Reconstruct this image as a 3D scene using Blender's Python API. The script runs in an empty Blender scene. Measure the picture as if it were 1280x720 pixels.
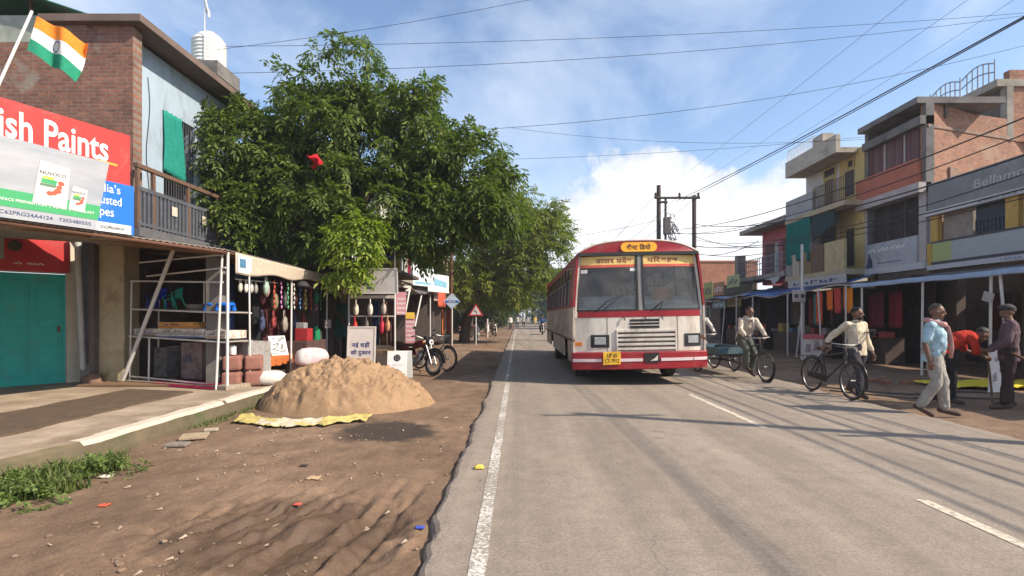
import bpy, bmesh, math, random
import numpy as np
from math import sin, cos, pi, radians as R, sqrt, atan2
from mathutils import Vector as V, Matrix, noise as NZ
random.seed(11); rng = np.random.default_rng(11)
S = bpy.context.scene; C = S.collection
VPX, VPY, F, EYE = 648., 396., 640., 1.5
def at(px, py, Y): return V(((px-VPX)/F*Y, Y, EYE-(py-VPY)/F*Y))      # a point of the place at depth Y
def gnd(px, py, z=0.):
    Y = (EYE-z)*F/(py-VPY); return V(((px-VPX)/F*Y, Y, z))
def nz(x, y, z=0., s=1.): return NZ.noise(V((x*s, y*s, z*s)))
def fbm(x, y, z=0., s=1., o=4):
    a, t = 1., 0.
    for _ in range(o):
        t += a*NZ.noise(V((x*s, y*s, z*s+7.3*_))); a *= .5; s *= 2.1
    return t
# ------------------------------------------------------------------ materials
class NT:
    def __init__(s, m):
        s.m = m; m.use_nodes = True; s.t = m.node_tree; s.n = s.t.nodes; s.l = s.t.links
        s.b = s.n.get('Principled BSDF'); s.o = s.n.get('Material Output')
    def new(s, k, **kw):
        n = s.n.new(k)
        for a, v in kw.items(): setattr(n, a, v)
        return n
    def link(s, a, b): s.l.new(a, b)
    def coord(s, kind='Object'):
        return s.new('ShaderNodeTexCoord').outputs[kind]
    def noise(s, vec, sc, det=4, rough=.6, dist=0):
        n = s.new('ShaderNodeTexNoise'); n.inputs['Scale'].default_value = sc; n.inputs['Detail'].default_value = det
        n.inputs['Roughness'].default_value = rough; n.inputs['Distortion'].default_value = dist
        s.link(vec, n.inputs['Vector']); return n.outputs['Fac']
    def ramp(s, fac, stops):
        r = s.new('ShaderNodeValToRGB'); e = r.color_ramp.elements
        while len(e) < len(stops): e.new(.5)
        for k, (p, c) in zip(e, stops):
            k.position = p; k.color = (*c[:3], 1) if not isinstance(c, (int, float)) else (c, c, c, 1)
        s.link(fac, r.inputs[0]); return r.outputs[0]
    def mix(s, fac, a, b, mode='MIX'):
        n = s.new('ShaderNodeMix', data_type='RGBA', blend_type=mode)
        for i, x in ((0, fac), (6, a), (7, b)):
            if isinstance(x, (int, float)): n.inputs[i].default_value = x
            elif isinstance(x, tuple): n.inputs[i].default_value = (*x[:3], 1)
            else: s.link(x, n.inputs[i])
        return n.outputs[2]
    def bump(s, h, strength=.3, dist=.02):
        n = s.new('ShaderNodeBump'); n.inputs['Strength'].default_value = strength; n.inputs['Distance'].default_value = dist
        s.link(h, n.inputs['Height']); s.link(n.outputs[0], s.b.inputs['Normal']); return n
    def scale(s, vec, x, y, z):
        n = s.new('ShaderNodeMapping'); n.inputs['Scale'].default_value = (x, y, z); s.link(vec, n.inputs[0]); return n.outputs[0]
_mc = {}
def mat(name, col, rough=.8, var=.2, sc=5., bump=.0, bsc=60., metal=0., stain=None, spec=.35, str_=None):
    """painted / worn surface: base colour, uneven tone, optional stain (colour, scale, lo, hi), optional bump"""
    if name in _mc: return _mc[name]
    m = bpy.data.materials.new(name); t = NT(m); co = t.coord()
    if str_: co2 = t.scale(co, *str_)
    else: co2 = co
    n = t.noise(co2, sc, 5, .65)
    c = t.mix(1., tuple(col), t.ramp(n, [(.25, 1-var), (.75, 1+var*.8)]), 'MULTIPLY')
    if stain:
        sn = t.noise(co2, stain[1], 6, .7, .4)
        c = t.mix(t.ramp(sn, [(stain[2], 0.), (stain[3], 1.)]), c, tuple(stain[0]))
    t.link(c, t.b.inputs['Base Color'])
    t.b.inputs['Roughness'].default_value = rough; t.b.inputs['Metallic'].default_value = metal
    t.b.inputs['Specular IOR Level'].default_value = spec
    if bump: t.bump(t.noise(co, bsc, 5, .7), bump, .01)
    _mc[name] = m; return m
DIRT = (.16, .12, .085)
def paint(name, col, rough=.6, dirt=.5, **k):
    return mat(name, col, rough, .14, 3., stain=(tuple(.45*c+.55*d for c, d in zip(col, DIRT)), 2.2, .62-.16*dirt, .85), bump=.12, bsc=35, **k)
def cloth(name, col, rough=.95): return mat(name, col, rough, .22, 14., bump=.35, bsc=30., spec=.15)
def metal(name, col, rough=.45): return mat(name, col, rough, .25, 9., metal=.6, bump=.08, stain=((.16, .08, .045), 6., .6, .75))
def brick(name, direction, c1=(.36, .15, .085), c2=(.27, .105, .06), mortar=(.25, .19, .15), row=.085, w=.24, plaster=None):
    if name in _mc: return _mc[name]
    m = bpy.data.materials.new(name); t = NT(m); co = t.coord()
    d = t.new('ShaderNodeVectorMath', operation='DOT_PRODUCT'); d.inputs[1].default_value = (*direction, 0); t.link(co, d.inputs[0])
    sx = t.new('ShaderNodeSeparateXYZ'); t.link(co, sx.inputs[0])
    cb = t.new('ShaderNodeCombineXYZ'); t.link(d.outputs['Value'], cb.inputs[0]); t.link(sx.outputs[2], cb.inputs[1])
    wob = t.new('ShaderNodeTexNoise'); wob.inputs['Scale'].default_value = 5; t.link(cb.outputs[0], wob.inputs['Vector'])
    va = t.new('ShaderNodeVectorMath', operation='MULTIPLY_ADD'); va.inputs[1].default_value = (.03, .022, 0)
    t.link(wob.outputs['Color'], va.inputs[0]); t.link(cb.outputs[0], va.inputs[2])
    b = t.new('ShaderNodeTexBrick'); t.link(va.outputs[0], b.inputs['Vector'])
    b.inputs['Scale'].default_value = 1; b.inputs['Brick Width'].default_value = w; b.inputs['Row Height'].default_value = row
    b.inputs['Mortar Size'].default_value = .011; b.inputs['Color1'].default_value = (*c1, 1); b.inputs['Color2'].default_value = (*c2, 1)
    b.inputs['Mortar'].default_value = (*mortar, 1); b.inputs['Bias'].default_value = -.1
    n = t.noise(co, 1.1, 6, .7); n2 = t.noise(co, 14, 4, .7)
    c = t.mix(1., b.outputs['Color'], t.ramp(n, [(.3, .6), (.7, 1.3)]), 'MULTIPLY')
    c = t.mix(1., c, t.ramp(n2, [(.3, .75), (.7, 1.25)]), 'MULTIPLY')
    if plaster: c = t.mix(t.ramp(t.noise(co, .8, 6, .6), [(.6, 0.), (.66, 1.)]), c, plaster)
    t.link(c, t.b.inputs['Base Color']); t.b.inputs['Roughness'].default_value = .92
    h = t.mix(.5, b.outputs['Fac'], n2); inv = t.new('ShaderNodeInvert'); t.link(h, inv.inputs[1]); t.bump(inv.outputs[0], .9, .02)
    _mc[name] = m; return m
def leafmat(name, c1, c2, trans=.35, rough=.5):
    m = bpy.data.materials.new(name); t = NT(m)
    g = t.new('ShaderNodeNewGeometry'); r = g.outputs['Random Per Island']
    big = t.noise(t.coord(), .55, 3)
    mid = t.mix(.35, r, big)
    c = t.ramp(mid, [(.2, c1), (.8, c2)])
    t.link(c, t.b.inputs['Base Color']); t.b.inputs['Roughness'].default_value = rough
    t.b.inputs['Specular IOR Level'].default_value = .35
    tr = t.new('ShaderNodeBsdfTranslucent'); t.link(t.mix(1., c, (1.1, 1.5, .45), 'MULTIPLY'), tr.inputs[0])
    mx = t.new('ShaderNodeMixShader'); mx.inputs[0].default_value = trans
    t.link(t.b.outputs[0], mx.inputs[1]); t.link(tr.outputs[0], mx.inputs[2]); t.link(mx.outputs[0], t.o.inputs[0])
    return m
def glassmat(name, tint=(.55, .6, .62), refl=.12, dust=.06):
    m = bpy.data.materials.new(name); t = NT(m)
    tp = t.new('ShaderNodeBsdfTransparent'); tp.inputs[0].default_value = (*tint, 1)
    gl = t.new('ShaderNodeBsdfGlossy'); gl.inputs['Roughness'].default_value = .04
    df = t.new('ShaderNodeBsdfDiffuse'); df.inputs[0].default_value = (.45, .42, .37, 1)
    fr = t.new('ShaderNodeLayerWeight'); fr.inputs[0].default_value = refl+.12
    m1 = t.new('ShaderNodeMixShader'); t.link(fr.outputs['Fresnel'], m1.inputs[0]); t.link(tp.outputs[0], m1.inputs[1]); t.link(gl.outputs[0], m1.inputs[2])
    m2 = t.new('ShaderNodeMixShader'); t.link(t.ramp(t.noise(t.coord(), 3, 5), [(.3, dust*.3), (.8, dust*2)]), m2.inputs[0])
    t.link(m1.outputs[0], m2.inputs[1]); t.link(df.outputs[0], m2.inputs[2]); t.link(m2.outputs[0], t.o.inputs[0]); return m
# ------------------------------------------------------------------ objects
ROOT = {}
def tag(o, label=None, cat=None, group=None, kind=None):
    for k, v in (('label', label), ('category', cat), ('group', group), ('kind', kind)):
        if v: o[k] = v
    return o
def thing(name, label, cat, loc=(0, 0, 0), rz=0., group=None):
    o = bpy.data.objects.new(name, None); C.objects.link(o); o.empty_display_size = .2
    o.location = loc; o.rotation_euler = (0, 0, rz)
    ROOT[o.name] = Matrix.Translation(V(loc)) @ Matrix.Rotation(rz, 4, 'Z')
    return tag(o, label, cat, group)
def link(name, me, parent=None, m=None):
    o = bpy.data.objects.new(name, me); C.objects.link(o)
    if m is not None and not me.materials: me.materials.append(m)
    if parent is not None: o.parent = parent
    r = parent
    while r is not None and r.parent is not None: r = r.parent
    ROOT[o.name] = ROOT.get(r.name, Matrix()) if r is not None else Matrix()
    return o
def kids(o): return [c for c in S.objects if c.parent == o]
def copy_tree(o, loc=None, rz=None, label=None, parent=None, group=None):
    c = o.copy(); C.objects.link(c)
    if parent is not None: c.parent = parent
    if loc is not None: c.location = loc
    if rz is not None: c.rotation_euler = (0, 0, rz)
    if label: c['label'] = label
    if group: c['group'] = group
    for ch in kids(o): copy_tree(ch, parent=c)
    return c
class Fr:
    """a frame on a wall: a along u, b up v, c out along n"""
    def __init__(s, O, u, v=(0, 0, 1), n=None):
        s.O, s.u, s.v = V(O), V(u).normalized(), V(v).normalized(); s.n = V(n).normalized() if n else s.u.cross(s.v).normalized()
    def P(s, a, b, c=0.): return s.O+s.u*a+s.v*b+s.n*c
    def M(s): return Matrix(((s.u.x, s.v.x, s.n.x, s.O.x), (s.u.y, s.v.y, s.n.y, s.O.y), (s.u.z, s.v.z, s.n.z, s.O.z), (0, 0, 0, 1)))
class MB:
    def __init__(s): s.v, s.f, s.mi, s.cur = [], [], [], 0
    def add(s, vs, fs):
        o = len(s.v); s.v += [V(p) for p in vs]; s.f += [[o+i for i in f] for f in fs]; s.mi += [s.cur]*len(fs); return s
    def hexa(s, p):   # 4 bottom ccw from above, 4 top
        return s.add(p, [(3, 2, 1, 0), (4, 5, 6, 7), (0, 1, 5, 4), (1, 2, 6, 5), (2, 3, 7, 6), (3, 0, 4, 7)])
    def box(s, x0, x1, y0, y1, z0, z1):
        return s.hexa([(x0, y0, z0), (x1, y0, z0), (x1, y1, z0), (x0, y1, z0), (x0, y0, z1), (x1, y0, z1), (x1, y1, z1), (x0, y1, z1)])
    def fbox(s, F, a0, a1, b0, b1, c0, c1):
        return s.hexa([F.P(a0, b0, c1), F.P(a1, b0, c1), F.P(a1, b0, c0), F.P(a0, b0, c0), F.P(a0, b1, c1), F.P(a1, b1, c1), F.P(a1, b1, c0), F.P(a0, b1, c0)])
    def rbox(s, c, size, rot=None):
        h = V(size)/2; M3 = rot or Matrix.Identity(3); c = V(c)
        return s.hexa([c+M3 @ V((x*h.x, y*h.y, z*h.z)) for z in (-1, 1) for x, y in ((-1, -1), (1, -1), (1, 1), (-1, 1))])
    def prism(s, F, pts, c0, c1):
        n = len(pts)
        return s.add([F.P(a, b, c0) for a, b in pts]+[F.P(a, b, c1) for a, b in pts],
                     [list(range(n))[::-1], list(range(n, 2*n))]+[(i, (i+1) % n, n+(i+1) % n, n+i) for i in range(n)])
    def tube(s, p0, p1, r0, r1=None, n=8): return s.path([p0, p1], [r0, r0 if r1 is None else r1], n)
    def path(s, pts, r, n=8, closed=False, ref=None, flat=1.):
        pts = [V(p) for p in pts]; k = len(pts)
        r = r if isinstance(r, (list, tuple)) else [r]*k
        vs, fs, up = [], [], None
        for i, p in enumerate(pts):
            if closed: d = pts[(i+1) % k]-pts[i-1]
            else: d = pts[min(i+1, k-1)]-pts[max(i-1, 0)]
            if d.length < 1e-9: d = V((0, 0, 1))
            d.normalize()
            if up is None:
                up = V(ref) if ref else (V((0, 0, 1)) if abs(d.z) < .9 else V((1, 0, 0)))
            a = up-d*up.dot(d)
            if a.length < 1e-6: a = d.orthogonal()
            a.normalize(); b = d.cross(a); up = a
            for j in range(n):
                t = 2*pi*j/n; vs.append(p+a*(cos(t)*r[i]*flat)+b*(sin(t)*r[i]))
        for i in range(k if closed else k-1):
            for j in range(n):
                i2 = (i+1) % k
                fs.append((i*n+j, i*n+(j+1) % n, i2*n+(j+1) % n, i2*n+j))
        if not closed: fs += [list(range(n))[::-1], [(k-1)*n+j for j in range(n)]]
        return s.add(vs, fs)
    def torus(s, c, ax, Rr, r, n=32, m=8, a0=0., a1=2*pi, flat=1., start=None):
        ax = V(ax).normalized(); a = (V(start) if start else ax.orthogonal()); a = (a-ax*a.dot(ax)).normalized(); b = ax.cross(a); c = V(c)
        full = abs(a1-a0-2*pi) < 1e-6
        pts = [c+(a*cos(a0+(a1-a0)*i/n)+b*sin(a0+(a1-a0)*i/n))*Rr for i in range(n if full else n+1)]
        return s.path(pts, r, m, closed=full, ref=ax, flat=flat)
    def lathe(s, prof, c=(0, 0, 0), ax=(0, 0, 1), n=20):
        ax = V(ax).normalized(); a = ax.orthogonal().normalized(); b = ax.cross(a); c = V(c); k = len(prof)
        vs = [c+ax*z+(a*cos(2*pi*j/n)+b*sin(2*pi*j/n))*r for r, z in prof for j in range(n)]
        fs = [(i*n+j, i*n+(j+1) % n, (i+1)*n+(j+1) % n, (i+1)*n+j) for i in range(k-1) for j in range(n)]
        fs += [list(range(n))[::-1], [(k-1)*n+j for j in range(n)]]
        return s.add(vs, fs)
    def ell(s, c, rad, rot=None, nu=14, nv=9, keep=None, jit=0.):
        M3 = rot or Matrix.Identity(3); c = V(c); vs, fs, ks = [], [], []
        for i in range(nv+1):
            th = pi*i/nv
            for j in range(nu):
                ph = 2*pi*j/nu; p = V((sin(th)*cos(ph), sin(th)*sin(ph), cos(th)))
                ks.append(keep(p) if keep else True); q = 1+jit*NZ.noise(p*7+c*3)
                vs.append(c+M3 @ V((p.x*rad[0]*q, p.y*rad[1]*q, p.z*rad[2]*q)))
        for i in range(nv):
            for j in range(nu):
                q = (i*nu+j, (i+1)*nu+j, (i+1)*nu+(j+1) % nu, i*nu+(j+1) % nu)
                if all(ks[x] for x in q): fs.append(q)
        return s.add(vs, fs)
    def loft(s, rings):   # rings: lists of equal-count points, capped
        n = len(rings[0]); k = len(rings); fs = []
        for i in range(k-1):
            for j in range(n): fs.append((i*n+j, i*n+(j+1) % n, (i+1)*n+(j+1) % n, (i+1)*n+j))
        fs += [list(range(n))[::-1], [(k-1)*n+j for j in range(n)]]
        return s.add([p for r in rings for p in r], fs)
    def grid(s, fn, nu, nv, thick=None):
        vs = [fn(i/nu, j/nv) for j in range(nv+1) for i in range(nu+1)]; W = nu+1
        fs = [(j*W+i, j*W+i+1, (j+1)*W+i+1, (j+1)*W+i) for j in range(nv) for i in range(nu)]
        if thick:
            t = V(thick); n = len(vs); vs = [V(p) for p in vs]; vs += [p-t for p in vs]
            fs += [tuple(n+i for i in f[::-1]) for f in fs]
            rim = [i for i in range(W)]+[j*W+nu for j in range(1, nv+1)]+[nv*W+i for i in range(nu-1, -1, -1)]+[j*W for j in range(nv-1, 0, -1)]
            for a, b in zip(rim, rim[1:]+rim[:1]): fs.append((b, a, n+a, n+b))
        return s.add(vs, fs)
    def mesh(s, name, mats, smooth=False):
        me = bpy.data.meshes.new(name); me.from_pydata([tuple(p) for p in s.v], [], s.f)
        mats = mats if isinstance(mats, (list, tuple)) else [mats]
        for m in mats: me.materials.append(m)
        if len(mats) > 1: me.polygons.foreach_set('material_index', s.mi)
        if smooth: me.polygons.foreach_set('use_smooth', [True]*len(s.f))
        me.update(); return me
    def build(s, name, mats, parent=None, world=False, smooth=False, bevel=0., seg=2):
        r = parent
        while r is not None and r.parent is not None: r = r.parent
        if world and r is not None:
            Mi = ROOT[r.name].inverted(); s.v = [Mi @ p for p in s.v]
        me = s.mesh(name, mats, smooth); o = link(name, me, parent)
        if smooth == 'auto':
            me.set_sharp_from_angle(angle=R(40))
        if bevel:
            b = o.modifiers.new('b', 'BEVEL'); b.width = bevel; b.segments = seg; b.limit_method = 'ANGLE'; b.angle_limit = R(40)
        return o
def tubes(name, m, parent, segs, r=.02, n=6, world=False, **k):
    b = MB()
    for sg in segs: b.path(sg, r, n)
    return b.build(name, m, parent, world=world, smooth='auto', **k)
_tc = {}
def textmesh(body, bold=0., extrude=.002):
    c = bpy.data.curves.new('lettering', 'FONT'); c.body = body; c.size = 1; c.offset = bold; c.extrude = extrude; c.resolution_u = 3
    o = bpy.data.objects.new('lettering', c); C.objects.link(o); dg = bpy.context.evaluated_depsgraph_get()
    me = bpy.data.meshes.new_from_object(o.evaluated_get(dg)); bpy.data.objects.remove(o); bpy.data.curves.remove(c)
    vs = np.zeros(len(me.vertices)*3); me.vertices.foreach_get('co', vs); vs = vs.reshape(-1, 3)
    fs = [list(p.vertices) for p in me.polygons]; bpy.data.meshes.remove(me); return vs, fs
def cluster(words, bold=0.):
    """Devanagari words, each a list of glyph clusters; 'half:' keeps the left of a letter without its stem"""
    VS, FS, x, off = [], [], 0., 0
    for w in words:
        for g in w:
            cut = g.startswith('half:'); ra = g.startswith('ra:'); g = g.split(':')[-1]
            vs, fs = textmesh(g, bold)
            x0, x1 = vs[:, 0].min(), vs[:, 0].max(); vs = vs.copy(); vs[:, 0] -= x0; wd = x1-x0
            if cut:
                wd *= .66; vs[:, 0] = np.minimum(vs[:, 0], wd)
            if ra:
                q = np.array([[.16*wd, -.02, 0], [.46*wd, .18, 0], [.52*wd, .12, 0], [.22*wd, -.08, 0]]); q[:, 2] = .003
                fs = fs+[[len(vs)+i for i in (3, 2, 1, 0)]]; vs = np.vstack([vs, q])
            vs[:, 0] += x; VS.append(vs); FS += [[i+off for i in f] for f in fs]; off += len(vs); x += wd-.012
        x += .28
    return np.vstack(VS), FS
def lettering(tm, F, a0, a1, b0, b1, m, parent, c=.004, world=True, name='lettering', shear=0.):
    """fit text into the rectangle a0..a1, b0..b1 of frame F, c in front of it"""
    if isinstance(tm, str) and tm[0] == '~':          # writing too blurred to read: broken strokes only
        b = MB(); k = len(tm)-1; w = (a1-a0)/k
        for i, ch in enumerate(tm[1:]):
            if ch == ' ': continue
            q = (i*7 % 5)/5.; h = (b1-b0)*(.7+.3*q); x = a0+i*w
            b.fbox(F, x+.1*w, x+.3*w, b0, b0+h, c-.002, c+.0003*(i % 3)); b.fbox(F, x+.3*w, x+.8*w, b0+h*(.15+.6*q), b0+h*(.4+.6*q), c-.002, c+.0004)
            if i % 2: b.fbox(F, x+.62*w, x+.82*w, b0, b0+h*.7, c-.002, c+.0006)
        return b.build(name, m, parent, world=world)
    vs, fs = textmesh(tm) if isinstance(tm, str) else tm
    mn, mx = vs.min(0), vs.max(0); sx = (a1-a0)/(mx[0]-mn[0]); sy = (b1-b0)/(mx[1]-mn[1])
    b = MB(); b.add([F.P(a0+(p[0]-mn[0])*sx+shear*(p[1]-mn[1])*sy, b0+(p[1]-mn[1])*sy, c+p[2]*min(1, 1)) for p in vs], fs)
    return b.build(name, m, parent, world=world)
EXPOSURE = .68
# ------------------------------------------------------------------ materials used in many places
MATS = {}
MATS.update(skin=mat('skin', (.16, .075, .042), .55, .1, 20, spec=.4), skin2=mat('skin_dark', (.165, .085, .054), .55, .1, 20, spec=.4), eye=mat('eye', (.12, .1, .09), .2, .1),
    hair=mat('hair_black', (.012, .010, .009), .6, .3, 60, bump=.6, bsc=120), bald=mat('hair_grey_stubble', (.07, .055, .048), .8, .3, 60),
    bikeblack=mat('black_paint', (.018, .018, .02), .35, .3, 12, stain=((.12, .09, .06), 9, .55, .8)), chrome=mat('worn_chrome', (.22, .215, .21), .42, .2, 20, metal=.9, stain=((.2, .13, .08), 14, .55, .8)),
    rubber=mat('rubber', (.028, .026, .025), .85, .3, 12, stain=((.14, .11, .08), 7, .45, .8)), saddle=mat('saddle_vinyl', (.05, .028, .02), .5, .3), engine=mat('engine_alloy', (.22, .21, .20), .5, .3, 15, metal=.5),
    bikered=mat('maroon_paint', (.11, .010, .014), .25, .15), bikeblue=mat('dark_blue_paint', (.02, .03, .09), .25, .15), lamp=mat('lamp_glass', (.6, .6, .58), .1, .1), redlamp=mat('red_lens', (.4, .02, .02), .2), amber=mat('amber_lens', (.65, .2, .03), .25))
WHITE, GREYP = paint('white_enamel', (.66, .64, .60)), paint('grey_enamel', (.32, .32, .32))
CONC = mat('concrete', (.30, .27, .225), .92, .25, 1.6, .5, 45, stain=((.17, .145, .115), 1.1, .5, .7))
CONCD = mat('old_dark_concrete', (.17, .16, .15), .92, .3, 1.6, .4, 45, stain=((.07, .065, .06), 1.3, .5, .7))
PLASTER = mat('old_plaster', (.42, .35, .22), .92, .2, 1.5, .4, 30, stain=((.24, .18, .10), 2., .5, .72))
PIPE = paint('whitish_pipe', (.58, .55, .52), .5)
WOOD = mat('old_wood', (.19, .115, .065), .85, .3, 4, .3, 40, str_=(1, 8, 8))
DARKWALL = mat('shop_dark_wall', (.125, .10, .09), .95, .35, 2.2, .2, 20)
BLACKT = mat('black_print', (.03, .03, .035), .7, .1); NAVYT = mat('navy_print', (.03, .045, .14), .7, .1); WHITET = mat('white_print', (.78, .77, .75), .6, .06)
RUST = metal('rusty_iron', (.17, .085, .055), .7)
TIN = metal('tin_sheet', (.33, .27, .23), .55)
# ------------------------------------------------------------------ people
def remesh(b, vox, smooth=2, wrinkle=0., wsc=9., seed=0.):
    me = b.mesh('tmp', [MATS['skin']]); o = bpy.data.objects.new('tmp', me); C.objects.link(o)
    md = o.modifiers.new('r', 'REMESH'); md.mode = 'VOXEL'; md.voxel_size = vox; md.use_smooth_shade = True
    if smooth: sm = o.modifiers.new('s', 'SMOOTH'); sm.factor = .5; sm.iterations = smooth
    dg = bpy.context.evaluated_depsgraph_get()
    out = bpy.data.meshes.new_from_object(o.evaluated_get(dg)); bpy.data.objects.remove(o); bpy.data.meshes.remove(me)
    out.materials.clear()
    if wrinkle:
        n = len(out.vertices); no = np.zeros(n*3); out.vertices.foreach_get('normal', no); co = np.zeros(n*3); out.vertices.foreach_get('co', co)
        co = co.reshape(-1, 3); no = no.reshape(-1, 3)
        d = np.array([NZ.noise(V((p[0]*wsc*1.3, p[1]*wsc*1.3, p[2]*wsc*.75+seed)))+.5*NZ.noise(V((p[0]*wsc*3, p[1]*wsc*3, p[2]*wsc*1.6+seed))) for p in co])
        co += no*(d*wrinkle)[:, None]; out.vertices.foreach_set('co', co.reshape(-1)); out.update()
    out.polygons.foreach_set('use_smooth', [True]*len(out.polygons))
    return out
def cap(b, p, q, r0, r1, n=12):
    """closed tapered limb with rounded ends"""
    p, q = V(p), V(q); d = q-p; L = d.length
    if L < 1e-6: return
    d /= L; pts, rs = [], []
    for t in (1., .85, .5, 0.): pts.append(p-d*r0*sin(t*pi/2)*.98); rs.append(max(r0*cos(t*pi/2), r0*.08))
    for t in (0., .5, .85, 1.): pts.append(q+d*r1*sin(t*pi/2)*.98); rs.append(max(r1*cos(t*pi/2), r1*.08))
    b.path(pts, rs, n)
def torso(b, spine, side, grow=0., n=18, lo=0., hi=1.):
    """spine: (centre, half width, half depth); side: the person's left"""
    rings = []; k = len(spine)
    for i, (c, rx, ry) in enumerate(spine):
        c = V(c); d = V(spine[min(i+1, k-1)][0])-V(spine[max(i-1, 0)][0]); d.normalize()
        s = (side-d*side.dot(d)).normalized(); f = d.cross(s)
        rings.append([c+s*((rx+grow)*abs(cos(2*pi*j/n))**.8*(1 if cos(2*pi*j/n) > 0 else -1))+f*((ry+grow)*abs(sin(2*pi*j/n))**.85*(1 if sin(2*pi*j/n) > 0 else -1)) for j in range(n)])
    b.loft(rings)
POSE = dict(pelvis=(0, 0, .90), waist=(0, .0, 1.04), chest=(0, .01, 1.22), top=(0, .015, 1.36), neck=(0, .01, 1.42), head=(0, -.02, 1.56),
    Rh=(-.09, 0, .88), Rk=(-.10, -.02, .48), Ra=(-.10, .02, .08), Lh=(.09, 0, .88), Lk=(.10, -.02, .48), La=(.10, .02, .08), Rt=None, Lt=None,
    Rs=(-.175, .015, 1.355), Re=(-.225, .03, 1.08), Rw=(-.235, -.05, .83), Ls=(.175, .015, 1.355), Le=(.225, .03, 1.08), Lw=(.235, -.05, .83),
    yaw=0., pitch=0., curl=.5, Rp=None, Lp=None, belly=0.)
def person(label, loc, rz, pose, look, group=None, hs=1., lowres=False):
    J = dict(POSE); J.update(pose)
    for k, v in J.items():
        if isinstance(v, tuple): J[k] = V(v)*hs
    t = thing('person', label, 'person', loc, rz, group)
    side = V((1, 0, 0)); vox = .0085 if not lowres else .02
    sp = [(J['pelvis']-V((0, 0, .07)), .12, .08), (J['pelvis'], .155, .105), (J['waist'], .14, .10+J['belly']), (J['chest'], .158, .112+J['belly']*.5), (J['top'], .142, .085), (J['top'].lerp(J['neck'], .5), .10, .066), (J['neck'], .055, .055)]
    b = MB(); torso(b, sp, side)
    cap(b, J['neck']-V((0, 0, .03)), J['head']-V((0, 0, .05)), .058, .05)
    Rm = Matrix.Rotation(J['yaw'], 3, 'Z') @ Matrix.Rotation(J['pitch'], 3, 'X'); H = J['head']
    hp = lambda x, y, z: H+Rm @ V((x, y, z))
    b.ell(hp(0, .012, .018), (.074, .094, .098), Rm, 18, 12); b.ell(hp(0, -.022, -.045), (.058, .068, .068), Rm, 16, 10)
    cap(b, hp(0, -.088, .012), hp(0, -.104, -.022), .010, .015, 8)                    # nose
    for sx in (-1, 1):
        b.ell(hp(sx*.077, .01, -.008), (.010, .02, .032), Rm, 10, 6)                # ear
        b.ell(hp(sx*.03, -.077, .026), (.026, .012, .010), Rm, 10, 6)               # brow
    b.ell(hp(0, -.086, -.055), (.024, .010, .006), Rm, 10, 6); b.ell(hp(0, -.083, -.067), (.02, .010, .007), Rm, 10, 6); b.ell(hp(0, -.07, -.10), (.025, .022, .018), Rm, 10, 6)
    for q in 'RL':
        sx = -1 if q == 'R' else 1
        s_, e_, w_ = J[q+'s'], J[q+'e'], J[q+'w']
        b.ell(s_, (.050, .048, .048)); cap(b, s_, e_, .046, .038); cap(b, e_, w_, .040, .027)
        d = (w_-e_).normalized(); pd = V(J[q+'p']) if J[q+'p'] else d
        pd = (pd).normalized(); wd = side*sx*-1; th = V((0, -1, 0))                   # hand: direction pd, thumb towards the front
        th = (th-pd*th.dot(pd)); th = th.normalized() if th.length > .2 else V((sx*-1, 0, 0)); nr = pd.cross(th).normalized()
        if nr.dot(V((-sx, 0, 0))) < 0: nr = -nr                                       # palm side
        pc = w_+pd*.05
        b.ell(pc, (.014, .036, .05), Matrix((nr, th, pd)).transposed(), 12, 8)
        cu = J['curl']
        for i, L in enumerate((.066, .076, .071, .055)):
            k0 = w_+pd*.088+th*(.028-.0185*i); d1 = (pd*cos(cu*.8)+nr*sin(cu*.8)); d2 = (pd*cos(cu*1.9)+nr*sin(cu*1.9))
            if not lowres: cap(b, k0-pd*.02, k0+d1*L*.55, .0092, .0085, 8); cap(b, k0+d1*L*.55, k0+d1*L*.55+d2*L*.5, .0085, .007, 8)
        t0 = w_+pd*.03+th*.028; td = (pd*.75+th*.6+nr*.3).normalized()
        cap(b, t0, t0+td*.035, .012, .010, 8); cap(b, t0+td*.035, t0+(td*.035+(pd*.9+nr*.5).normalized()*.03), .010, .0075, 8)
        h_, k_, a_ = J[q+'h'], J[q+'k'], J[q+'a']
        cap(b, h_, k_, .086, .056); cap(b, k_, a_, .058, .038)
        cm = k_.lerp(a_, .3)+V((0, .018, 0)); b.ell(cm, (.05, .052, .11))
        td = V(J[q+'t']) if J[q+'t'] else V((sx*.15, -1, -.18)); td.normalize()
        cap(b, a_+V((0, 0, -.03))-td*.045, a_+td*.15+V((0, 0, -.035)), .038, .03)
    link('body', remesh(b, vox, 1), t, look['skin'])
    # clothes, a little proud of the body
    g = .016; sx_ = lambda q: -1 if q == 'R' else 1; sh = MB(); k = look.get('sleeve', .95)
    hem = look.get('hem', .13); down = (J['pelvis']-J['waist']).normalized()
    sp2 = [(J['pelvis']+down*hem, .163, .118), (J['pelvis'], .163, .115)]+[(c, x, y) for c, x, y in sp[2:6]]+[(J['neck']-V((0, 0, .015)), .058, .055)]
    torso(sh, sp2, side, g)
    for q in 'RL':
        s_, e_, w_ = J[q+'s'], J[q+'e'], J[q+'w']; L1, L2 = (e_-s_).length, (w_-e_).length; tot = k*(L1+L2)
        sh.ell(s_+V((sx_(q)*-.006, 0, -.004)), (.073, .068, .066))
        if tot <= L1: cap(sh, s_+V((sx_(q)*-.01, 0, -.01)), s_.lerp(e_, tot/L1), .060, .066)
        else:
            cap(sh, s_+V((sx_(q)*-.006, 0, -.006)), e_, .066, .058); cap(sh, e_, e_.lerp(w_, (tot-L1)/L2), .058, .046)
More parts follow.
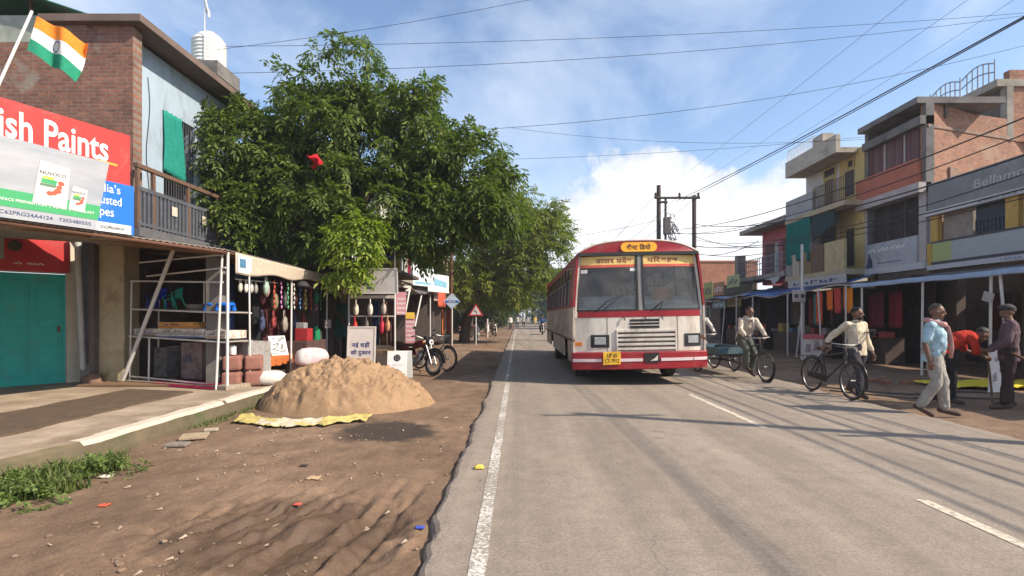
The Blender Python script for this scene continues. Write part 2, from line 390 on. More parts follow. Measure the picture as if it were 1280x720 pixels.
    o = link('shirt', remesh(sh, vox*1.25, 2, .0 if lowres else .012, 11., hash(label) % 50), t, look['shirt'])
    tr = MB(); torso(tr, [(J['pelvis']-V((0, 0, .10)), .13, .10), (J['pelvis'], .16, .115), (J['waist'].lerp(J['pelvis'], .35), .152, .11+J['belly'])], side, .012)
    for q in 'RL':
        h_, k_, a_ = J[q+'h'], J[q+'k'], J[q+'a']
        cap(tr, h_, k_, .108, .078); cap(tr, k_, k_.lerp(a_, look.get('leg', .93)), .078, look.get('cuff', .074))
    link('trousers', remesh(tr, vox*1.25, 2, .0 if lowres else .015, 8., 3.), t, look['trousers'])
    for q in 'RL':
        sx = -1 if q == 'R' else 1; a_ = J[q+'a']; td = V(J[q+'t']) if J[q+'t'] else V((sx*.15, -1, -.18)); td.normalize()
        s = MB(); cap(s, a_+V((0, 0, -.035))-td*.055, a_+td*.165+V((0, 0, -.04)), .044, .04); 
        link('shoe', remesh(s, .012, 1), t, look['shoe'])
    if look.get('hair'):
        hb = MB(); hl = look.get('hairline', .1)
        hb.ell(hp(0, .018, .024), (.085, .105, .105), Rm, 26, 18, keep=lambda p: p.z+p.y*.75 > hl and not (p.y < -.35 and p.z < .55-.15*cos(9*p.x)), jit=.10)
        hb.build('hair', look['hair'], t, smooth=True)
    if look.get('beard'):
        bb = MB(); bb.ell(hp(0, -.024, -.056), (.063, .073, .069), Rm, 20, 14, keep=lambda p: p.z < -.12 and p.y < .3, jit=.06); bb.ell(hp(0, -.096, -.045), (.03, .012, .008), Rm, 10, 6)
        bb.build('beard', look['hair'], t, smooth=True)
    cl = MB(); cl.path([J['neck']+V((.066*sin(a), -.066*cos(a), -.012+.014*cos(a))) for a in np.linspace(.25, 2*pi-.25, 20)], .015, 8, flat=1.5); cl.build('collar', look['shirt'], t, smooth=True)
    for sx in (-1, 1):
        e = MB(); e.ell(hp(sx*.031, -.079, .008), (.015, .012, .008), Rm, 10, 6); e.build('eye', MATS['eye'], t, smooth=True)
    return t, J, hp
# ------------------------------------------------------------------ two-wheelers (front towards -y, resting on z = 0)
def wheel_parts(parent, c, Rr, r_t, tyre, rim, spoke, n_sp=18, ax=(1, 0, 0), mud=False, nm='wheel'):
    b = MB(); b.torus(c, ax, Rr-r_t*2.1, r_t*.62, 30, 6)
    c = V(c); axv = V(ax).normalized(); b.tube(c-axv*.045, c+axv*.045, .022, n=8)
    a = axv.orthogonal().normalized(); e = axv.cross(a)
    for i in range(n_sp):
        th = 2*pi*i/n_sp; d = a*cos(th)+e*sin(th); d2 = a*cos(th+.5)+e*sin(th+.5)
        b.tube(c+axv*(.03 if i % 2 else -.03)+d2*.02, c+d*(Rr-r_t*2), .0022, n=4)
    w = b.build(nm, rim, parent, smooth='auto')
    ty = MB(); ty.torus(c, ax, Rr-r_t, r_t, 36, 8); ty.build('tyre', tyre, w, smooth=True)
    return w
def bicycle(label, loc, rz, lean=0., group=None, name='bicycle', cat='bicycle'):
    t = thing(name, label, cat, loc, rz, group); t.rotation_euler = (0, lean, rz)
    k, ch, rb = MATS['bikeblack'], MATS['chrome'], MATS['rubber']
    r = .345; F_, B_ = V((0, -.58, r)), V((0, .58, r)); bb = V((0, .14, .29)); st = V((0, .28, .80)); hd = V((0, -.36, .88)); hd0 = V((0, -.40, .70))
    fr = [[hd0+V((0, 0, .02)), bb], [hd+V((0, .015, -.04)), st-V((0, 0, .06))], [bb, st], [hd0, hd]]
    for s in (-.05, .05): fr += [[bb+V((s*.6, 0, 0)), B_+V((s, 0, 0))], [st-V((-s*.5, 0, .04)), B_+V((s, 0, 0))]]
    tubes('frame', k, t, fr, .0155, 8)
    tubes('fork', k, t, [[hd0+V((s*.8, 0, -.01)), hd0+V((s, -.03, -.12)), F_+V((s, 0.02, .08)), F_+V((s, 0, 0))] for s in (-.05, .05)], .011, 8)
    hb = MB(); hb.path([hd, hd+V((0, -.01, .10))], .013); hb.path([V((-.27, -.22, .99)), V((-.25, -.32, 1.0)), V((-.12, -.40, .985)), hd+V((0, -.02, .10)), V((.12, -.40, .985)), V((.25, -.32, 1.0)), V((.27, -.22, .99))], .0125, 8)
    hb.path([V((-.2, -.36, .955)), V((-.05, -.42, .93)), V((.05, -.42, .93)), V((.2, -.36, .955))], .006, 6)
    h = hb.build('handlebar', ch, t, smooth='auto')
    gp = MB()
    for s in (-1, 1): gp.tube((s*.27, -.21, .988), (s*.252, -.315, 1.0), .018)
    gp.build('grip', k, h, smooth='auto')
    sd = MB(); sd.ell((0, .33, .885), (.095, .10, .045), None, 16, 8); sd.ell((0, .22, .885), (.04, .12, .035), None, 14, 8); sd.tube(st-V((0, 0, .02)), (0, .30, .87), .014)
    sd.build('saddle', MATS['saddle'], t, smooth='auto')
    wheel_parts(t, F_, r, .021, rb, ch, ch); wheel_parts(t, B_, r, .021, rb, ch, ch)
    for c, a0, a1 in ((F_, -.35, 2.0), (B_, .45, 3.4)):
        m = MB(); m.torus(c, (-1, 0, 0), r+.018, .026, 20, 6, a0, a1, .25, start=(0, -1, 0)); m.build('mudguard', k, t, smooth='auto')
    cr = MB(); cr.lathe([(.09, -.004), (.09, .004)], bb+V((-.06, 0, 0)), (1, 0, 0), 24); cr.tube(bb+V((-.07, 0, 0)), bb+V((-.07, -.12, -.11)), .010); cr.tube(bb+V((.07, 0, 0)), bb+V((.07, .12, .11)), .010); cr.tube(bb-V((.075, 0, 0)), bb+V((.075, 0, 0)), .018)
    c_ = cr.build('crank', ch, t, smooth='auto')
    pd = MB(); pd.rbox(bb+V((-.13, -.12, -.11)), (.09, .07, .022)); pd.rbox(bb+V((.13, .12, .11)), (.09, .07, .022)); pd.build('pedal', rb, c_)
    g = MB(); g.hexa([(-.085, .62, .30), (-.06, .62, .30), (-.06, .02, .24), (-.085, .02, .24), (-.085, .62, .40), (-.06, .62, .40), (-.06, .02, .39), (-.085, .02, .39)]); g.build('chain_guard', k, t, bevel=.01)
    cs = [[V((s*.07, .34, .70)), V((s*.07, .86, .70))] for s in (-1, 0, 1)]+[[V((-.075, y, .70)), V((.075, y, .70))] for y in (.36, .6, .85)]+[[V((s*.07, .82, .70)), B_+V((s*.06, 0, 0))] for s in (-1, 1)]
    tubes('carrier', k, t, cs, .007, 6)
    return t
def motorcycle(label, loc, rz, group=None, tank='bikered'):
    t = thing('motorcycle', label, 'motorcycle', loc, rz, group); t.rotation_euler = (0, .10, rz)
    k, ch, rb, en, red = MATS['bikeblack'], MATS['chrome'], MATS['rubber'], MATS['engine'], MATS[tank]
    r = .31; F_, B_ = V((0, -.66, r)), V((0, .62, r)); hd = V((0, -.36, .86))
    wheel_parts(t, F_, r, .042, rb, en, ch, 20); wheel_parts(t, B_, r, .05, rb, en, ch, 20)
    tubes('fork', ch, t, [[hd+V((s, 0, .04)), F_+V((s, 0, 0))] for s in (-.085, .085)], .019, 8)
    for c, a0, a1, rr in ((F_, .1, 2.5, .36), (B_, .9, 3.5, .38)):
        m = MB(); m.torus(c, (-1, 0, 0), rr, .06, 18, 8, a0, a1, .3, start=(0, -1, 0)); m.build('mudguard', k if c is F_ else k, t, smooth='auto')
    tubes('frame', k, t, [[hd, V((0, -.25, .45)), V((0, -.05, .26)), V((0, .28, .28))], [hd, V((0, .0, .70)), V((0, .35, .68)), V((0, .8, .74))]]+[[V((s, .25, .30)), B_+V((s, 0, 0))] for s in (-.09, .09)]+[[V((s, .5, .68)), B_+V((s, 0, .02))] for s in (-.11, .11)], .022, 8)
    e = MB(); e.rbox((0, -.02, .36), (.22, .34, .20)); 
    for i in range(6): e.rbox((0, -.13-.012*i, .47+.028*i), (.20, .17, .014))
    e.tube((0, -.11, .42), (0, -.17, .64), .062, n=12); e.lathe([(.09, -.14), (.1, -.12), (.1, .12), (.09, .14)], (0, .05, .34), (1, 0, 0), 18)
    e.build('engine', en, t, bevel=.006)
    x = MB(); x.path([(-.09, -.18, .56), (-.12, -.26, .40), (-.13, -.15, .23), (-.14, .15, .24), (-.15, .3, .28)], .02); x.path([(-.15, .28, .28), (-.16, .85, .38)], [.036, .042], 10); x.build('exhaust', ch, t, smooth='auto')
    tk = MB(); rings = []
    for y, w, z0, z1 in ((-.33, .06, .78, .84), (-.28, .11, .74, .90), (-.12, .14, .71, .925), (.02, .115, .70, .89), (.10, .08, .71, .83)):
        zc, h = (z0+z1)/2, (z1-z0)/2
        rings.append([V((w*cos(a)*(.9 if sin(a) > 0 else 1), y, zc+h*sin(a))) for a in [2*pi*j/14 for j in range(14)]])
    tk.loft(rings); tk.build('fuel_tank', red, t, smooth='auto')
    s = MB(); rings = []
    for y, w, z0, z1 in ((.02, .07, .74, .80), (.10, .12, .73, .83), (.35, .13, .72, .82), (.62, .125, .74, .86), (.86, .10, .77, .87), (.90, .06, .79, .85)):
        zc, h = (z0+z1)/2, (z1-z0)/2
        rings.append([V((w*abs(cos(a))**.6*(1 if cos(a) > 0 else -1), y, zc+h*abs(sin(a))**.6*(1 if sin(a) > 0 else -1))) for a in [2*pi*j/16 for j in range(16)]])
    s.loft(rings); s.build('seat', MATS['saddle'], t, smooth='auto')
    p = MB()
    for sx in (-1, 1): p.prism(Fr((sx*.12-.008, .1, .5), (0, 1, 0)), [(0, 0), (.3, .02), (.42, .2), (.1, .22)], -.008, .008); 
    p.build('side_panel', red, t, bevel=.005)
    hb = MB(); hb.path([V((-.36, -.16, .99)), V((-.28, -.22, 1.01)), V((-.10, -.32, .95)), V((.10, -.32, .95)), V((.28, -.22, 1.01)), V((.36, -.16, .99))], .0125, 8)
    h = hb.build('handlebar', ch, t, smooth='auto')
    gp = MB()
    for sx in (-1, 1): gp.tube((sx*.37, -.15, .987), (sx*.29, -.212, 1.008), .018)
    gp.build('grip', k, h, smooth='auto')
    for sx in (-1, 1):
        m = MB(); m.path([V((sx*.27, -.23, 1.01)), V((sx*.30, -.25, 1.12)), V((sx*.34, -.23, 1.2))], .006); m.ell((sx*.36, -.225, 1.22), (.062, .014, .042)); m.build('mirror', k, t, smooth='auto')
    hl = MB(); hl.ell((0, -.44, .87), (.10, .10, .10)); hl.rbox((0, -.36, .98), (.2, .1, .06)); l = hl.build('headlight', k, t, smooth='auto')
    le = MB(); le.lathe([(.082, 0), (.07, .018), (.0, .025)], (0, -.51, .865), (0, -1, 0), 20); le.build('lens', MATS['lamp'], l, smooth=True)
    tl = MB(); tl.rbox((0, .93, .74), (.12, .05, .07)); tl.build('tail_light', MATS['redlamp'], t, bevel=.01)
    for sx in (-1, 1):
        i = MB(); i.ell((sx*.17, -.40, .86), (.035, .03, .025)); i.tube((sx*.08, -.38, .86), (sx*.15, -.4, .86), .008); i.build('indicator', MATS['amber'], t, smooth='auto')
    sd = MB(); sd.tube((.1, .12, .28), (.26, .05, .02), .012); sd.build('side_stand', k, t, smooth='auto')
    return t
# ------------------------------------------------------------------ sky and sun
SUN_EL, SUN_AZ = R(39), R(-20)           # azimuth of the sun measured from +x towards +y
sd = V((cos(SUN_EL)*cos(SUN_AZ), cos(SUN_EL)*sin(SUN_AZ), sin(SUN_EL)))
sl = bpy.data.lights.new('sun', 'SUN'); sl.energy = 4.8; sl.angle = R(.55); sl.color = (1., .885, .73)
so = bpy.data.objects.new('sun', sl); C.objects.link(so); so.rotation_euler = (-sd).to_track_quat('-Z', 'Y').to_euler(); so.location = (20, -10, 30)
w = bpy.data.worlds.new('World'); S.world = w; w.use_nodes = True
wt = w.node_tree; wn, wl = wt.nodes, wt.links; bg = wn['Background']
sky = wn.new('ShaderNodeTexSky'); sky.sky_type = 'NISHITA'; sky.sun_disc = False; sky.sun_elevation = SUN_EL; sky.sun_rotation = pi/2-SUN_AZ
sky.air_density = 1.0; sky.dust_density = .8; sky.ozone_density = 2.2
class WN(NT):
    def __init__(s): s.t = wt; s.n = wn; s.l = wl
t = WN(); co = t.coord('Generated')
nrm = t.new('ShaderNodeVectorMath', operation='NORMALIZE'); t.link(co, nrm.inputs[0]); D = nrm.outputs[0]
sx = t.new('ShaderNodeSeparateXYZ'); t.link(D, sx.inputs[0])
def mth(op, a, b=None, c=None):
    n = t.new('ShaderNodeMath', operation=op)
    for i, x in enumerate((a, b, c)):
        if x is None: continue
        if isinstance(x, (int, float)): n.inputs[i].default_value = x
        else: t.link(x, n.inputs[i])
    return n.outputs[0]
# high thin cloud: noise on the plane of a cloud deck
zz = mth('ADD', mth('MAXIMUM', sx.outputs[2], 0.), .16)
cb = t.new('ShaderNodeCombineXYZ'); t.link(mth('DIVIDE', sx.outputs[0], zz), cb.inputs[0]); t.link(mth('DIVIDE', sx.outputs[1], zz), cb.inputs[1])
n1 = t.noise(t.scale(cb.outputs[0], 1., .7, 1.), 1.15, 8, .58, .5)
thin = t.ramp(n1, [(.44, 0.), (.62, .40), (.80, .8)])
# one big cumulus bank low over the road
def lump(px, py, sx_, sz_):
    c = V(((px-VPX)/F, 1, (VPY-py)/F)).normalized()
    s = t.new('ShaderNodeVectorMath', operation='SUBTRACT'); t.link(D, s.inputs[0]); s.inputs[1].default_value = c
    m = t.new('ShaderNodeVectorMath', operation='MULTIPLY'); t.link(s.outputs[0], m.inputs[0]); m.inputs[1].default_value = (1/sx_, .6/sx_, 1/sz_)
    l = t.new('ShaderNodeVectorMath', operation='LENGTH'); t.link(m.outputs[0], l.inputs[0]); return mth('SUBTRACT', 1., l.outputs['Value'])
cu = lump(800, 262, .15, .115)
for a in ((880, 290, .22, .13), (950, 285, .2, .11), (740, 305, .12, .10), (830, 330, .4, .12), (90, 330, .3, .2)): cu = mth('SMOOTH_MAX', cu, lump(*a), .1)
n2 = t.noise(D, 9., 9, .62, .25); n3 = t.noise(D, 24., 5, .6)
edge = mth('ADD', cu, mth('MULTIPLY', mth('SUBTRACT', n2, .5), 1.7))
cum = t.ramp(edge, [(.06, 0.), (.19, .85), (.45, 1.)])
shade = t.ramp(mth('ADD', mth('MULTIPLY', edge, .5), mth('MULTIPLY', n3, .6)), [(.25, (.50, .55, .63)), (.70, (1.02, 1.02, 1.0))])
c1 = t.mix(thin, sky.outputs[0], (5.6, 5.8, 6.1))
sh10 = t.mix(1., shade, (5.9, 5.9, 6.0), 'MULTIPLY')
c2 = t.mix(cum, c1, sh10)
hz = t.ramp(sx.outputs[2], [(0., .8), (.10, .35), (.30, 0.)])
c3 = t.mix(hz, c2, (5.2, 5.5, 5.9))
t.link(c3, bg.inputs[0]); bg.inputs[1].default_value = .142
# ------------------------------------------------------------------ ground
def rut(x, y):
    """churned wheel ruts with standing mud near the road"""
    cx, cy = (x+1.62), (y-3.75); m = max(0, 1-(cx/1.05)**2-(cy/.85)**2)
    q_, p_ = x-.33*y, y+.33*x; a = .085*(1-abs(NZ.noise(V((q_*4.2, p_*.9, 1.7))))*2.4-abs(NZ.noise(V((q_*9, p_*2.6, 4.))))*.9)-.01
    tr = 0
    for x0 in (-1.02, -1.22): 
        q = x-(x0+.12*(y-3.6)); tr -= .05*math.exp(-(q/.045)**2)*max(0, 1-((y-3.9)/1.0)**2)
    return m**.6*(a-.045+.05*fbm(x, y, 3, 4.5, 4))+tr
PILE = (-3.02, 9.1)
def gh(x, y):
    if y > 45 or x < -12 or x > 16: h = -.05
    else: h = -.035+.03*fbm(x, y, 0, .6, 3)+.010*fbm(x, y, 5, 4.5, 3)
    if -5 < x < -.3 and y < 9: h += .006*fbm(x, y, 8, 18, 2)+rut(x, y)
    e = max(0, min(1, (-x-.6)/1.2)) if x < 0 else max(0, min(1, (x-6.4)/1.0))
    h -= .03*(1-e)
    if -.60 < x < 6.28: h = -.12
    if x < -5.2 and y > 14.3: h += .12*min(1, (-5.2-x)/.6)
    if x > 7.6: h += .05*min(1, (x-7.6)/1.2)
    return h
xs = sorted(set([-260, -120, -60, -30, -20, -14, -10, -8, -6.5, -5.6]+list(np.arange(-5., -.42, .021))+list(np.arange(-.4, 6.2, .8))+list(np.arange(6.2, 13.4, .1))+[14.5, 16, 20, 30, 60, 120, 260]))
ys, y = [-60, -20, -6, 0, 1.5], 2.2
while y < 420: ys.append(y); y *= 1.0075 if y < 11 else (1.02 if y < 22 else 1.12)
b = MB(); W = len(xs)
b.v = [(x, y, gh(x, y)) for y in ys for x in xs]; b.f = [(j*W+i, j*W+i+1, (j+1)*W+i+1, (j+1)*W+i) for j in range(len(ys)-1) for i in range(W-1)]; b.mi = [0]*len(b.f)
m = bpy.data.materials.new('dirt'); t = NT(m); co = t.coord()
na, nb, nc = t.noise(co, .55, 6, .6), t.noise(co, 3.2, 8, .7), t.noise(co, 55, 4, .7)
c = t.ramp(na, [(.3, (.122, .076, .047)), (.55, (.19, .122, .077)), (.75, (.27, .182, .118))])
c = t.mix(1., c, t.ramp(nb, [(.25, .6), (.5, 1.), (.8, 1.35)]), 'MULTIPLY'); c = t.mix(1., c, t.ramp(nc, [(.3, .75), (.7, 1.25)]), 'MULTIPLY')
# wet mud lies in the ruts, dry grey dust elsewhere
pos = t.new('ShaderNodeSeparateXYZ'); t.link(co, pos.inputs[0])
def blob(cx, cy, rx, ry):
    s = t.new('ShaderNodeVectorMath', operation='SUBTRACT'); t.link(co, s.inputs[0]); s.inputs[1].default_value = (cx, cy, 0)
    q = t.new('ShaderNodeVectorMath', operation='MULTIPLY'); t.link(s.outputs[0], q.inputs[0]); q.inputs[1].default_value = (1/rx, 1/ry, 0)
    l = t.new('ShaderNodeVectorMath', operation='LENGTH'); t.link(q.outputs[0], l.inputs[0])
    a = t.new('ShaderNodeMath', operation='ADD'); t.link(l.outputs['Value'], a.inputs[0])
    z = t.new('ShaderNodeMath', operation='MULTIPLY_ADD'); t.link(nb, z.inputs[0]); z.inputs[1].default_value = .9; z.inputs[2].default_value = -.45; t.link(z.outputs[0], a.inputs[1])
    return t.ramp(a.outputs[0], [(.7, 1.), (1.05, 0.)])
mud = blob(-1.65, 3.7, .95, .8)
c = t.mix(t.mix(1., mud, (.85, .85, .85), 'MULTIPLY'), c, (.088, .055, .034)); c = t.mix(blob(-1.75, 6.9, .75, .7), c, (.05, .036, .027))
t.link(c, t.b.inputs['Base Color']); t.b.inputs['Specular IOR Level'].default_value = .3
t.link(t.ramp(mud, [(0., .95), (1., .42)]), t.b.inputs['Roughness'])
hm = t.mix(.5, nb, nc); t.bump(hm, .7, .03)
tag(b.build('ground', m, smooth=True), kind='structure')
# muddy water in the lowest rut
pb = MB(); pts = [(-1.72+.50*(1+.35*fbm(cos(a)*2, sin(a)*2, 4, 1, 3))*cos(a)*.9, 3.45+.36*(1+.35*fbm(cos(a)*2, sin(a)*2, 9, 1, 3))*sin(a)) for a in [2*pi*i/40 for i in range(40)]]
pb.prism(Fr((0, 0, -.098), (1, 0, 0), (0, 1, 0)), pts, -.02, 0.)
tag(pb.build('puddle_water', mat('muddy_water', (.10, .065, .04), .12, .1, spec=.5)), kind='structure')
# ------------------------------------------------------------------ road
m = bpy.data.materials.new('asphalt'); t = NT(m); co = t.coord()
na, nb, nc = t.noise(t.scale(co, 1, .25, 1), 1.0, 6, .65), t.noise(co, 5, 6, .7), t.noise(co, 130, 3, .8)
c = t.ramp(na, [(.3, (.205, .166, .13)), (.7, (.29, .238, .187))])
c = t.mix(1., c, t.ramp(nb, [(.3, .84), (.7, 1.12)]), 'MULTIPLY'); c = t.mix(1., c, t.ramp(nc, [(.28, .5), (.5, 1.), (.75, 1.5)]), 'MULTIPLY'); c = t.mix(1., c, t.ramp(t.noise(co, 38, 4, .8), [(.3, .72), (.7, 1.3)]), 'MULTIPLY'); c = t.mix(1., c, t.ramp(t.noise(t.scale(co, 2.6, .03, 1), 1., 4, .6), [(.3, .84), (.7, 1.13)]), 'MULTIPLY'); c = t.mix(t.ramp(t.noise(t.scale(co, 1, .6, 1), .45, 6, .7), [(.55, 0.), (.75, .5)]), c, (.30, .235, .17))
vo = t.new('ShaderNodeTexVoronoi', feature='DISTANCE_TO_EDGE'); vo.inputs['Scale'].default_value = .55
wv = t.new('ShaderNodeVectorMath', operation='ADD'); nn = t.new('ShaderNodeTexNoise'); nn.inputs['Scale'].default_value = 2.; t.link(co, nn.inputs['Vector']); t.link(co, wv.inputs[0]); t.link(nn.outputs['Color'], wv.inputs[1]); t.link(wv.outputs[0], vo.inputs['Vector'])
cr = t.ramp(vo.outputs['Distance'], [(0., 1.), (.012, 0.)]); cr = t.mix(1., cr, t.ramp(na, [(.52, 0.), (.6, .45)]), 'MULTIPLY')
c = t.mix(cr, c, (.07, .06, .055))
sp = t.noise(co, 6.5, 2, .5); c = t.mix(t.ramp(sp, [(.735, 0.), (.76, .6)]), c, (.10, .085, .075))
t.link(c, t.b.inputs['Base Color']); t.b.inputs['Roughness'].default_value = .86; t.b.inputs['Specular IOR Level'].default_value = .35
t.bump(nc, .45, .006)
ASPH = m
def edgeL(y): return -.60+.06*fbm(0, y, 1, .8, 3)+.03*fbm(3, y, 1, 4, 3)
def edgeR(y): return 6.25+.12*fbm(20, y, 1, .5, 3)+.05*fbm(9, y, 1, 3, 3)
yy, y = [-30, -6, 0, 1.5], 2.2
while y < 400: yy.append(y); y *= 1.006 if y < 10 else (1.02 if y < 30 else 1.15)
b = MB(); L = []
for y in yy:
    l, r_ = edgeL(y), edgeR(y)
    L.append([V((l-.05-.02*nz(y*6, 3), y, -.10)), V((l-.012, y, -.022)), V((l+.02, y, -.004)), V((l+.1, y, 0)), V((2.8, y, .0)), V((r_-.1, y, 0)), V((r_, y, -.02)), V((r_+.06, y, -.10))])
n = len(L[0]); b.v = [p for q in L for p in q]; b.f = [(j*n+i, j*n+i+1, (j+1)*n+i+1, (j+1)*n+i) for j in range(len(L)-1) for i in range(n-1)]; b.mi = [0]*len(b.f)
tag(b.build('road', ASPH), kind='structure')
# worn paint: chipped away to the asphalt
m = bpy.data.materials.new('worn_line_paint'); t = NT(m); co = t.coord(); n_ = t.noise(co, 34, 5, .75); n2_ = t.noise(co, 1.2, 3, .6)
a_ = t.new('ShaderNodeMath', operation='MULTIPLY_ADD'); t.link(n2_, a_.inputs[0]); a_.inputs[1].default_value = .35; t.link(n_, a_.inputs[2])
f_ = t.ramp(a_.outputs[0], [(.66, 0.), (.74, 1.)]); c = t.mix(f_, (.255, .22, .18), (.60, .56, .50))
t.link(c, t.b.inputs['Base Color']); t.b.inputs['Roughness'].default_value = .8
LINE = m
m2 = mat('cream_line_paint', (.56, .49, .38), .8, .2, 20, stain=((.27, .23, .185), 16, .47, .62))
b = MB()
for i, y in enumerate(np.arange(1.6, 11.5, .2)): b.add([(-.295+.012*nz(y*3, 1), y, .004), (-.195+.012*nz(y*3, 5), y, .004), (-.195+.012*nz((y+.2)*3, 5), y+.2, .004), (-.295+.012*nz((y+.2)*3, 1), y+.2, .004)], [(0, 1, 2, 3)])
b.add([(-.32, 12, .004), (-.24, 12, .004), (-.30, 160, .004), (-.38, 160, .004)], [(0, 1, 2, 3)])
tag(b.build('road_edge_line', LINE), kind='structure')
b = MB()
for y0 in (-1.2, 2.75, 6.9, 13.2, 17.4, 21.6, 25.8, 30, 38, 46): 
    l = 1.45 if y0 < 6 else 3.0
    b.add([(3.27, y0, .004), (3.37, y0, .004), (3.35, y0+l, .004), (3.25, y0+l, .004)], [(0, 1, 2, 3)])
tag(b.build('road_centre_dashes', m2), kind='structure')
# ------------------------------------------------------------------ raised walk on the left with a broken cement kerb
SLAB = mat('walk_concrete', (.34, .265, .19), .95, .35, 2.3, .6, 30, stain=((.20, .14, .09), 1.3, .46, .68))
KERB = mat('kerb_plaster', (.50, .43, .34), .95, .25, 3, .6, 30, stain=((.25, .19, .13), 3, .55, .75))
MOSS = mat('mossy_kerb_face', (.13, .10, .062), .95, .35, 2.5, .7, 30, stain=((.06, .075, .03), 2, .45, .7))
def kx(y): return -4.52+.05*fbm(0, y, 2, 1.2, 3)+(.35*max(0, 1-(y-4.2)/1.3) if y < 5.5 else 0)*-1
b = MB(); n = 220; vs = []
for i in range(n+1):
    y = -4+18.2*i/n; x = kx(y)-(.5 if y > 11.5 else 0); k = .04*fbm(3, y, 1, 3, 3)
    for (dx, z) in ((.03, -.12), (.02+k*.5, .02), (k*.6-.01, .15+k*.3), (-.05, .195+.01*nz(y*5, 2)), (-.17+k, .205), (-.20+k, .19), (-2.2, .20+.012*fbm(1, y, 1, 1, 2)), (-14, .21)):
        vs.append((x+dx if dx > -2 else dx-4.5, y, z))
b.v = [V(p) for p in vs]
for i in range(n):
    for j in range(7):
        b.f.append((i*8+j, (i+1)*8+j, (i+1)*8+j+1, i*8+j+1)[::-1] if False else (i*8+j+1, (i+1)*8+j+1, (i+1)*8+j, i*8+j)); b.mi.append(1 if 2 <= j <= 4 and fbm(7, -4+18.2*i/n, 1, 1.5, 3) > -.8 and i > 112 else (2 if j < 2 else (2 if j == 2 else 0)))
b.add([(-4.5, 14.2, -.1), (-18, 14.2, -.1), (-18, 14.2, .20), (-4.9, 14.2, .20)], [(0, 1, 2, 3)])
tag(b.build('raised_pavement', [SLAB, KERB, MOSS]), kind='structure')
b = MB(); pts = [(-5.62+.10*fbm(1, y, 3, 1.5, 3), y) for y in np.arange(2.2, 8.9, .12)]+[(-6.9+.13*fbm(4, y, 3, 1.3, 3), y) for y in np.arange(9.1, 2.2, -.12)]
b.prism(Fr((0, 0, .213), (1, 0, 0), (0, 1, 0)), pts, -.03, .006)
tag(b.build('soil_strip_path', mat('dark_soil', (.10, .066, .042), .95, .35, 5, .6, 40)), kind='structure')
# grass at the kerb foot
GR = leafmat('grass_blade', (.06, .085, .02), (.17, .20, .06), .3)
def blades(name, spots, h0, h1):
    vs, fs = [], []
    for (x, y, z, s) in spots:
        a = rng.uniform(0, 2*pi); h = rng.uniform(h0, h1)*s; wd = .006*s+.003; ln = rng.uniform(.2, .9)*h
        d = np.array([cos(a), sin(a), 0]); q = np.array([-sin(a), cos(a), 0])*wd; p = np.array([x, y, z]); o = len(vs)
        m_ = p+d*ln*.35+np.array([0, 0, h*.7]); tp = p+d*ln+np.array([0, 0, h])
        vs += [p-q, p+q, m_+q*.8, m_-q*.8, tp]; fs += [(o, o+1, o+2, o+3), (o+3, o+2, o+4)]
    me = bpy.data.meshes.new(name); me.from_pydata([tuple(v) for v in vs], [], fs); o = link(name, me, None, GR); tag(o, kind='stuff'); return o
sp = []
for _ in range(3600):
    a, r_ = rng.uniform(0, 2*pi), sqrt(rng.uniform(0, 1)); x, y = -4.42+.55*r_*cos(a), 4.72+.72*r_*sin(a)
    if fbm(x, y, 2, 2.2, 3) > -.12-(.25 if r_ < .6 else 0): sp.append((x, y, max(gh(x, y), -.1), 1.))
for _ in range(900):
    y = rng.uniform(5.2, 8.6); x = kx(y)+.05+abs(rng.normal(0, .09))
    if fbm(x, y, 6, 1.3, 2) > -.1: sp.append((x, y, -.05, .5))
blades('grass', sp, .02, .17)
# ================================================================== LEFT SIDE
def leftF(X, Y, z=0): return Fr((X, Y, z), (0, 1, 0))              # facades that look towards the road (+x)
def rightF(X, Y, z=0): return Fr((X, Y, z), (0, -1, 0))            # facades that look towards the road (-x)
BRK_S = brick('brick_side', (1, 0)); BRK_F = brick('brick_front', (0, 1))
BLUEW = mat('faded_blue_wall', (.32, .40, .47), .9, .15, 1.2, .2, 30, stain=((.16, .17, .18), 1.6, .55, .75), str_=(1, 1, .35))
# --- brick house with the blue balcony front
h = thing('brick_house', 'brick house with pale blue balcony front above the left shops', 'house', (-10, 11, 0))
b = MB(); b.box(-14, -9.3, 10.1, 10.34, 3.0, 6.92); b.box(-9.3, -7.6, 10.1, 10.34, 3.0, 7.25); b.build('brick_wall', brick('brick_side_p', (1, 0), (.26, .11, .07), (.17, .075, .05), (.20, .15, .12), .075, .22, plaster=(.26, .22, .18)), h, True)
b = MB(); b.box(-8.15, -7.9, 10.34, 11.4, 3.0, 7.2); b.box(-8.15, -7.9, 12.5, 14.2, 3.0, 7.2); b.box(-8.15, -7.9, 11.4, 12.5, 6.1, 7.2); b.box(-8.15, -7.9, 11.4, 12.5, 3.0, 3.3); b.build('wall', BLUEW, h, True)
b = MB(); b.box(-9.35, -7.35, 9.95, 14.4, 7.25, 7.40); b.box(-14, -9.35, 10.35, 14.4, 6.75, 6.9); b.build('roof', mat('roof_brown', (.15, .11, .09), .9, .3, 2, .3), h, True, bevel=.01)
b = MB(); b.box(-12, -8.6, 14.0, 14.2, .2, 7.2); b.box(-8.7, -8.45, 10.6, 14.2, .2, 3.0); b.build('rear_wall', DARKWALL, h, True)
bs = MB(); bs.box(-7.9, -7.38, 9.98, 14.2, 3.08, 3.26); bal = bs.build('balcony', mat('balcony_edge', (.10, .10, .105), .8, .3), h, True)
b = MB()
for i in range(36):
    y = 10.02+i*.118; b.box(-7.47, -7.42, y, y+.062, 3.26, 4.02)
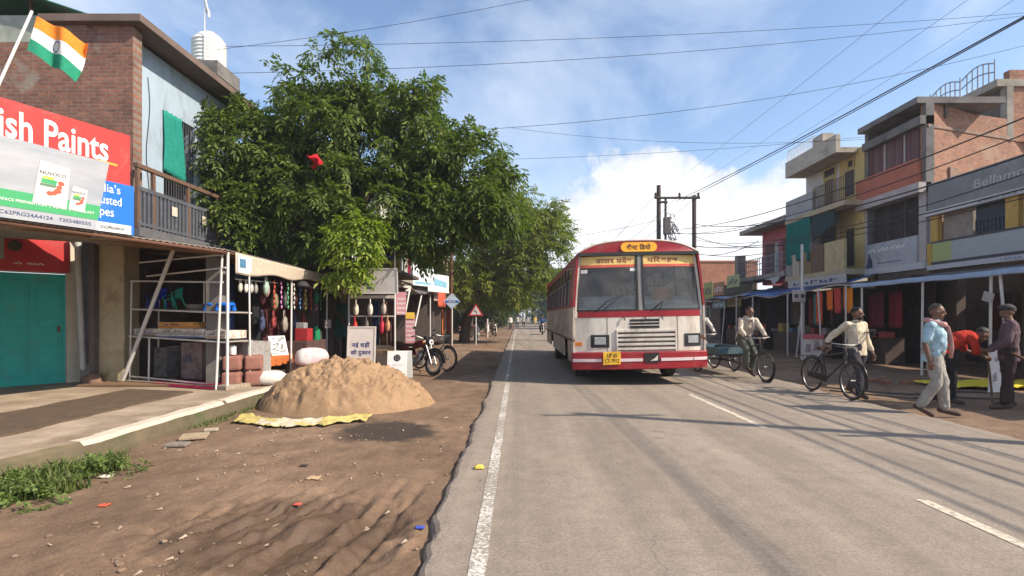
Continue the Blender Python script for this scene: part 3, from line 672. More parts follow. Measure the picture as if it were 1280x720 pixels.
b.box(-7.48, -7.41, 9.98, 14.2, 3.98, 4.06); b.box(-7.48, -7.41, 9.98, 14.2, 3.3, 3.36); b.build('baluster', mat('dark_slate_paint', (.085, .09, .105), .6, .3, 6, stain=((.25, .25, .25), 5, .6, .8)), bal, True)
b = MB(); b.box(-7.49, -7.40, 9.95, 14.2, 4.42, 4.50)
for y in (9.97, 10.4, 11.5, 12.6, 13.7): b.box(-7.475, -7.415, y, y+.07, 3.26, 4.42)
b.build('railing', mat('brown_rail_wood', (.13, .075, .05), .7, .25, 8), bal, True)
for y in (10.95, 12.0):
    b = MB(); b.box(-7.415, -7.40, y, y+.17, 3.66, 3.86); b.build('medallion', mat('pale_tile', (.55, .47, .38), .5, .3, 20), bal, True, bevel=.01)
wd = MB(); wd.box(-8.25, -8.2, 11.4, 12.5, 3.3, 6.1); win = wd.build('window', mat('dark_interior', (.02, .02, .022), .9), h, True)
tubes('window_grille', mat('dark_iron', (.05, .05, .055), .6), win, [[V((-7.93, 11.44+.085*i, 3.3)), V((-7.93, 11.44+.085*i, 6.1))] for i in range(13)]+[[V((-7.93, 11.4, z)), V((-7.93, 12.5, z))] for z in (4.2, 5.2)], .011, 6, True)
b = MB(); b.grid(lambda u, v: V((-7.87+.03*sin(u*26+v*3), 11.35+.62*u+.12*(1-v)*u, 4.75+1.35*v-.10*u*(1-v))), 30, 12, (.006, 0, 0)); b.build('curtain', cloth('teal_net', (.02, .21, .165)), win, True, smooth=True)
tubes('wall_cable', BLACKT, h, [[V((-7.88, 10.9+.05*sin(z*3), 3.4+z)) for z in np.arange(0, 3.4, .2)], [V((-7.88, 10.65+.05*sin(z*2+1), 3.4+z)) for z in np.arange(0, 3.4, .2)]], .007, 5, True)
# shed of green sheets on the roof
s = thing('roof_shed', 'green sheet shelter on the roof of the brick house', 'shed', (-10, 11.5, 6.9))
b = MB(); b.grid(lambda u, v: V((-11.8+3.3*u, 10.15+2.2*v, 7.92-.42*max(0, u-.62)/.38-.25*max(0, .3-u)+.03*sin(v*9))), 14, 8, (0, 0, .02)); b.build('sheet', mat('green_tarp', (.015, .13, .065), .6, .25, 5), s, True)
tubes('post', RUST, s, [[V((x, y, 6.9)), V((x, y, z))] for x, z in ((-11.5, 7.8), (-9.9, 7.9), (-8.7, 7.5)) for y in (10.4, 12.4)], .03, 8, True)
b = MB(); b.box(-11.6, -9.6, 10.36, 10.42, 6.92, 7.6); b.build('side_sheet', mat('pale_sheet', (.30, .33, .28), .8, .3), s, True)
# water tank and its little flag
tk = thing('water_tank', 'white ribbed water tank on the roof beside a small flag', 'water tank', (-7.85, 13.0, 7.42))
b = MB(); pr = [(.40, 0)]+[(.42+.022*(i % 2), .05+.05*i) for i in range(14)]+[(.40, .78), (.3, .90), (.16, .95), (.16, 1.0)]; b.lathe([(r_*.9, z_*.92) for r_, z_ in pr], (0, 0, .35), n=28); b.build('tank', mat('white_plastic', (.72, .71, .68), .5, .1), tk, smooth='auto')
b = MB(); b.box(-.5, .5, -.5, .5, 0, .35); b.build('plinth', CONCD, tk)
fl = thing('small_flag', 'small white flag on a thin stick above the water tank', 'flag', (-7.72, 12.6, 7.42))
tubes('stick', WHITE, fl, [[V((0, 0, 0)), V((0, 0, 2.0))]], .012)
b = MB(); b.grid(lambda u, v: V((.02+.1*u-.05*v*u+.02*sin(v*5), .03*sin(u*6+v*4), 1.6+.42*v-.2*u)), 8, 10, (0, .005, 0)); b.build('cloth', cloth('grey_white_cloth', (.6, .57, .52)), fl, smooth=True)
# --- shop with teal door
A, B = V((-10.75, 8.05, .2)), V((-8.75, 10.22, .2)); FD = Fr(A, B-A); Ld = (B-A).length
sh = thing('door_shop', 'shop front with teal metal doors below a red wall panel', 'shop', tuple(A.lerp(B, .5)))
b = MB(); b.fbox(FD, -2.2, Ld-.20, 2.15, 3.0, -.25, 0); b.fbox(FD, Ld-.20, Ld, 0, 3.0, -.25, .0); b.fbox(FD, -2.2, .18, 0, 2.15, -.25, 0); b.build('wall', mat('cream_plaster', (.52, .46, .36), .9, .2, 2, .3), sh, True)
TEAL = paint('teal_enamel', (.012, .33, .275), .5, .5)
for i, (a0, a1) in enumerate(((.2, .92), (.93, 1.78), (1.79, Ld-.215))):
    b = MB(); b.fbox(FD, a0, a1, .0, 2.13, -.12, -.06-.01*(i % 2))
    for k in range(2):
        for z0, z1 in ((.15, .62), (.72, 1.0), (1.1, 1.28), (1.38, 2.0)):
            q0 = a0+.06+(a1-a0)*.5*k; q1 = q0+(a1-a0)*.5-.12
            b.fbox(FD, q0, q1, z0, z1, -.06, -.045); b.fbox(FD, q0+.04, q1-.04, z0+.04, z1-.04, -.045, -.038)
    d = b.build('door', TEAL, sh, True, bevel=.006)
    hb = MB(); hb.fbox(FD, a1-.12, a1-.08, 1.0, 1.12, -.045, -.01); hb.build('handle', RUST, d, True)
b = MB(); b.fbox(FD, -2.2, Ld-.16, 2.16, 2.98, .0, .04); rp = b.build('signboard', paint('red_sign_paint', (.42, .03, .028), .5, .4), sh, True)
b = MB()
for i in range(4): b.fbox(FD, 1.35+.14*i, 1.46+.14*i, 2.33+.03*(i % 2), 2.9-.04*(i % 3), .04, .046)
b.build('torn_paper', mat('grey_paper', (.30, .28, .25), .9, .3, 12), rp, True)
b = MB(); b.lathe([(.10, 0), (.10, .02), (.06, .025)], FD.P(2.02, 2.62, .042), FD.n, 20); b.build('emblem', mat('emblem_dark', (.06, .05, .03), .6, .6, 30), rp, True)
lettering('~UNRO  PVC-Pipe', FD, 2.0, 2.42, 2.28, 2.33, WHITET, rp, .045)
# --- awning roof along the edge of the forecourt and stall
E_ = [V((-7.3, 3.6, 2.72)), V((-6.28, 6.2, 2.70)), V((-5.75, 7.46, 2.69)), V((-5.2, 9.14, 2.70)), V((-5.12, 11.5, 2.66)), V((-5.12, 14.1, 2.60))]
def edge(u):
    k = u*(len(E_)-1); i = min(int(k), len(E_)-2); return E_[i].lerp(E_[i+1], k-i)
def aback(y): return -8.35-2.9*max(0, min(1, (9.7-y)/.8))
aw = thing('awning', 'long rusty tin awning in front of the brick house', 'awning', (-6.3, 9, 2.7))
b = MB(); b.grid(lambda u, v: edge(u).lerp(V((aback(edge(u).y), edge(u).y+.35*(1-u), 3.02)), v)+V((0, 0, .012*sin(u*520))), 240, 10, (0, 0, .012)); b.build('tin_sheet', TIN, aw, True)
tubes('edge_beam', RUST, aw, [[edge(u)-V((.02, 0, .05)) for u in np.linspace(0, 1, 40)]], .028, 8, True)
for u in (.05, .2, .35, .5, .6, .75, .9): tubes('rafter', WOOD, aw, [[edge(u)-V((.1, 0, .06)), V((-8.35, edge(u).y+.35*(1-u), 2.93))]], .035, 8, True)
P1, P2 = gnd(270, 487, .2), gnd(284, 487, .2)
for p, tz, ty, rr in ((P1, V((-5.32, 9.2, 2.66)), 0, .021), (P2, V((-5.22, 9.2, 2.66)), 0, .025), (V((-5.2, 11.7, .2)), V((-5.18, 11.7, 2.62)), 0, .022), (V((-5.2, 13.9, .2)), V((-5.2, 13.9, 2.58)), 0, .022)):
    tubes('post', PIPE, aw, [[p, tz]], rr, 10, True)
b = MB(); b.grid(lambda u, v: V((-5.08+.04*sin(u*7)*(1-v), 9.2+4.7*u, 2.66-.06*u-(.38-.20*u+.03*sin(u*16))*(1-v))), 50, 8, (.006, 0, 0)); vl = b.build('valance', cloth('cream_tarp', (.46, .38, .29)), aw, True, smooth=True)
b = MB(); b.box(-5.075, -5.06, 9.24, 9.72, 2.30, 2.62); pn = b.build('corner_banner', mat('white_flex', (.62, .62, .6), .5, .1), aw, True)
b = MB(); b.box(-5.058, -5.054, 9.3, 9.5, 2.4, 2.56); b.build('print', mat('blue_print', (.08, .2, .33), .6, .5, 25), pn, True)
# --- the big signboard on the awning edge: red board, blue board, a flex banner over both
d_ = V((.388, .922, 0)); FS = Fr((-5.72, 7.46, 2.70), d_, n=(d_.y, -d_.x, 0))
sg = thing('shop_signboard', 'large red and blue paint shop signboard with a cement bag banner', 'signboard', tuple(FS.P(-1, 0, 0)))
b = MB(); b.fbox(FS, -3.6, 0.04, .0, 1.44, -.06, 0); b.build('backing_frame', RUST, sg, True)
b = MB(); b.fbox(FS, -3.62, .05, .72, 1.45, .0, .012); rd = b.build('red_board', mat('red_flex', (.52, .035, .030), .5, .14, 1.5, stain=((.55, .13, .10), 2.4, .55, .8)), sg, True)
b = MB(); b.fbox(FS, -3.62, .10, .0, .719, .003, .018); bl = b.build('blue_board', mat('blue_flex', (.008, .13, .50), .5, .14, 1.5, stain=((.08, .2, .48), 2.4, .55, .8)), sg, True)
b = MB(); b.fbox(FS, -3.62, .06, .0, .13, .019, .023); ws = b.build('white_strip', mat('white_flex2', (.56, .56, .55), .5, .06), bl, True)
lettering(textmesh('British Paints', .018), FS, -1.88, -.235, .985, 1.34, WHITET, rd, .014)
b = MB(); b.prism(FS, [(-.36, .962), (-.12, .955), (-.12, .985), (-.36, .992)], .012, .017); b.build('underline', mat('orange_print', (.85, .35, .05), .5), rd, True)
for i, (tx, a1) in enumerate((("India's", -.085), ('trusted', -.07), ('pipes', -.17))):
    lettering(tx, FS, a1-(.36, .36, .27)[i], a1, .56-.17*i-(.04 if i == 2 else 0), .68-.17*i, WHITET, bl, .021)
lettering('GC6Z2PRG24A4124', FS, -.34, -.04, .045, .085, BLACKT, ws, .0255)
bn = [(-3.6, .0), (-.40, .0), (-.235, .97), (-3.6, 1.02)]
b = MB(); b.prism(FS, bn, .030, .036); bb = b.build('banner', mat('grey_flex', (.36, .37, .39), .45, .22, 1.3, stain=((.22, .26, .31), .9, .45, .7), str_=(.4, .4, 2.2)), sg, True)
b = MB(); b.prism(FS, [(-3.6, .14), (-.376, .14), (-.342, .34), (-3.6, .37)], .037, .040); gs = b.build('green_strip', mat('green_print', (.05, .32, .12), .5, .08), bb, True)
lettering('ADHESIVE  |  SURFACE PREPARATION  |  REPAIR  |  ANCILLARY', FS, -1.75, -.42, .20, .245, WHITET, gs, .0425)
lettering('GSC62PRG24A4124   7303480555', FS, -1.5, -.46, .05, .095, NAVYT, bb, .038)
for (u0, u1, v0, v1, tl, fs) in ((-1.10, -.70, .235, .79, .05, 1.), (-.72, -.50, .225, .55, .02, .55)):
    b = MB(); b.prism(FS, [(u0, v0), (u1-.04, v0-.01), (u1, v1-.03), (u0+tl+.03, v1)], .041, .046); bg_ = b.build('bag_picture', mat('bag_print', (.56, .54, .52), .5, .12), bb, True)
    w_, h_ = u1-u0, v1-v0
    lettering('NUVOCO', FS, u0+.2*w_, u0+.88*w_, v0+.70*h_, v0+.78*h_, BLACKT, bg_, .0475)
    for cm, x0, x1, y0, y1 in (('green_print', .22, .62, .50, .60), ('yellow_print', .25, .55, .61, .66), ('ink', .18, .6, .43, .49)):
        q = MB(); q.prism(FS, [(u0+x0*w_, v0+y0*h_), (u0+x1*w_, v0+y0*h_-.004), (u0+x1*w_+.01, v0+y1*h_), (u0+x0*w_+.01, v0+y1*h_)], .046, .0475); q.build('patch', mat(cm, dict(green_print=(.05, .32, .12), yellow_print=(.75, .55, .05), ink=(.12, .2, .12))[cm], .5), bg_, True)
    q = MB()
    for (x, y, r) in ((.75, .55, .09), (.66, .36, .10), (.45, .28, .09), (.56, .30, .08), (.7, .45, .08)): q.prism(FS, [(u0+x*w_+r*w_*cos(a), v0+y*h_+r*h_*.6*sin(a)) for a in [2*pi*k/14 for k in range(14)]], .046, .0478+.0004*r*10)
    q.build('splash', mat('red_print', (.75, .10, .05), .5), bg_, True)
# flag on a stick
f = thing('tricolour_flag', 'orange white and green flag on a leaning white stick above the signboard', 'flag', (-6.42, 6.1, 4.1))
p0, p1 = at(-6, 115, 6.2), at(40, 14, 6.5); tubes('stick', WHITE, f, [[p0, p1]], .016, 8, True)
fo, fu, fv = at(34, 62, 6.5), at(92, 84, 6.75)-at(34, 62, 6.5), at(46, 20, 6.5)-at(34, 62, 6.5)
def fp(u, v): return fo+fu*u*(1+.12*v)+fv*v+V((.10, -.24, .04))*sin(u*10+v*2.5)*.42*u+V((0, 0, -.16))*u*(1-.6*v)
b = MB(); b.grid(fp, 30, 18); b.mi = [0 if j < 6 else (1 if j < 12 else 2) for j in range(18) for i in range(30)]; b.build('cloth', [cloth('flag_green', (.03, .27, .16)), cloth('flag_white', (.75, .75, .72)), cloth('flag_saffron', (.8, .26, .04))], f, True, smooth=True)
b = MB(); nn_ = (fp(.55, .5)-fp(.5, .5)).cross(fp(.5, .55)-fp(.5, .5)).normalized(); nn_ = nn_ if nn_.y < 0 else -nn_
q = [[fp(.5+.09*r*cos(a), .5+.15*r*sin(a))+nn_*.006 for a in [2*pi*k/24 for k in range(24)]] for r in (.82, 1.)]
b.add(q[0]+q[1], [(k, (k+1) % 24, 24+(k+1) % 24, 24+k) for k in range(24)])
for k in range(12): a = 2*pi*k/12; b.add([fp(.5, .5)+nn_*.006, fp(.5+.09*cos(a)*.85, .5+.15*sin(a)*.85)+nn_*.006, fp(.5+.09*cos(a+.1)*.85, .5+.15*sin(a+.1)*.85)+nn_*.006], [(0, 1, 2)])
b.build('wheel_emblem', NAVYT, f, True)
# --- pillar, drain pipe, rubble
b = MB(); rr_ = [[V((x+.02*nz(z*3, x), y+.02*nz(z*2, y), z)) for x, y in ((-8.26, 10.02), (-7.99, 10.0), (-7.72, 10.02), (-7.72, 10.45), (-8.26, 10.45))] for z in np.linspace(.18, 3.06, 24)]; b.loft(rr_)
tag(b.build('stone_pillar', PLASTER, bevel=.02), 'worn yellowish plaster pillar under the awning', 'pillar')
tag(tubes('drain_pipe', paint('grey_pipe', (.42, .41, .39), .6), None, [[at(97, 288, 9.95), at(98, 330, 9.95), at(104, 462, 10.0)]], .055, 12), 'thick grey drain pipe beside the teal doors', 'pipe')
b = MB(); b.ell((-8.15, 9.78, .28), (.20, .14, .13), None, 12, 8, jit=.5); tag(b.build('rubble_stone', mat('brick_rubble', (.2, .12, .085), .95, .4, 8, .7), smooth=True), 'lump of brick rubble at the pillar foot', 'stone')
# --- display rack of pipes
r0, r1 = V((-7.62, 10.02, .2)), V((-5.24, 9.17, .2)); FR = Fr(r0, r1-r0); Lr = (r1-r0).length
rk = thing('display_rack', 'whitish pipe display rack with shelves beside the awning posts', 'rack', tuple(r0.lerp(r1, .5)))
sg_ = [[FR.P(.02, 0), FR.P(.08, 2.0)], [FR.P(.02, 0, -.55), FR.P(.06, 2.0, -.55)], [FR.P(Lr+.03, 0, -.5), FR.P(Lr, 2.2, -.5)], [FR.P(.05, 1.45), FR.P(Lr, 1.37)], [FR.P(.05, 1.45, -.55), FR.P(Lr, 1.37, -.55)],
    [FR.P(.05, 2.0), FR.P(Lr-.06, 1.92)], [FR.P(.5, 2.08), FR.P(Lr, 2.18)], [FR.P(.3, 2.35), FR.P(Lr-.05, 2.42)], [FR.P(0, .92), FR.P(Lr+.02, .84)], [FR.P(0, .92, -.55), FR.P(Lr+.02, .84, -.55)], [FR.P(.03, .14), FR.P(Lr-.2, .07)], [FR.P(1.3, .9, -.55), FR.P(1.32, 2.0, -.55)], [FR.P(1.85, .9, -.55), FR.P(1.85, 2.0, -.55)], [FR.P(.52, 0, -.02), FR.P(.54, .9, -.02)]]
tubes('pipe_frame', PIPE, rk, sg_, .0165, 8, True)
tubes('diagonal_brace', PIPE, rk, [[at(154, 474, 9.9), at(218, 309, 9.45)]], .036, 10, True)
for z, dz in ((1.45, -.08), (.92, -.08)):
    b = MB(); b.hexa([FR.P(.04, z, .0), FR.P(Lr, z+dz, .0), FR.P(Lr, z+dz, -.55), FR.P(.04, z, -.55), FR.P(.04, z+.02, .0), FR.P(Lr, z+dz+.02, .0), FR.P(Lr, z+dz+.02, -.55), FR.P(.04, z+.02, -.55)]); b.build('shelf', mat('grey_shelf_board', (.32, .28, .24), .85, .25, 3), rk, True)
b = MB(); b.fbox(FR, .0, Lr+.1, -.01, .07, -1.9, .08); tag(b.build('plank_platform', mat('weathered_plank', (.30, .24, .18), .9, .3, 3, .3, str_=(1, 6, 1)), bevel=.01), 'low plank platform under the display rack', 'platform')
b = MB(); b.grid(lambda u, v: FR.P(.75+1.6*u, .085+.012*nz(u*8, v*6)-.07*max(0, v-.93)/.07*1.1, .12*v-.9*(1-v)), 30, 20, (0, 0, .006)); tag(b.build('floor_mat', cloth('maroon_mat', (.20, .015, .04)), smooth=True), 'maroon cloth mat spread on the plank platform', 'mat')
def carton(nm, label, a0, a1, z0, z1, c0, c1, col, txt=None, stripe=None, cat='box', F_=None):
    F_ = F_ or FR; b = MB(); b.fbox(F_, a0, a1, z0, z1, c0, c1); o = b.build(nm, mat('card_'+nm+str(len(_mc)), col, .75, .2, 7, stain=((col[0]*.6, col[1]*.55, col[2]*.5), 6, .5, .6)), bevel=.006); tag(o, label, cat)
    if stripe:
        q = MB(); q.fbox(F_, a0+.01, a1-.01, z0+(z1-z0)*.1, z0+(z1-z0)*.38, c1, c1+.0035); q.build('print_band', mat('band'+str(stripe), stripe, .6, .3, 14), o)
    if txt: lettering(txt, F_, a0+(a1-a0)*.12, a0+(a1-a0)*.55, z0+(z1-z0)*.45, z0+(z1-z0)*.75, NAVYT, o, c1+.004, False)
    return o
carton('flat_box', 'white flat box at the left end of the rack shelf', .06, .74, .955, 1.07, -.5, -.04, (.55, .52, .47), '~STAR', (.3, .3, .34))
carton('flat_box', 'tan flat box under the white box at the left of the rack', .10, .72, .935, .953, -.5, -.02, (.45, .33, .20))
carton('flat_box', 'blue and white flat box at the bottom of the long stack', .74, 2.0, .915, .97, -.52, -.0, (.50, .50, .52), None, (.08, .1, .35))
carton('flat_box', 'white printed flat box in the middle of the long stack', .76, 1.95, .972, 1.08, -.5, -.02, (.58, .53, .47), '~prime  steel', (.40, .32, .25))
carton('flat_box', 'orange flat box on top of the long stack on the rack', .76, 1.78, 1.082, 1.20, -.48, -.04, (.55, .27, .08), '~gas stove', (.50, .20, .06))
carton('flat_box', 'cream flat box at the right end of the rack shelf', 2.0, 2.48, .90, 1.05, -.5, -.02, (.56, .50, .43), '~fan', (.45, .3, .22))
carton('carton', 'tall brown carton standing on the planks under the rack', .95, 1.5, .09, .80, -.9, -.35, (.23, .165, .16), '~COOLER', None, 'carton')
carton('carton', 'grey carton behind the right end of the rack', 1.85, 2.45, .09, .82, -1.1, -.55, (.27, .25, .235), None, None, 'carton')
carton('carton', 'dark grey carton at the left below the rack', .12, .48, .09, .68, -.9, -.4, (.14, .13, .13), None, None, 'carton')
def chair(label, F_, a, z, c, col, tilt):
    t = thing('plastic_chair', label, 'chair', tuple(F_.P(a, z, c)), atan2(F_.u.y, F_.u.x)); m_ = mat('plastic'+str(col), col, .35, .08)
    Rt = Matrix.Rotation(tilt, 4, 'Y')
    def T(b): b.v = [(Rt @ p)*.5 for p in b.v]; return b
    b = MB(); b.grid(lambda u, v: V((-.22+.44*u, -.22+.42*v, .42-.02*cos((u-.5)*3))), 8, 8, (0, 0, .02)); T(b).build('seat', m_, t, smooth='auto')
    b = MB(); b.grid(lambda u, v: V((-.22+.44*u, .2+.12*v-.05*cos((u-.5)*3), .42+.42*v)), 10, 8, (0, -.02, 0)); T(b).build('backrest', m_, t, smooth='auto')
    for sx in (-1, 1):
        b = MB(); b.path([V((sx*.24, .24, .64)), V((sx*.27, 0, .64)), V((sx*.26, -.2, .60)), V((sx*.24, -.22, .42))], .024, 8, flat=.6); T(b).build('armrest', m_, t, smooth=True)
        for sy in (-1, 1):
            b = MB(); b.tube((sx*.2, sy*.19, .42), (sx*.25, sy*.25, 0), .03, .022); T(b).build('leg', m_, t, smooth='auto')
    return t
chair('dark blue plastic chair on the top shelf of the rack', FR, .36, 1.455, -.3, (.008, .02, .33), -.12)
chair('sea green plastic armchair tipped on the top shelf of the rack', FR, .92, 1.45, -.26, (.01, .30, .22), -.30)
for i, (a, lb) in enumerate(((1.98, 'bright blue plastic stool on the rack shelf, nearer the middle'), (2.27, 'bright blue plastic stool at the right end of the rack shelf'))):
    st = thing('plastic_stool', lb, 'stool', tuple(FR.P(a, 1.41, -.22)), 0, 'blue stools on the rack'); m_ = mat('plastic_blue', (.01, .13, .55), .35, .08)
    b = MB(); b.lathe([(.15, .10), (.155, .13), (.14, .15), (.0, .155)], n=20); b.build('seat', m_, st, smooth='auto')
    for k in range(4):
        an = pi/4+k*pi/2; b = MB(); b.tube((.11*cos(an), .11*sin(an), .12), (.145*cos(an), .145*sin(an), 0), .045, .04); b.build('leg', m_, st, smooth='auto')
b = MB(); b.lathe([(.2, 0), (.22, .05), (.22, .1), (.24, .11)], FR.P(1.5, 1.43, -.3), n=20); tag(b.build('plastic_tub', mat('brown_plastic', (.16, .13, .11), .5)), 'dull brown plastic tub on the rack shelf between the chairs and stools', 'tub')
# --- goods in front of the stall
cm = mat('reddish_crate', (.26, .115, .085), .7, .25, 6, stain=((.13, .07, .06), 3, .5, .7))
for i, (x, y, z, lb) in enumerate(((-5.32, 9.55, .2, 'lower reddish crate nearest the awning posts'), (-5.34, 9.6, .50, 'upper reddish crate nearest the awning posts'), (-5.02, 9.75, .2, 'lower reddish crate nearest the white sack'), (-5.06, 9.8, .49, 'upper reddish crate nearest the white sack'))):
    t = thing('crate', lb, 'crate', (x, y, z), .25+.06*i, 'reddish crates by the stall'); b = MB(); b.box(-.155, .155, -.2, .2, 0, .28); b.build('shell', cm, t, bevel=.05, seg=3)
    b = MB(); b.torus((0, 0, .285), (0, 1, 0), .05, .012, 10, 6, 0, pi, start=(1, 0, 0)); b.build('handle', cm, t, smooth=True)
b = MB(); b.lathe([(.055, 0), (.06, .02), (.06, .15), (.04, .17)], (-5.3, 9.5, .80), n=16); tag(b.build('paint_tin', mat('white_tin', (.7, .68, .64), .4), smooth='auto'), 'white tin standing on the stacked crates', 'tin')
def sack(nm, label, c, rad, m_, rz=0., cat='sack', sq=.7):
    t = MB(); M3 = Matrix.Rotation(rz, 3, 'Z')
    t.ell((0, 0, 0), (1, 1, 1), None, 24, 14)
    for i, p in enumerate(t.v):
        q = V((abs(p.x)**sq*(1 if p.x > 0 else -1), abs(p.y)**sq*(1 if p.y > 0 else -1), abs(p.z)**.85*(1 if p.z > 0 else -1)))
        k = 1+.10*NZ.noise(V((p.x*3, p.y*3, p.z*3+c[0]))); t.v[i] = V(c)+M3 @ V((q.x*rad[0]*k, q.y*rad[1]*k, q.z*rad[2]*k))
    return tag(t.build(nm, m_, smooth=True), label, cat)
sack('sack', 'white woven sack lying beside the sand pile', (-4.75, 9.82, .33), (.27, .2, .14), mat('white_sack', (.62, .58, .52), .8, .15, 12, .3), .3)
sack('cloth_bundle', 'pink and white wrapped bundle behind the sand pile', (-4.68, 11.6, .58), (.36, .2, .22), mat('pink_bundle', (.62, .40, .40), .7, .25, 3, stain=((.62, .58, .56), 2.5, .5, .55)), .5, 'bundle')
b = MB(); b.box(-4.98, -4.4, 11.4, 11.85, .16, .40); tag(b.build('low_crate', WOOD, bevel=.01), 'low wooden crate under the pink bundle', 'crate')
tb = thing('counter_table', 'stall table with an orange brown cloth beside the crates', 'table', (-5.65, 10.9, .2))
b = MB(); b.box(-.4, .4, -.95, .95, .40, .43); b.build('tabletop', WOOD, tb)
for x in (-.34, .34):
    for y in (-.88, .88): b = MB(); b.box(x-.03, x+.03, y-.03, y+.03, 0, .40); b.build('leg', WOOD, tb)
b = MB(); b.grid(lambda u, v: V((-.42+.84*min(1, v*1.35)+.012*sin(u*40)*max(0, v-.74)/.26, -.98+1.96*u, .445+.01*nz(u*9, v*7)-(.20+.02*nz(u*11, 2))*max(0, v-.74)/.26)), 50, 16, (0, 0, .004))
tag(b.build('table_cloth', cloth('orange_cloth', (.42, .12, .035)), tb, smooth=True))
def board(nm, label, F_, a0, a1, b0, b1, col, cat='board', th=.02, frame=None):
    b = MB(); b.fbox(F_, a0, a1, b0, b1, -th, 0); o = b.build(nm, mat('bd'+nm+str(len(_mc)), col, .55, .12, 4), bevel=.003); tag(o, label, cat)
    if frame:
        q = MB(); w_ = .03
        for x0, x1, y0, y1 in ((a0-w_, a1+w_, b0-w_, b0), (a0-w_, a1+w_, b1, b1+w_), (a0-w_, a0, b0, b1), (a1, a1+w_, b0, b1)): q.fbox(F_, x0, x1, y0, y1, -th-.01, .012)
        q.build('frame', frame, o)
    return o
FP = Fr((-5.32, 11.45, .64), (.55, .83, 0), (-.25, .1, .96)); o = board('price_board', 'small framed white board of stickers leaning on the stall table', FP, -.2, .2, 0, .45, (.60, .59, .56))
q = MB()
for k in range(26): x, y = rng.uniform(-.17, .14), rng.uniform(.03, .4); q.fbox(FP, x, x+.045, y, y+.02+.02*rng.random(), .002, .004+.0001*k)
q.build('print', mat('sticker_grey', (.16, .16, .15), .6, .5, 30), o)
# stall inside: back wall, concrete jamb, blue pillar and hung goods
st = thing('stall_interior', 'dark open stall behind the cream tarp valance', 'stall', (-6.8, 11.8, .2))
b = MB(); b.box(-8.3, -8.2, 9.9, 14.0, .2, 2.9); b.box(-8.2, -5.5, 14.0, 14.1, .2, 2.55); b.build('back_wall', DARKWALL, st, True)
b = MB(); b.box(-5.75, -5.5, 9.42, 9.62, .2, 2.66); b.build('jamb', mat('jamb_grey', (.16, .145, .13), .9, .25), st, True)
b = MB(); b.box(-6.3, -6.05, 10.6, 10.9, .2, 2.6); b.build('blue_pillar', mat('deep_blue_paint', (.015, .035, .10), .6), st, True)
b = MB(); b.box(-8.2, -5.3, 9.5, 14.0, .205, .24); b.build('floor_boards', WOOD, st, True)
for y, c_ in ((11.3, (.02, .02, .022)), (11.9, (.06, .02, .02)), (12.3, (.12, .02, .02)), (12.75, (.05, .035, .03)), (13.2, (.14, .02, .015))):
    b = MB(); b.grid(lambda u, v: V((-5.75-.10*(y-11)+.03*sin(u*14+y), y+.36*(u-.5), .85+1.4*v)), 14, 8, (.01, 0, 0)); tag(b.build('hung_cloth', cloth('cl'+str(c_), c_), smooth=True), {11.3: 'black cloth hanging beside the blue pillar in the stall', 11.9: 'dark brown cloth hanging next to the black cloth', 12.3: 'dark red cloth hanging in the middle of the stall', 12.75: 'brown cloth hanging beside the dark red cloth', 13.2: 'bright red cloth hanging farthest back in the stall'}[y], 'cloth')
tag(tubes('hanging_rod', PIPE, None, [[V((-5.25, 9.5, 2.2)), V((-5.28, 11.2, 2.24))], [V((-5.25, 10.4, 2.42)), V((-5.25, 12.2, 2.40))]], .012, 6), 'pale rods for hanging goods under the tarp valance', 'rod')
def bag(label, x, y, z, s, col, cat='bag', group=None, nm='hanging_bag'):
    t = thing(nm, label, cat, (x, y, z), .3, group); m_ = mat('bagc'+str(col), col, .7, .2, 9)
    b = MB(); b.ell((0, 0, -s*.9), (s*.25, s*.55, s*.6), None, 14, 9, jit=.2); b.build('pouch', m_, t, smooth=True)
    b = MB(); b.torus((0, 0, -s*.25), (1, 0, 0), s*.42, s*.05, 18, 6); b.build('strap', m_, t, smooth=True); return t
for i, y in enumerate((9.65, 9.85, 10.05, 10.22)): bag(('first', 'second', 'third', 'fourth')[i]+' pale shoe from the corner post on the stall rod', -5.24, y, 2.19, .15, ((.58, .52, .42), (.66, .62, .55), (.5, .47, .42), (.3, .28, .26))[i], 'shoe', 'shoes hung on the stall rod', 'hanging_shoe')
bag('green and white handbag hanging from the stall rod', -5.2, 10.55, 2.30, .24, (.30, .40, .33)); bag('pink white handbag hanging next to the green handbag', -5.3, 10.78, 2.28, .24, (.55, .28, .26))
bag('small green purse hanging near the far end of the stall', -5.12, 13.0, 2.20, .26, (.02, .16, .09))
for i, (y, z, lb) in enumerate(((12.1, 2.22, 'black cap hanging below the middle of the tarp valance'), (13.25, 2.42, 'dark grey cap hanging at the far end of the tarp valance'))):
    t = thing('cap', lb, 'cap', (-5.1, y, z)); b = MB(); b.ell((0, 0, 0), (.15, .17, .13), None, 16, 10, keep=lambda p: p.z > -.2); b.build('crown_panel', mat('cap_black', (.03, .03, .035), .8), t, smooth=True)
    b = MB(); b.ell((.12, 0, -.02), (.14, .12, .012)); b.build('peak', mat('cap_black', (.03, .03, .035)), t, smooth=True)
b = MB(); b.lathe([(.10, 0), (.11, .05), (.10, .26), (.05, .3), (.05, .34)], (-5.1, 12.9, .92), n=16); tag(b.build('green_jar', mat('green_plastic', (.02, .20, .09), .3), smooth='auto'), 'green plastic jar on the stall shelf', 'jar')
b = MB(); b.box(-5.5, -5.0, 12.1, 13.3, .2, .92); tag(b.build('shelf_cabinet', mat('cab_dark', (.09, .05, .045), .8, .3), bevel=.01), 'low dark cabinet behind the pink bundle', 'cabinet')
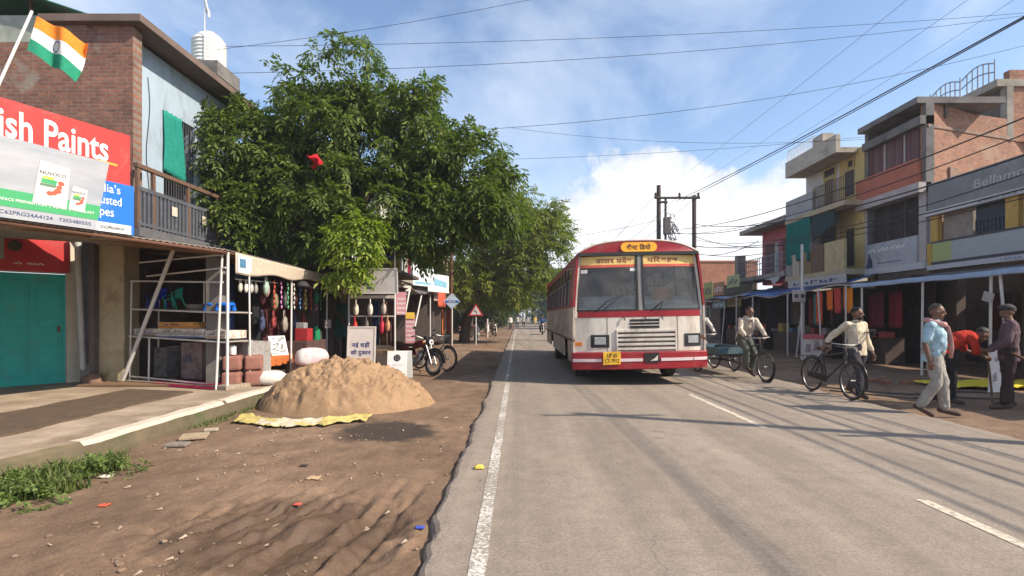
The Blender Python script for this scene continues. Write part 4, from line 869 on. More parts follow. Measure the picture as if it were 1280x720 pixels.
for (y, z, s, c_, lb) in ((12.25, .92, .30, (.32, .025, .025), 'red box stacked on the dark cabinet'), (12.3, 1.22, .2, (.25, .25, .25), 'grey tin pan on the red box'), (12.6, .92, .16, (.36, .12, .05), 'small orange box beside the red box'), (13.15, .92, .22, (.12, .10, .08), 'small brown box beside the green jar')):
    b = MB(); b.box(-5.35, -5.35+s, y, y+s*1.1, z, z+s*(1 if s > .2 else .7)); tag(b.build('goods_box', mat('gb'+str(c_), c_, .6, .3, 12), bevel=.012), lb, 'box')
b = MB(); b.box(-5.05, -5.03, 13.35, 13.75, 1.2, 1.42); tag(b.build('placard', mat('placard', (.42, .36, .33), .7, .2)), 'small pale placard on the stall post', 'placard')
# --- maroon board and teal shutter next door
FM = leftF(-5.05, 14.2, 0)
o = board('maroon_signboard', 'dull maroon signboard with white strokes beside the tarp valance', Fr((-5.4, 13.95, 2.2), (.86, .5, 0)), 0, 1.0, 0, .52, (.17, .03, .035), 'signboard')
q = MB()
for k in range(4): q.fbox(Fr((-5.4, 13.95, 2.2), (.86, .5, 0)), .3+.16*k, .36+.16*k, .10, .42-.05*(k % 2), .002, .005)
q.build('strokes', mat('dull_white', (.4, .36, .33), .8, .3), o)
sh2 = thing('small_shop', 'small dark shop with a teal shutter behind the stalls', 'shop', (-5.6, 15, .1))
b = MB(); b.box(-7.5, -5.3, 15.2, 15.35, .1, 3.0); b.box(-7.5, -3.4, 14.9, 17.5, 2.75, 2.85); b.build('wall', DARKWALL, sh2, True)
b = MB(); 
for k in range(16): b.box(-5.65, -5.0, 15.16-.01*(k % 2), 15.2, .9+.062*k, .9+.062*(k+1))
b.build('shutter', mat('dull_teal', (.05, .15, .12), .7, .25), sh2, True)
tubes('stair', RUST, sh2, [[V((-5.6, 14.7, 2.0)), V((-4.7, 14.6, 1.0))], [V((-5.6, 14.95, 2.0)), V((-4.7, 14.85, 1.0))]]+[[V((-5.55+.15*k, 14.68, 1.92-.165*k)), V((-5.55+.15*k, 14.93, 1.92-.165*k))] for k in range(6)], .025, 6, True)
# --- the watch stall
wsl = thing('watch_stall', 'small open stall with hanging sandals below the white signboard', 'stall', (-3.9, 13.8, 0))
for x in (-4.42, -3.22): tubes('post', PIPE, wsl, [[V((x, 13.35, -.05)), V((x, 13.35, 2.75 if x < -4 else 3.3))]], .024, 8, True)
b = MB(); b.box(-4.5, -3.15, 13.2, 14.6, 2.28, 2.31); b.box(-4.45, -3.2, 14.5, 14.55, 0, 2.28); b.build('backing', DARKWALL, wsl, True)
b = MB(); b.box(-4.42, -3.22, 13.33, 13.37, 1.98, 2.06); b.box(-4.42, -3.22, 13.33, 13.36, 1.50, 1.53); b.build('crossbar', mat('pale_bar', (.58, .52, .46), .6), wsl, True)
b = MB(); b.box(-4.40, -3.25, 13.45, 14.3, .55, .60); b.box(-4.4, -4.34, 13.45, 14.3, 0, .55); b.box(-3.31, -3.25, 13.45, 14.3, 0, .55); b.build('counter', WOOD, wsl, True)
for i, (x, z, s, c_, lb) in enumerate(((-4.22, 1.93, .28, (.58, .52, .42), 'pair of cream sandals hanging at the left of the watch stall'), (-3.85, 1.93, .28, (.60, .55, .48), 'cream sandal hanging in the middle of the watch stall'), (-3.5, 1.93, .26, (.40, .33, .30), 'brown sandal hanging at the right of the watch stall'), (-4.25, 1.49, .30, (.40, .03, .025), 'red bag hanging at the left of the watch stall'), (-3.55, 1.49, .30, (.45, .03, .06), 'crimson bag hanging at the right of the watch stall'), (-3.40, 1.49, .26, (.45, .22, .12), 'tan bag hanging next to the crimson bag'), (-3.95, 1.49, .26, (.12, .1, .1), 'dark bag hanging between the red bags'))): bag(lb, x, 13.3, z, s, c_, 'sandal' if i < 3 else 'bag')
for i, (x, c_) in enumerate(((-3.75, (.02, .03, .07)), (-3.55, (.10, .06, .03)), (-3.35, (.06, .035, .03)))):
    b = MB(); b.grid(lambda u, v: V((x+.18*(u-.5), 13.5+.02*sin(u*12), .75+1.15*v)), 10, 6, (0, .01, 0)); tag(b.build('hung_cloth', cloth('clw'+str(c_), c_), smooth=True), ('navy cloth hanging inside the watch stall', 'ochre brown cloth hanging inside the watch stall', 'dark brown cloth hanging at the edge of the watch stall')[i], 'cloth')
# its signs
FB = Fr((-4.47, 13.15, 2.12), (1, .03, 0), (0, -.12, 1)); o = board('white_signboard', 'weathered white signboard above the watch stall', FB, 0, 1.34, 0, .60, (.52, .48, .45), 'signboard', .02, PIPE)
lettering('~TITAN', FB, .52, .86, .33, .42, NAVYT, o, .004, False); q = MB(); q.prism(FB, [(.07, .30), (.19, .36), (.22, .47), (.10, .43)], .001, .004); q.torus(FB.P(.55, .5, .003), FB.n, .05, .006, 16, 4); q.prism(FB, [(.45, .2), (.75, .2), (.7, .26), (.48, .27)], .001, .0045); q.prism(FB, [(.55, .1), (.7, .1), (.7, .15), (.55, .15)], .001, .0045); q.build('print', NAVYT, o)
FY = Fr((-4.45, 14.25, 2.76), (1, 0, 0)); o = board('yellow_signboard', 'yellow signboard with a blue panel above the white signboard', FY, 0, 1.15, 0, .62, (.50, .42, .12), 'signboard', .03, PIPE)
q = MB(); q.fbox(FY, .35, .98, .32, .52, .001, .004); q.build('blue_panel', mat('panel_blue', (.05, .10, .26), .5), o); q = MB(); q.fbox(FY, .0, 1.15, .06, .2, .001, .0035); q.build('ochre_band', mat('panel_ochre', (.30, .27, .03), .5, .4, 12), o)
lettering('~OPTICALS', FY, .42, .9, .37, .46, WHITET, o, .0055, False)
for k, x in enumerate((.2, .42, .8)):
    q = MB(); q.torus(FY.P(x, .15, .004), FY.n, .055, .014, 14, 5); q.build('spectacles_picture', BLACKT, o)
FWB = Fr((-3.98, 11.9, -.03), (1, .02, 0), (0, .10, 1)); o = board('watch_board', 'white board with blue Hindi lettering behind the sand pile', FWB, 0, .60, 0, 1.28, (.58, .50, .45), 'board', .02, paint('pale_frame', (.55, .5, .45)))
HIN = [['न', 'ई', ], ['घ', 'ड़ी']], [['की'], ['दु', 'का', 'न']]
lettering(cluster([['न', 'ई'], ['घ', 'ड़ी']], .014), FWB, .08, .50, .80, .95, NAVYT, o, .004, False); lettering(cluster([['की'], ['दु', 'का', 'न']], .014), FWB, .06, .53, .62, .77, NAVYT, o, .004, False)
q = MB(); q.torus(FWB.P(.13, .45, .004), FWB.n, .10, .007, 22, 5, 0, pi*1.4); q.lathe([(.05, 0), (.05, .004)], FWB.P(.48, .42, .001), FWB.n, 18); q.prism(FWB, [(.42, .33), (.54, .33), (.48, .52)], .001, .004); q.build('print', BLACKT, o)
# A-frame board with two round pictures
sb = thing('folding_board', 'white folding floor board with two round black pictures', 'sandwich board', (-2.98, 12.65, -.03), .05)
for i, s in enumerate((-1, 1)):
    Fk = Fr((-.24+.14*i, s*.16-.02, 0), (1, .12*i, 0), (0, -s*.20, 1)); b = MB(); b.fbox(Fk, 0, .48-.04*i, 0, .70, -.012, .012); p = b.build('panel', mat('white_board', (.70, .69, .66), .5, .06), sb, bevel=.004)
    if i == 0:
        for z in (.17, .53):
            q = MB(); q.lathe([(.085, 0), (.085, .004)], Fk.P(.24, z, .012), Fk.n, 24); r_ = q.build('round_picture', mat('black_disc', (.03, .028, .03), .5, .5, 30), p); q = MB(); q.torus(Fk.P(.24, z, .017), Fk.n, .045, .007, 18, 5); q.build('ring', mat('ring_grey', (.2, .18, .17), .5), r_)
        lettering('~SOUND BOX', Fk, .12, .36, .34, .375, mat('grey_print', (.35, .35, .35), .6), p, .014, False)
# pink striped posters
for (x, y, z0, z1, lb) in ((-3.08, 13.4, 1.55, 2.15, 'pink and white poster on the watch stall post'), (-2.95, 13.9, .70, 1.55, 'tall pink poster behind the motorcycle')):
    Fk = Fr((x, y, 0), (1, .15, 0)); o = board('poster', lb, Fk, -.12, .14, z0, z1, (.52, .24, .26), 'poster', .01); q = MB()
    for k in range(int((z1-z0)/.12)): q.fbox(Fk, -.10, .12, z0+.03+.12*k, z0+.08+.12*k, .001, .004)
    q.build('print', mat('poster_pale', (.62, .48, .45), .6, .5, 40), o)
b = MB(); Fk = Fr((-2.95, 13.89, 0), (1, .15, 0)); b.fbox(Fk, -.11, .13, 1.45, 1.62, .006, .012); tag(b.build('sticker_sign', mat('yellow_sticker', (.70, .45, .06), .6)), 'small yellow sign above the tall pink poster', 'sign')
# --- shops farther along
def simple_building(nm, label, x0, x1, y0, y1, z1, side, wallm, wins, cat='building', trimm=None, roofm=None, floor2=3.2):
    t = thing(nm, label, cat, ((x0+x1)/2, y0, 0)); xf = x1 if side == 'L' else x0
    F_ = leftF(xf, y0) if side == 'L' else rightF(xf, y1); L = y1-y0
    b = MB(); b.box(x0, x1, y0, y1, 0, z1); b.build('wall', wallm, t, True)
    b = MB(); b.box(x0-.1, x1+.1, y0-.06, y1+.06, z1, z1+.15); b.fbox(F_, -.05, L+.05, z1+.15, z1+.65, -.15, .1); b.build('roof', roofm or CONCD, t, True)
    b = MB(); b.fbox(F_, -.03, L+.03, floor2, floor2+.14, .0, .55); b.build('ledge', trimm or CONC, t, True)
    for (a0, a1, c0, c1) in wins:
        w_ = MB(); w_.fbox(F_, a0, a1, c0, c1, .01, .02); o = w_.build('window', mat('dark_window', (.03, .032, .035), .3, .3), t, True)
        f_ = MB()
        for q in ((a0-.06, a1+.06, c0-.06, c0), (a0-.06, a1+.06, c1, c1+.06), (a0-.06, a0, c0, c1), (a1, a1+.06, c0, c1), ((a0+a1)/2-.02, (a0+a1)/2+.02, c0, c1)): f_.fbox(F_, *q, .0, .05)
        f_.build('frame', trimm or WHITE, o, True)
    return t, F_
b2, F2 = simple_building('shop_building', 'grey plastered two storey building behind the big tree', -13, -6.4, 15.4, 22, 6.4, 'L', mat('wall_grey_l', (.30, .29, .27), .9, .2, 1, .2), [(1, 2, 3.8, 5.2), (3.2, 4.2, 3.8, 5.2), (5.2, 6.2, 3.8, 5.2)])
b3, F3 = simple_building('shop_building', 'cream and green two storey building beyond the watch stall', -13, -6.0, 22.3, 30, 6.6, 'L', mat('wall_cream_l', (.40, .38, .32), .9, .2, 1, .2, stain=((.20, .28, .24), 1.2, .5, .6)), [(.8, 2.2, 3.7, 5.3), (3.4, 4.6, 3.7, 5.3), (5.6, 6.8, 3.7, 5.3)])
b4, F4 = simple_building('shop_building', 'faded pink two storey building far along the left side', -13, -5.7, 30.3, 42, 6.0, 'L', mat('wall_pink_l', (.46, .31, .27), .9, .25, 1, .2), [(1+2.6*k, 2.2+2.6*k, 3.7, 5.0) for k in range(4)])
b5, F5 = simple_building('shop_building', 'low brick building farthest along the left side', -13, -6.2, 42.5, 60, 4.8, 'L', brick('brick_far', (0, 1)), [(2+4*k, 3.4+4*k, 3.5, 4.4) for k in range(4)])
# lean-to stall with white panels above
s3 = thing('lean_to_stall', 'dark lean-to stall with slanted poles behind the motorcycle', 'stall', (-4.8, 20, 0))
b = MB(); b.grid(lambda u, v: V((-6.0+2.0*v-.25*u*0, 15.9+9.6*u, 2.85-.28*v+.10*sin(u*9)*v+.02*sin(u*130))), 90, 8, (0, 0, .02)); b.build('roof', TIN, s3, True)
b = MB(); b.box(-6.1, -6.0, 15.9, 25.5, 0, 2.85); b.box(-6.0, -4.2, 25.4, 25.5, 0, 2.6); b.build('back_wall', DARKWALL, s3, True)
b = MB(); b.grid(lambda u, v: V((-3.98+.03*v, 15.9+3.0*u, 2.58-.20*(1-v)-.05*sin(u*5))), 20, 4, (.01, 0, 0)); b.build('fascia', mat('white_tin_edge', (.60, .56, .50), .5), s3, True)
for a, c_ in ((V((-4.05, 17.0, 0)), V((-3.95, 18.6, 2.5))), (V((-4.0, 18.6, 0)), V((-4.05, 21.5, 2.5))), (V((-4.0, 23.2, 0)), V((-4.0, 23.2, 2.5))), (V((-4.0, 16.0, 0)), V((-4.0, 16.0, 2.6)))): tubes('pole', PIPE, s3, [[a, c_]], .03, 8, True)
for k in range(4):
    b = MB(); b.box(-5.9, -5.5, 16.4+2.2*k, 18.2+2.2*k, .0, 1.1+.3*(k % 2)); b.build('shelf_unit', mat('dim_goods', (.07, .05, .045), .8, .6, 9), s3, True)
Fk = leftF(-3.95, 20.2, 2.72); o = board('panel_sign', 'white panel sign nearest on the lean-to roof', Fr((-4.1, 19.9, 2.74), (.35, .94, 0)), 0, 1.6, 0, .82, (.62, .66, .68), 'sign'); 
q = MB(); q.fbox(Fr((-4.1, 19.9, 2.74), (.35, .94, 0)), .15, 1.4, .06, .16, .001, .004); q.build('print', mat('pale_blue_print', (.2, .4, .5), .5), o)
Fk = Fr((-3.95, 22.4, 2.62), (.35, .94, 0)); o = board('panel_sign', 'white panel sign with a sky blue patch farther on the lean-to roof', Fk, 0, 1.9, 0, .80, (.62, .64, .62), 'sign'); q = MB(); q.prism(Fk, [(.3, .3), (1.7, .22), (1.7, .5), (.4, .62)], .001, .004); q.build('blue_patch', mat('pale_blue_print', (.2, .4, .5), .5), o)
b = MB(); b.grid(lambda u, v: V((-4.15+.02*sin(u*9), 19.2+.5*u, 2.9+1.5*v)), 10, 10, (.01, 0, 0)); tag(b.build('cloth_banner', cloth('maroon_banner', (.16, .015, .03)), smooth=True), 'tall maroon cloth banner above the lean-to stall', 'banner')
b = MB(); b.grid(lambda u, v: V((-3.95+.03*sin(u*16), 25.2+2.6*u, 2.0+1.0*v)), 24, 8, (.01, 0, 0)); tag(b.build('cloth_banner', cloth('orange_red_banner', (.50, .10, .06)), smooth=True), 'orange red cloth hanging beyond the white panel signs', 'banner')
s4 = thing('roadside_kiosk', 'low kiosk with orange goods beyond the blue diamond sign', 'kiosk', (-4.4, 31, 0))
b = MB(); b.box(-5.6, -4.2, 27.6, 33, .1, 2.3); b.build('cabin', DARKWALL, s4, True); b = MB(); b.box(-5.7, -3.7, 27.4, 33.2, 2.3, 2.38); b.build('roof', TIN, s4, True)
for k in range(5):
    b = MB(); b.grid(lambda u, v: V((-4.15+.02*sin(u*9), 27.9+k*.95+.6*u, .5+1.4*v)), 8, 6, (.01, 0, 0)); b.build('hung_goods', cloth(('kg1', 'kg2', 'kg3')[k % 3], ((.55, .15, .04), (.4, .3, .22), (.45, .05, .04))[k % 3]), s4, True, smooth=True)
b = MB(); b.lathe([(.16, 0), (.2, .2), (.2, .75), (.1, .95)], (-2.7, 33, -.02), n=14); tag(b.build('white_drum', mat('white_drum', (.60, .55, .46), .6), smooth='auto'), 'whitish drum standing behind the leaning tree trunk', 'drum')
# road signs
dsn = thing('diamond_sign', 'pale blue diamond sign on a pole along the left roadside', 'road sign', (-3.5, 27, 0))
tubes('pole', PIPE, dsn, [[V((0, 0, -.1)), V((0, 0, 2.0))]], .035, 10)
Fk = Fr((0, -.05, 2.32), (1, 0, 0)); b = MB(); b.prism(Fk, [(-.44, 0), (0, -.42), (.44, 0), (0, .42)], -.01, .01); p = b.build('plate', mat('pale_blue_plate', (.42, .56, .66), .4), dsn); q = MB(); q.prism(Fk, [(-.33, -.09), (.33, -.09), (.38, 0), (.33, .04), (-.33, .04), (-.38, 0)], .0105, .014); q.build('band', mat('sign_blue', (.03, .14, .36), .4), p); lettering('~PINDRA', Fk, -.22, .22, -.065, .015, WHITET, p, .0155, False)
tsn = thing('triangle_sign', 'red bordered triangular bend sign on a thin pole by the tree trunk', 'road sign', (-2.32, 28, 0))
tubes('pole', PIPE, tsn, [[V((0, 0, -.1)), V((0, 0, 1.5))]], .03, 10)
Fk = Fr((0, -.04, 1.55), (1, 0, 0)); b = MB(); b.prism(Fk, [(-.42, 0), (.42, 0), (0, .70)], -.008, .008); p = b.build('plate', mat('sign_red', (.42, .03, .03), .4), tsn); q = MB(); q.prism(Fk, [(-.29, .07), (.29, .07), (0, .55)], .0085, .012); f_ = q.build('face', mat('sign_white', (.66, .6, .55), .5), p)
q = MB(); q.path([Fk.P(.07, .10, .013), Fk.P(.07, .22, .013), Fk.P(.02, .28, .013), Fk.P(-.06, .28, .013)], .022, 6, flat=.2); q.prism(Fk, [(-.13, .28), (-.05, .335), (-.05, .225)], .013, .017); q.build('arrow', BLACKT, f_)
tag(tubes('utility_pole', RUST, None, [[V((-3.62, 27.6, -.1)), V((-3.6, 27.6, 6.2))]], .075, 10), 'rusty brown pole beside the blue diamond sign', 'pole')
tag(tubes('short_post', PIPE, None, [[V((-2.3, 38, -.05)), V((-2.3, 38, 1.35))]], .06, 8), 'short white post beyond the triangular sign', 'post')
# --- sand pile, tarp edge, slabs, litter
SAND = bpy.data.materials.new('sand'); t = NT(SAND); co = t.coord(); nb, nc = t.noise(co, 4, 7, .7), t.noise(co, 70, 4, .8)
c = t.ramp(nb, [(.25, (.25, .155, .088)), (.55, (.35, .225, .13)), (.8, (.42, .29, .18))]); c = t.mix(1., c, t.ramp(nc, [(.3, .72), (.7, 1.25)]), 'MULTIPLY'); t.link(c, t.b.inputs['Base Color']); t.b.inputs['Roughness'].default_value = .97; t.b.inputs['Specular IOR Level'].default_value = .1; t.bump(t.mix(.5, nb, nc), .9, .035)
def pile(u, v):
    a = 2*pi*u; rr = v*(1.07+.10*fbm(cos(a), sin(a), 2, 1.6, 3)); x, y = PILE[0]+1.46*rr*cos(a), PILE[1]+1.22*rr*sin(a)
    p = max(0, 1-rr*rr*.93); z = .76*p**.85*(1-.12*cos(a)*rr)+.10*fbm(x, y, 3, 3.6, 5)*min(1, p*4)+.035*(1-abs(NZ.noise(V((x*5+y*2, y*3, 4)))))*min(1, p*3)-.05
    clod = NZ.noise(V((x*9, y*9, 2))); z += (.06*max(0, clod-.2)+.022*NZ.noise(V((x*22, y*22, 5))))*min(1, p*4)
    return V((x, y, z if v < .999 else -.12))
b = MB(); b.grid(pile, 260, 110); tag(b.build('sand_pile', SAND, smooth=True), 'heap of light brown building sand on the roadside', 'sand pile')
def tarp(u, v):
    x = -4.15+1.95*u; y0 = 7.72-.38*sin(pi*min(1, u*1.05))+.06*fbm(u*6, 1, 0, 1, 3); y1 = y0-.30-.10*fbm(u*7, 4, 0, 1, 3)-.10*fbm(u*14, 9, 0, 1, 3)
    y = y0+(y1-y0)*v; return V((x, y, max(gh(x, y), -.06)+.025+.05*abs(fbm(x*4, y*5, 1, 1.3, 3))+.04*(1-v)))
YT = cloth('yellow_tarp', (.46, .37, .13)); b = MB(); b.grid(tarp, 70, 10, (0, 0, .004)); b.cur = 0
b.mi = [1 if (f_ % 70) in range(16, 48) and fbm((f_ % 70)/9., (f_//70)/4., 1, 1, 2) > -.1 else 0 for f_ in range(len(b.f))]
tag(b.build('tarp_edge', [YT, cloth('pale_tarp', (.52, .45, .33))], smooth=True), 'crumpled yellow tarp edge sticking out under the sand pile', 'tarp')
for (px, py, sx_, sy_, rz, c_, lb) in ((243, 547, .30, .22, .35, (.33, .25, .16), 'flat tan stone slab below the kerb'), (222, 556, .24, .14, .1, (.20, .17, .14), 'darker stone slab below the kerb in front of the tan one'), (264, 539, .16, .08, .3, (.36, .30, .22), 'small stone slab behind the tan one')):
    g = gnd(px, py, -.02); b = MB(); b.rbox((g.x, g.y, gh(g.x, g.y)+.03), (sx_, sy_, .035), Matrix.Rotation(rz, 3, 'Z') @ Matrix.Rotation(.06, 3, 'X')); tag(b.build('stone_slab', mat('slab'+str(c_), c_, .95, .25, 9, .4), bevel=.008), lb, 'stone slab')
LT = ((133, 593, .05, (.70, .62, .5), 'crumpled white and orange wrapper near the grass', 1), (130, 630, .035, (.6, .10, .05), 'orange wrapper scrap on the mud near the left edge', 0), (372, 627, .028, (.6, .10, .06), 'small red scrap beside the muddy ruts', 0), (392, 598, .06, (.45, .30, .18), 'brown cardboard scrap on the dirt', 0), (599, 586, .045, (.65, .48, .08), 'yellow sponge block on the asphalt beside the edge line', 0), (525, 656, .03, (.05, .08, .4), 'blue scrap at the asphalt edge', 0), (380, 583, .035, (.05, .035, .03), 'dark clod on the dirt behind the cardboard scrap', 0))
for (px, py, s, c_, lb, _) in LT:
    g = gnd(px, py, -.02 if px < 590 else 0); b = MB(); z = max(gh(g.x, g.y), -.05) if px < 550 else (0 if px > 590 else -.02)
    b.grid(lambda u, v: V((g.x+(u-.5)*2*s+.012*nz(v*6, u*4, g.x), g.y+(v-.5)*1.5*s, z+.012+s*.45*abs(nz(u*3+g.x, v*3, 2))+(.02 if px > 590 else 0)*(1 if .1 < u < .9 and .1 < v < .9 else 0))), 10, 8, (0, 0, .008)); tag(b.build('litter', mat('lit'+str(c_), c_, .7, .2, 40), smooth=True), lb, 'litter')
# crumbs and pebbles nobody could count
b = MB()
for _ in range(2200):
    y = 2.9+9*rng.random()**1.6; x = -4.4+3.75*rng.random() if _ < 1500 else (6.4+4*rng.random())
    if _ >= 1500: y = 7+11*rng.random()
    s = .005+.015*rng.random()**3; z = gh(x, y)
    if fbm(x, y, 4, 1.6, 3) < .02+.25*rng.random(): continue
    b.ell((x, y, z+s*.3), (s*1.3, s, s*.7), Matrix.Rotation(rng.uniform(0, 6), 3, 'Z'), 6, 4, jit=.5)
tag(b.build('gravel', mat('pebbles', (.22, .15, .10), .95, .45, 3), smooth=False), kind='stuff')
b = MB()
for _ in range(70):
    y = 2.9+7*rng.random()**1.5; x = -4.3+3.6*rng.random(); z = gh(x, y)+.008; a = rng.uniform(0, pi); s = .012+.02*rng.random()
    d = V((cos(a), sin(a), 0)); q = V((-sin(a), cos(a), 0))*.5; c_ = V((x, y, z)); b.add([c_-d*s-q*s*.6, c_+d*s-q*s*.5, c_+d*s*.9+q*s*.7+V((0, 0, .012)), c_-d*s*.8+q*s*.5], [(0, 1, 2, 3)])
tag(b.build('litter_scraps', mat('scraps', (.36, .28, .21), .9, .5, 1.5)), kind='stuff')
# ================================================================== BUS (front face at local y = 0, looking to -y)
BX, BY = 2.69, 11.2
BWH = mat('bus_white', (.62, .565, .49), .5, .1, 2, stain=((.34, .26, .19), 3.4, .46, .78), bump=.25, bsc=7, str_=(1.3, 1, .4))
BRED = mat('bus_red', (.27, .013, .020), .42, .12, 2, stain=((.22, .07, .05), 3., .52, .8), bump=.1, bsc=14)
BSIDE = mat('bus_side_cream', (.52, .45, .37), .65, .2, 2, stain=((.22, .155, .11), 1.4, .42, .72), str_=(1, .6, 1.6))
BLK = mat('bus_black_rubber', (.02, .02, .021), .6, .2)
bus = thing('bus', 'red and white public bus coming down the road', 'bus', (BX, BY, 0)); 
ROLL = Matrix.Rotation(R(-1.1), 4, 'Y')
def hw(z): return 1.465 if z < 1.5 else 1.465-.135*((z-1.5)/1.5)**1.3      # half width
def BB(b, nm, m, parent=bus, **k):
    b.v = [ROLL @ p for p in b.v]; return b.build(nm, m, parent, **k)
L_ = 10.5
def fy(x, z):    # front surface: slightly bowed and raked
    return .16*(abs(x)/1.46)**3+(.0 if z < 1.5 else .10*((z-1.5)/1.5)**1.5)
def fpanel(x0, x1, z0, z1, d=.0, th=.05, nu=10, nv=4, taper=True):
    """a curved panel of the front"""
    def f(u, v):
        z = z0+(z1-z0)*v; k = hw(z)/1.465 if taper else 1; x = (x0+(x1-x0)*u)*k
        return V((x, fy(x, z)-d, z))
    return MB().grid(f, nu, nv, (0, -th, 0))
BB(fpanel(-1.465, 1.465, .74, 1.50, 0, .05, 24, 6), 'front_panel', BWH, smooth='auto')
BB(fpanel(-1.465, 1.465, 1.50, 1.64, .006, .05, 24, 2), 'red_band', BRED, smooth='auto')
bp = BB(fpanel(-1.49, 1.49, .36, .735, .09, .22, 24, 4, False), 'bumper', BRED, bevel=.02)
for x0, x1 in ((-1.48, -.87), (-.62, .02), (.42, 1.14), (1.16, 1.48)):
    BB(fpanel(x0, x1, .535, .60, .104, .012, 8, 1, False), 'stripe', mat('bus_stripe', (.62, .50, .50), .5, .1), bp)
BB(fpanel(.06, .38, .50, .72, .105, .012, 4, 2, False), 'tow_recess', mat('recess_dark', (.025, .022, .022), .9), bp)
q = MB(); q.prism(Fr((.08, -.102, .52), (1, 0, 0)), [(.10, .02), (.26, .03), (.27, .15), (.20, .08)], 0, .008); BB(q, 'tow_bracket', BWH, bp)
# number plate
FPl = Fr(ROLL @ V((-.865, -.098, .47)), ROLL.to_3x3() @ V((1, 0, .02)), (0, 0, 1)); q = MB(); q.fbox(FPl, .02, .40, .0, .28, 0, .012); pl = q.build('number_plate', mat('plate_yellow', (.75, .42, .03), .5, .1), bus, bevel=.005)
lettering('UP 65', FPl, .11, .32, .155, .245, BLACKT, pl, .0145, False); lettering('CT 7912', FPl, .06, .37, .04, .125, BLACKT, pl, .0145, False)
# grille and vent
g = MB(); GF = lambda x, z, d: V((x, fy(x, z)-d, z))
BB(fpanel(-.50, .76, .76, 1.22, .012, .012, 8, 2), 'grille_plate', mat('grille_dark', (.06, .05, .045), .8, .3))
g = MB()
for i in range(5):
    z = .775+.098*i; g.hexa([GF(-.52, z, .03), GF(.78, z, .03), GF(.78, z, .0), GF(-.52, z, .0), GF(-.52, z+.055, .035), GF(.78, z+.055, .035), GF(.78, z+.055, .0), GF(-.52, z+.055, .0)])
for x in (-.53, .76): g.hexa([GF(x, .755, .034), GF(x+.03, .755, .034), GF(x+.03, .755, .0), GF(x, .755, .0), GF(x, 1.23, .034), GF(x+.03, 1.23, .034), GF(x+.03, 1.23, 0), GF(x, 1.23, 0)])
BB(g, 'grille', BWH, bevel=.006)
vp = BB(fpanel(-.22, .42, 1.25, 1.45, .010, .01, 6, 2), 'vent', BLK)
g = MB()
for i in range(2): g.hexa([GF(-.22, 1.305+.068*i, .02), GF(.42, 1.305+.068*i, .02), GF(.42, 1.305+.068*i, 0), GF(-.22, 1.305+.068*i, 0), GF(-.22, 1.325+.068*i, .022), GF(.42, 1.325+.068*i, .022), GF(.42, 1.325+.068*i, 0), GF(-.22, 1.325+.068*i, 0)])
BB(g, 'vent_bar', BWH, vp)
for x in (-1.06, 1.0):
    fr = BB(fpanel(x-.02, x+.38 if x < 0 else x+.36, .84, 1.12, .018, .03, 3, 2, False), 'headlight', BLK, bevel=.012)
    le = MB(); q0, q1 = x+.05, x+.30; le.hexa([GF(q0, .90, .035), GF(q1, .90, .035), GF(q1, .90, .0), GF(q0, .90, .0), GF(q0, 1.07, .03), GF(q1, 1.07, .03), GF(q1, 1.07, 0), GF(q0, 1.07, 0)]); BB(le, 'lens', mat('headlight_glass', (.30, .31, .31), .12, .4, 22), fr, bevel=.015)
for x0, x1, z in ((-1.42, -1.26, .88), (1.37, 1.45, .99)): BB(fpanel(x0, x1, z, z+.085, .012, .02, 3, 1, False), 'indicator', MATS['amber'], bevel=.006)
for x in (-.72, .82): q = MB(); q.hexa([GF(x, .76, .006), GF(x+.008, .76, .006), GF(x+.008, .76, 0), GF(x, .76, 0), GF(x, 1.5, .006), GF(x+.008, 1.5, .006), GF(x+.008, 1.5, 0), GF(x, 1.5, 0)]); BB(q, 'panel_seam', mat('seam_dark', (.16, .12, .10), .8))
# windscreen, pillars, destination band
GLS = glassmat('bus_glass', (.82, .85, .87), .16, .10)
for x0, x1 in ((-1.37, -.055), (.095, 1.38)):
    ws_ = BB(fpanel(x0, x1, 1.665, 2.87, -.012, .012, 10, 8), 'windscreen', GLS, smooth='auto')
    bd_ = BB(fpanel(x0+.02, x1-.02, 2.66, 2.85, -.006, .004, 10, 2), 'sun_strip', mat('strip_yellow', (.72, .50, .17), .5, .12, 6), ws_)
    BB(fpanel(x0+.02, x1-.02, 2.60, 2.66, -.006, .004, 10, 1), 'red_edge', mat('strip_red', (.55, .10, .06), .5), bd_)
    fr = MB()
    for (a, c_, z0, z1) in ((x0-.03, x0+.012, 1.64, 2.90), (x1-.012, x1+.03, 1.64, 2.90), (x0, x1, 1.64, 1.672), (x0, x1, 2.86, 2.90)):
        def f(u, v, a=a, c_=c_, z0=z0, z1=z1):
            z = z0+(z1-z0)*v; x = (a+(c_-a)*u)*hw(z)/1.465; return V((x, fy(x, z)-.012, z))
        fr.grid(f, 8, 8, (0, -.05, 0))
    BB(fr, 'rubber_seal', BLK, ws_)
    wv, wf = cluster([['उ', 'half:त', 'त', 'र'], ['ra:प', 'दे', 'श']], .03) if x0 < 0 else cluster([['प', 'िर', 'व', 'ह', 'न']], .03)
    mn, mx = wv.min(0), wv.max(0); a0, a1 = (-1.0, -.12) if x0 < 0 else (.22, .95); tb_ = MB(); vs = []
    for p in wv:
        x = (a0+(p[0]-mn[0])/(mx[0]-mn[0])*(a1-a0))*hw(2.75)/1.465; z = 2.69+(p[1]-mn[1])/(mx[1]-mn[1])*.135; vs.append(V((x, fy(x, z)+.0015+p[2]*-.2, z)))
    tb_.add(vs, wf); BB(tb_, 'lettering', mat('brown_red_print', (.20, .05, .03), .6), bd_)
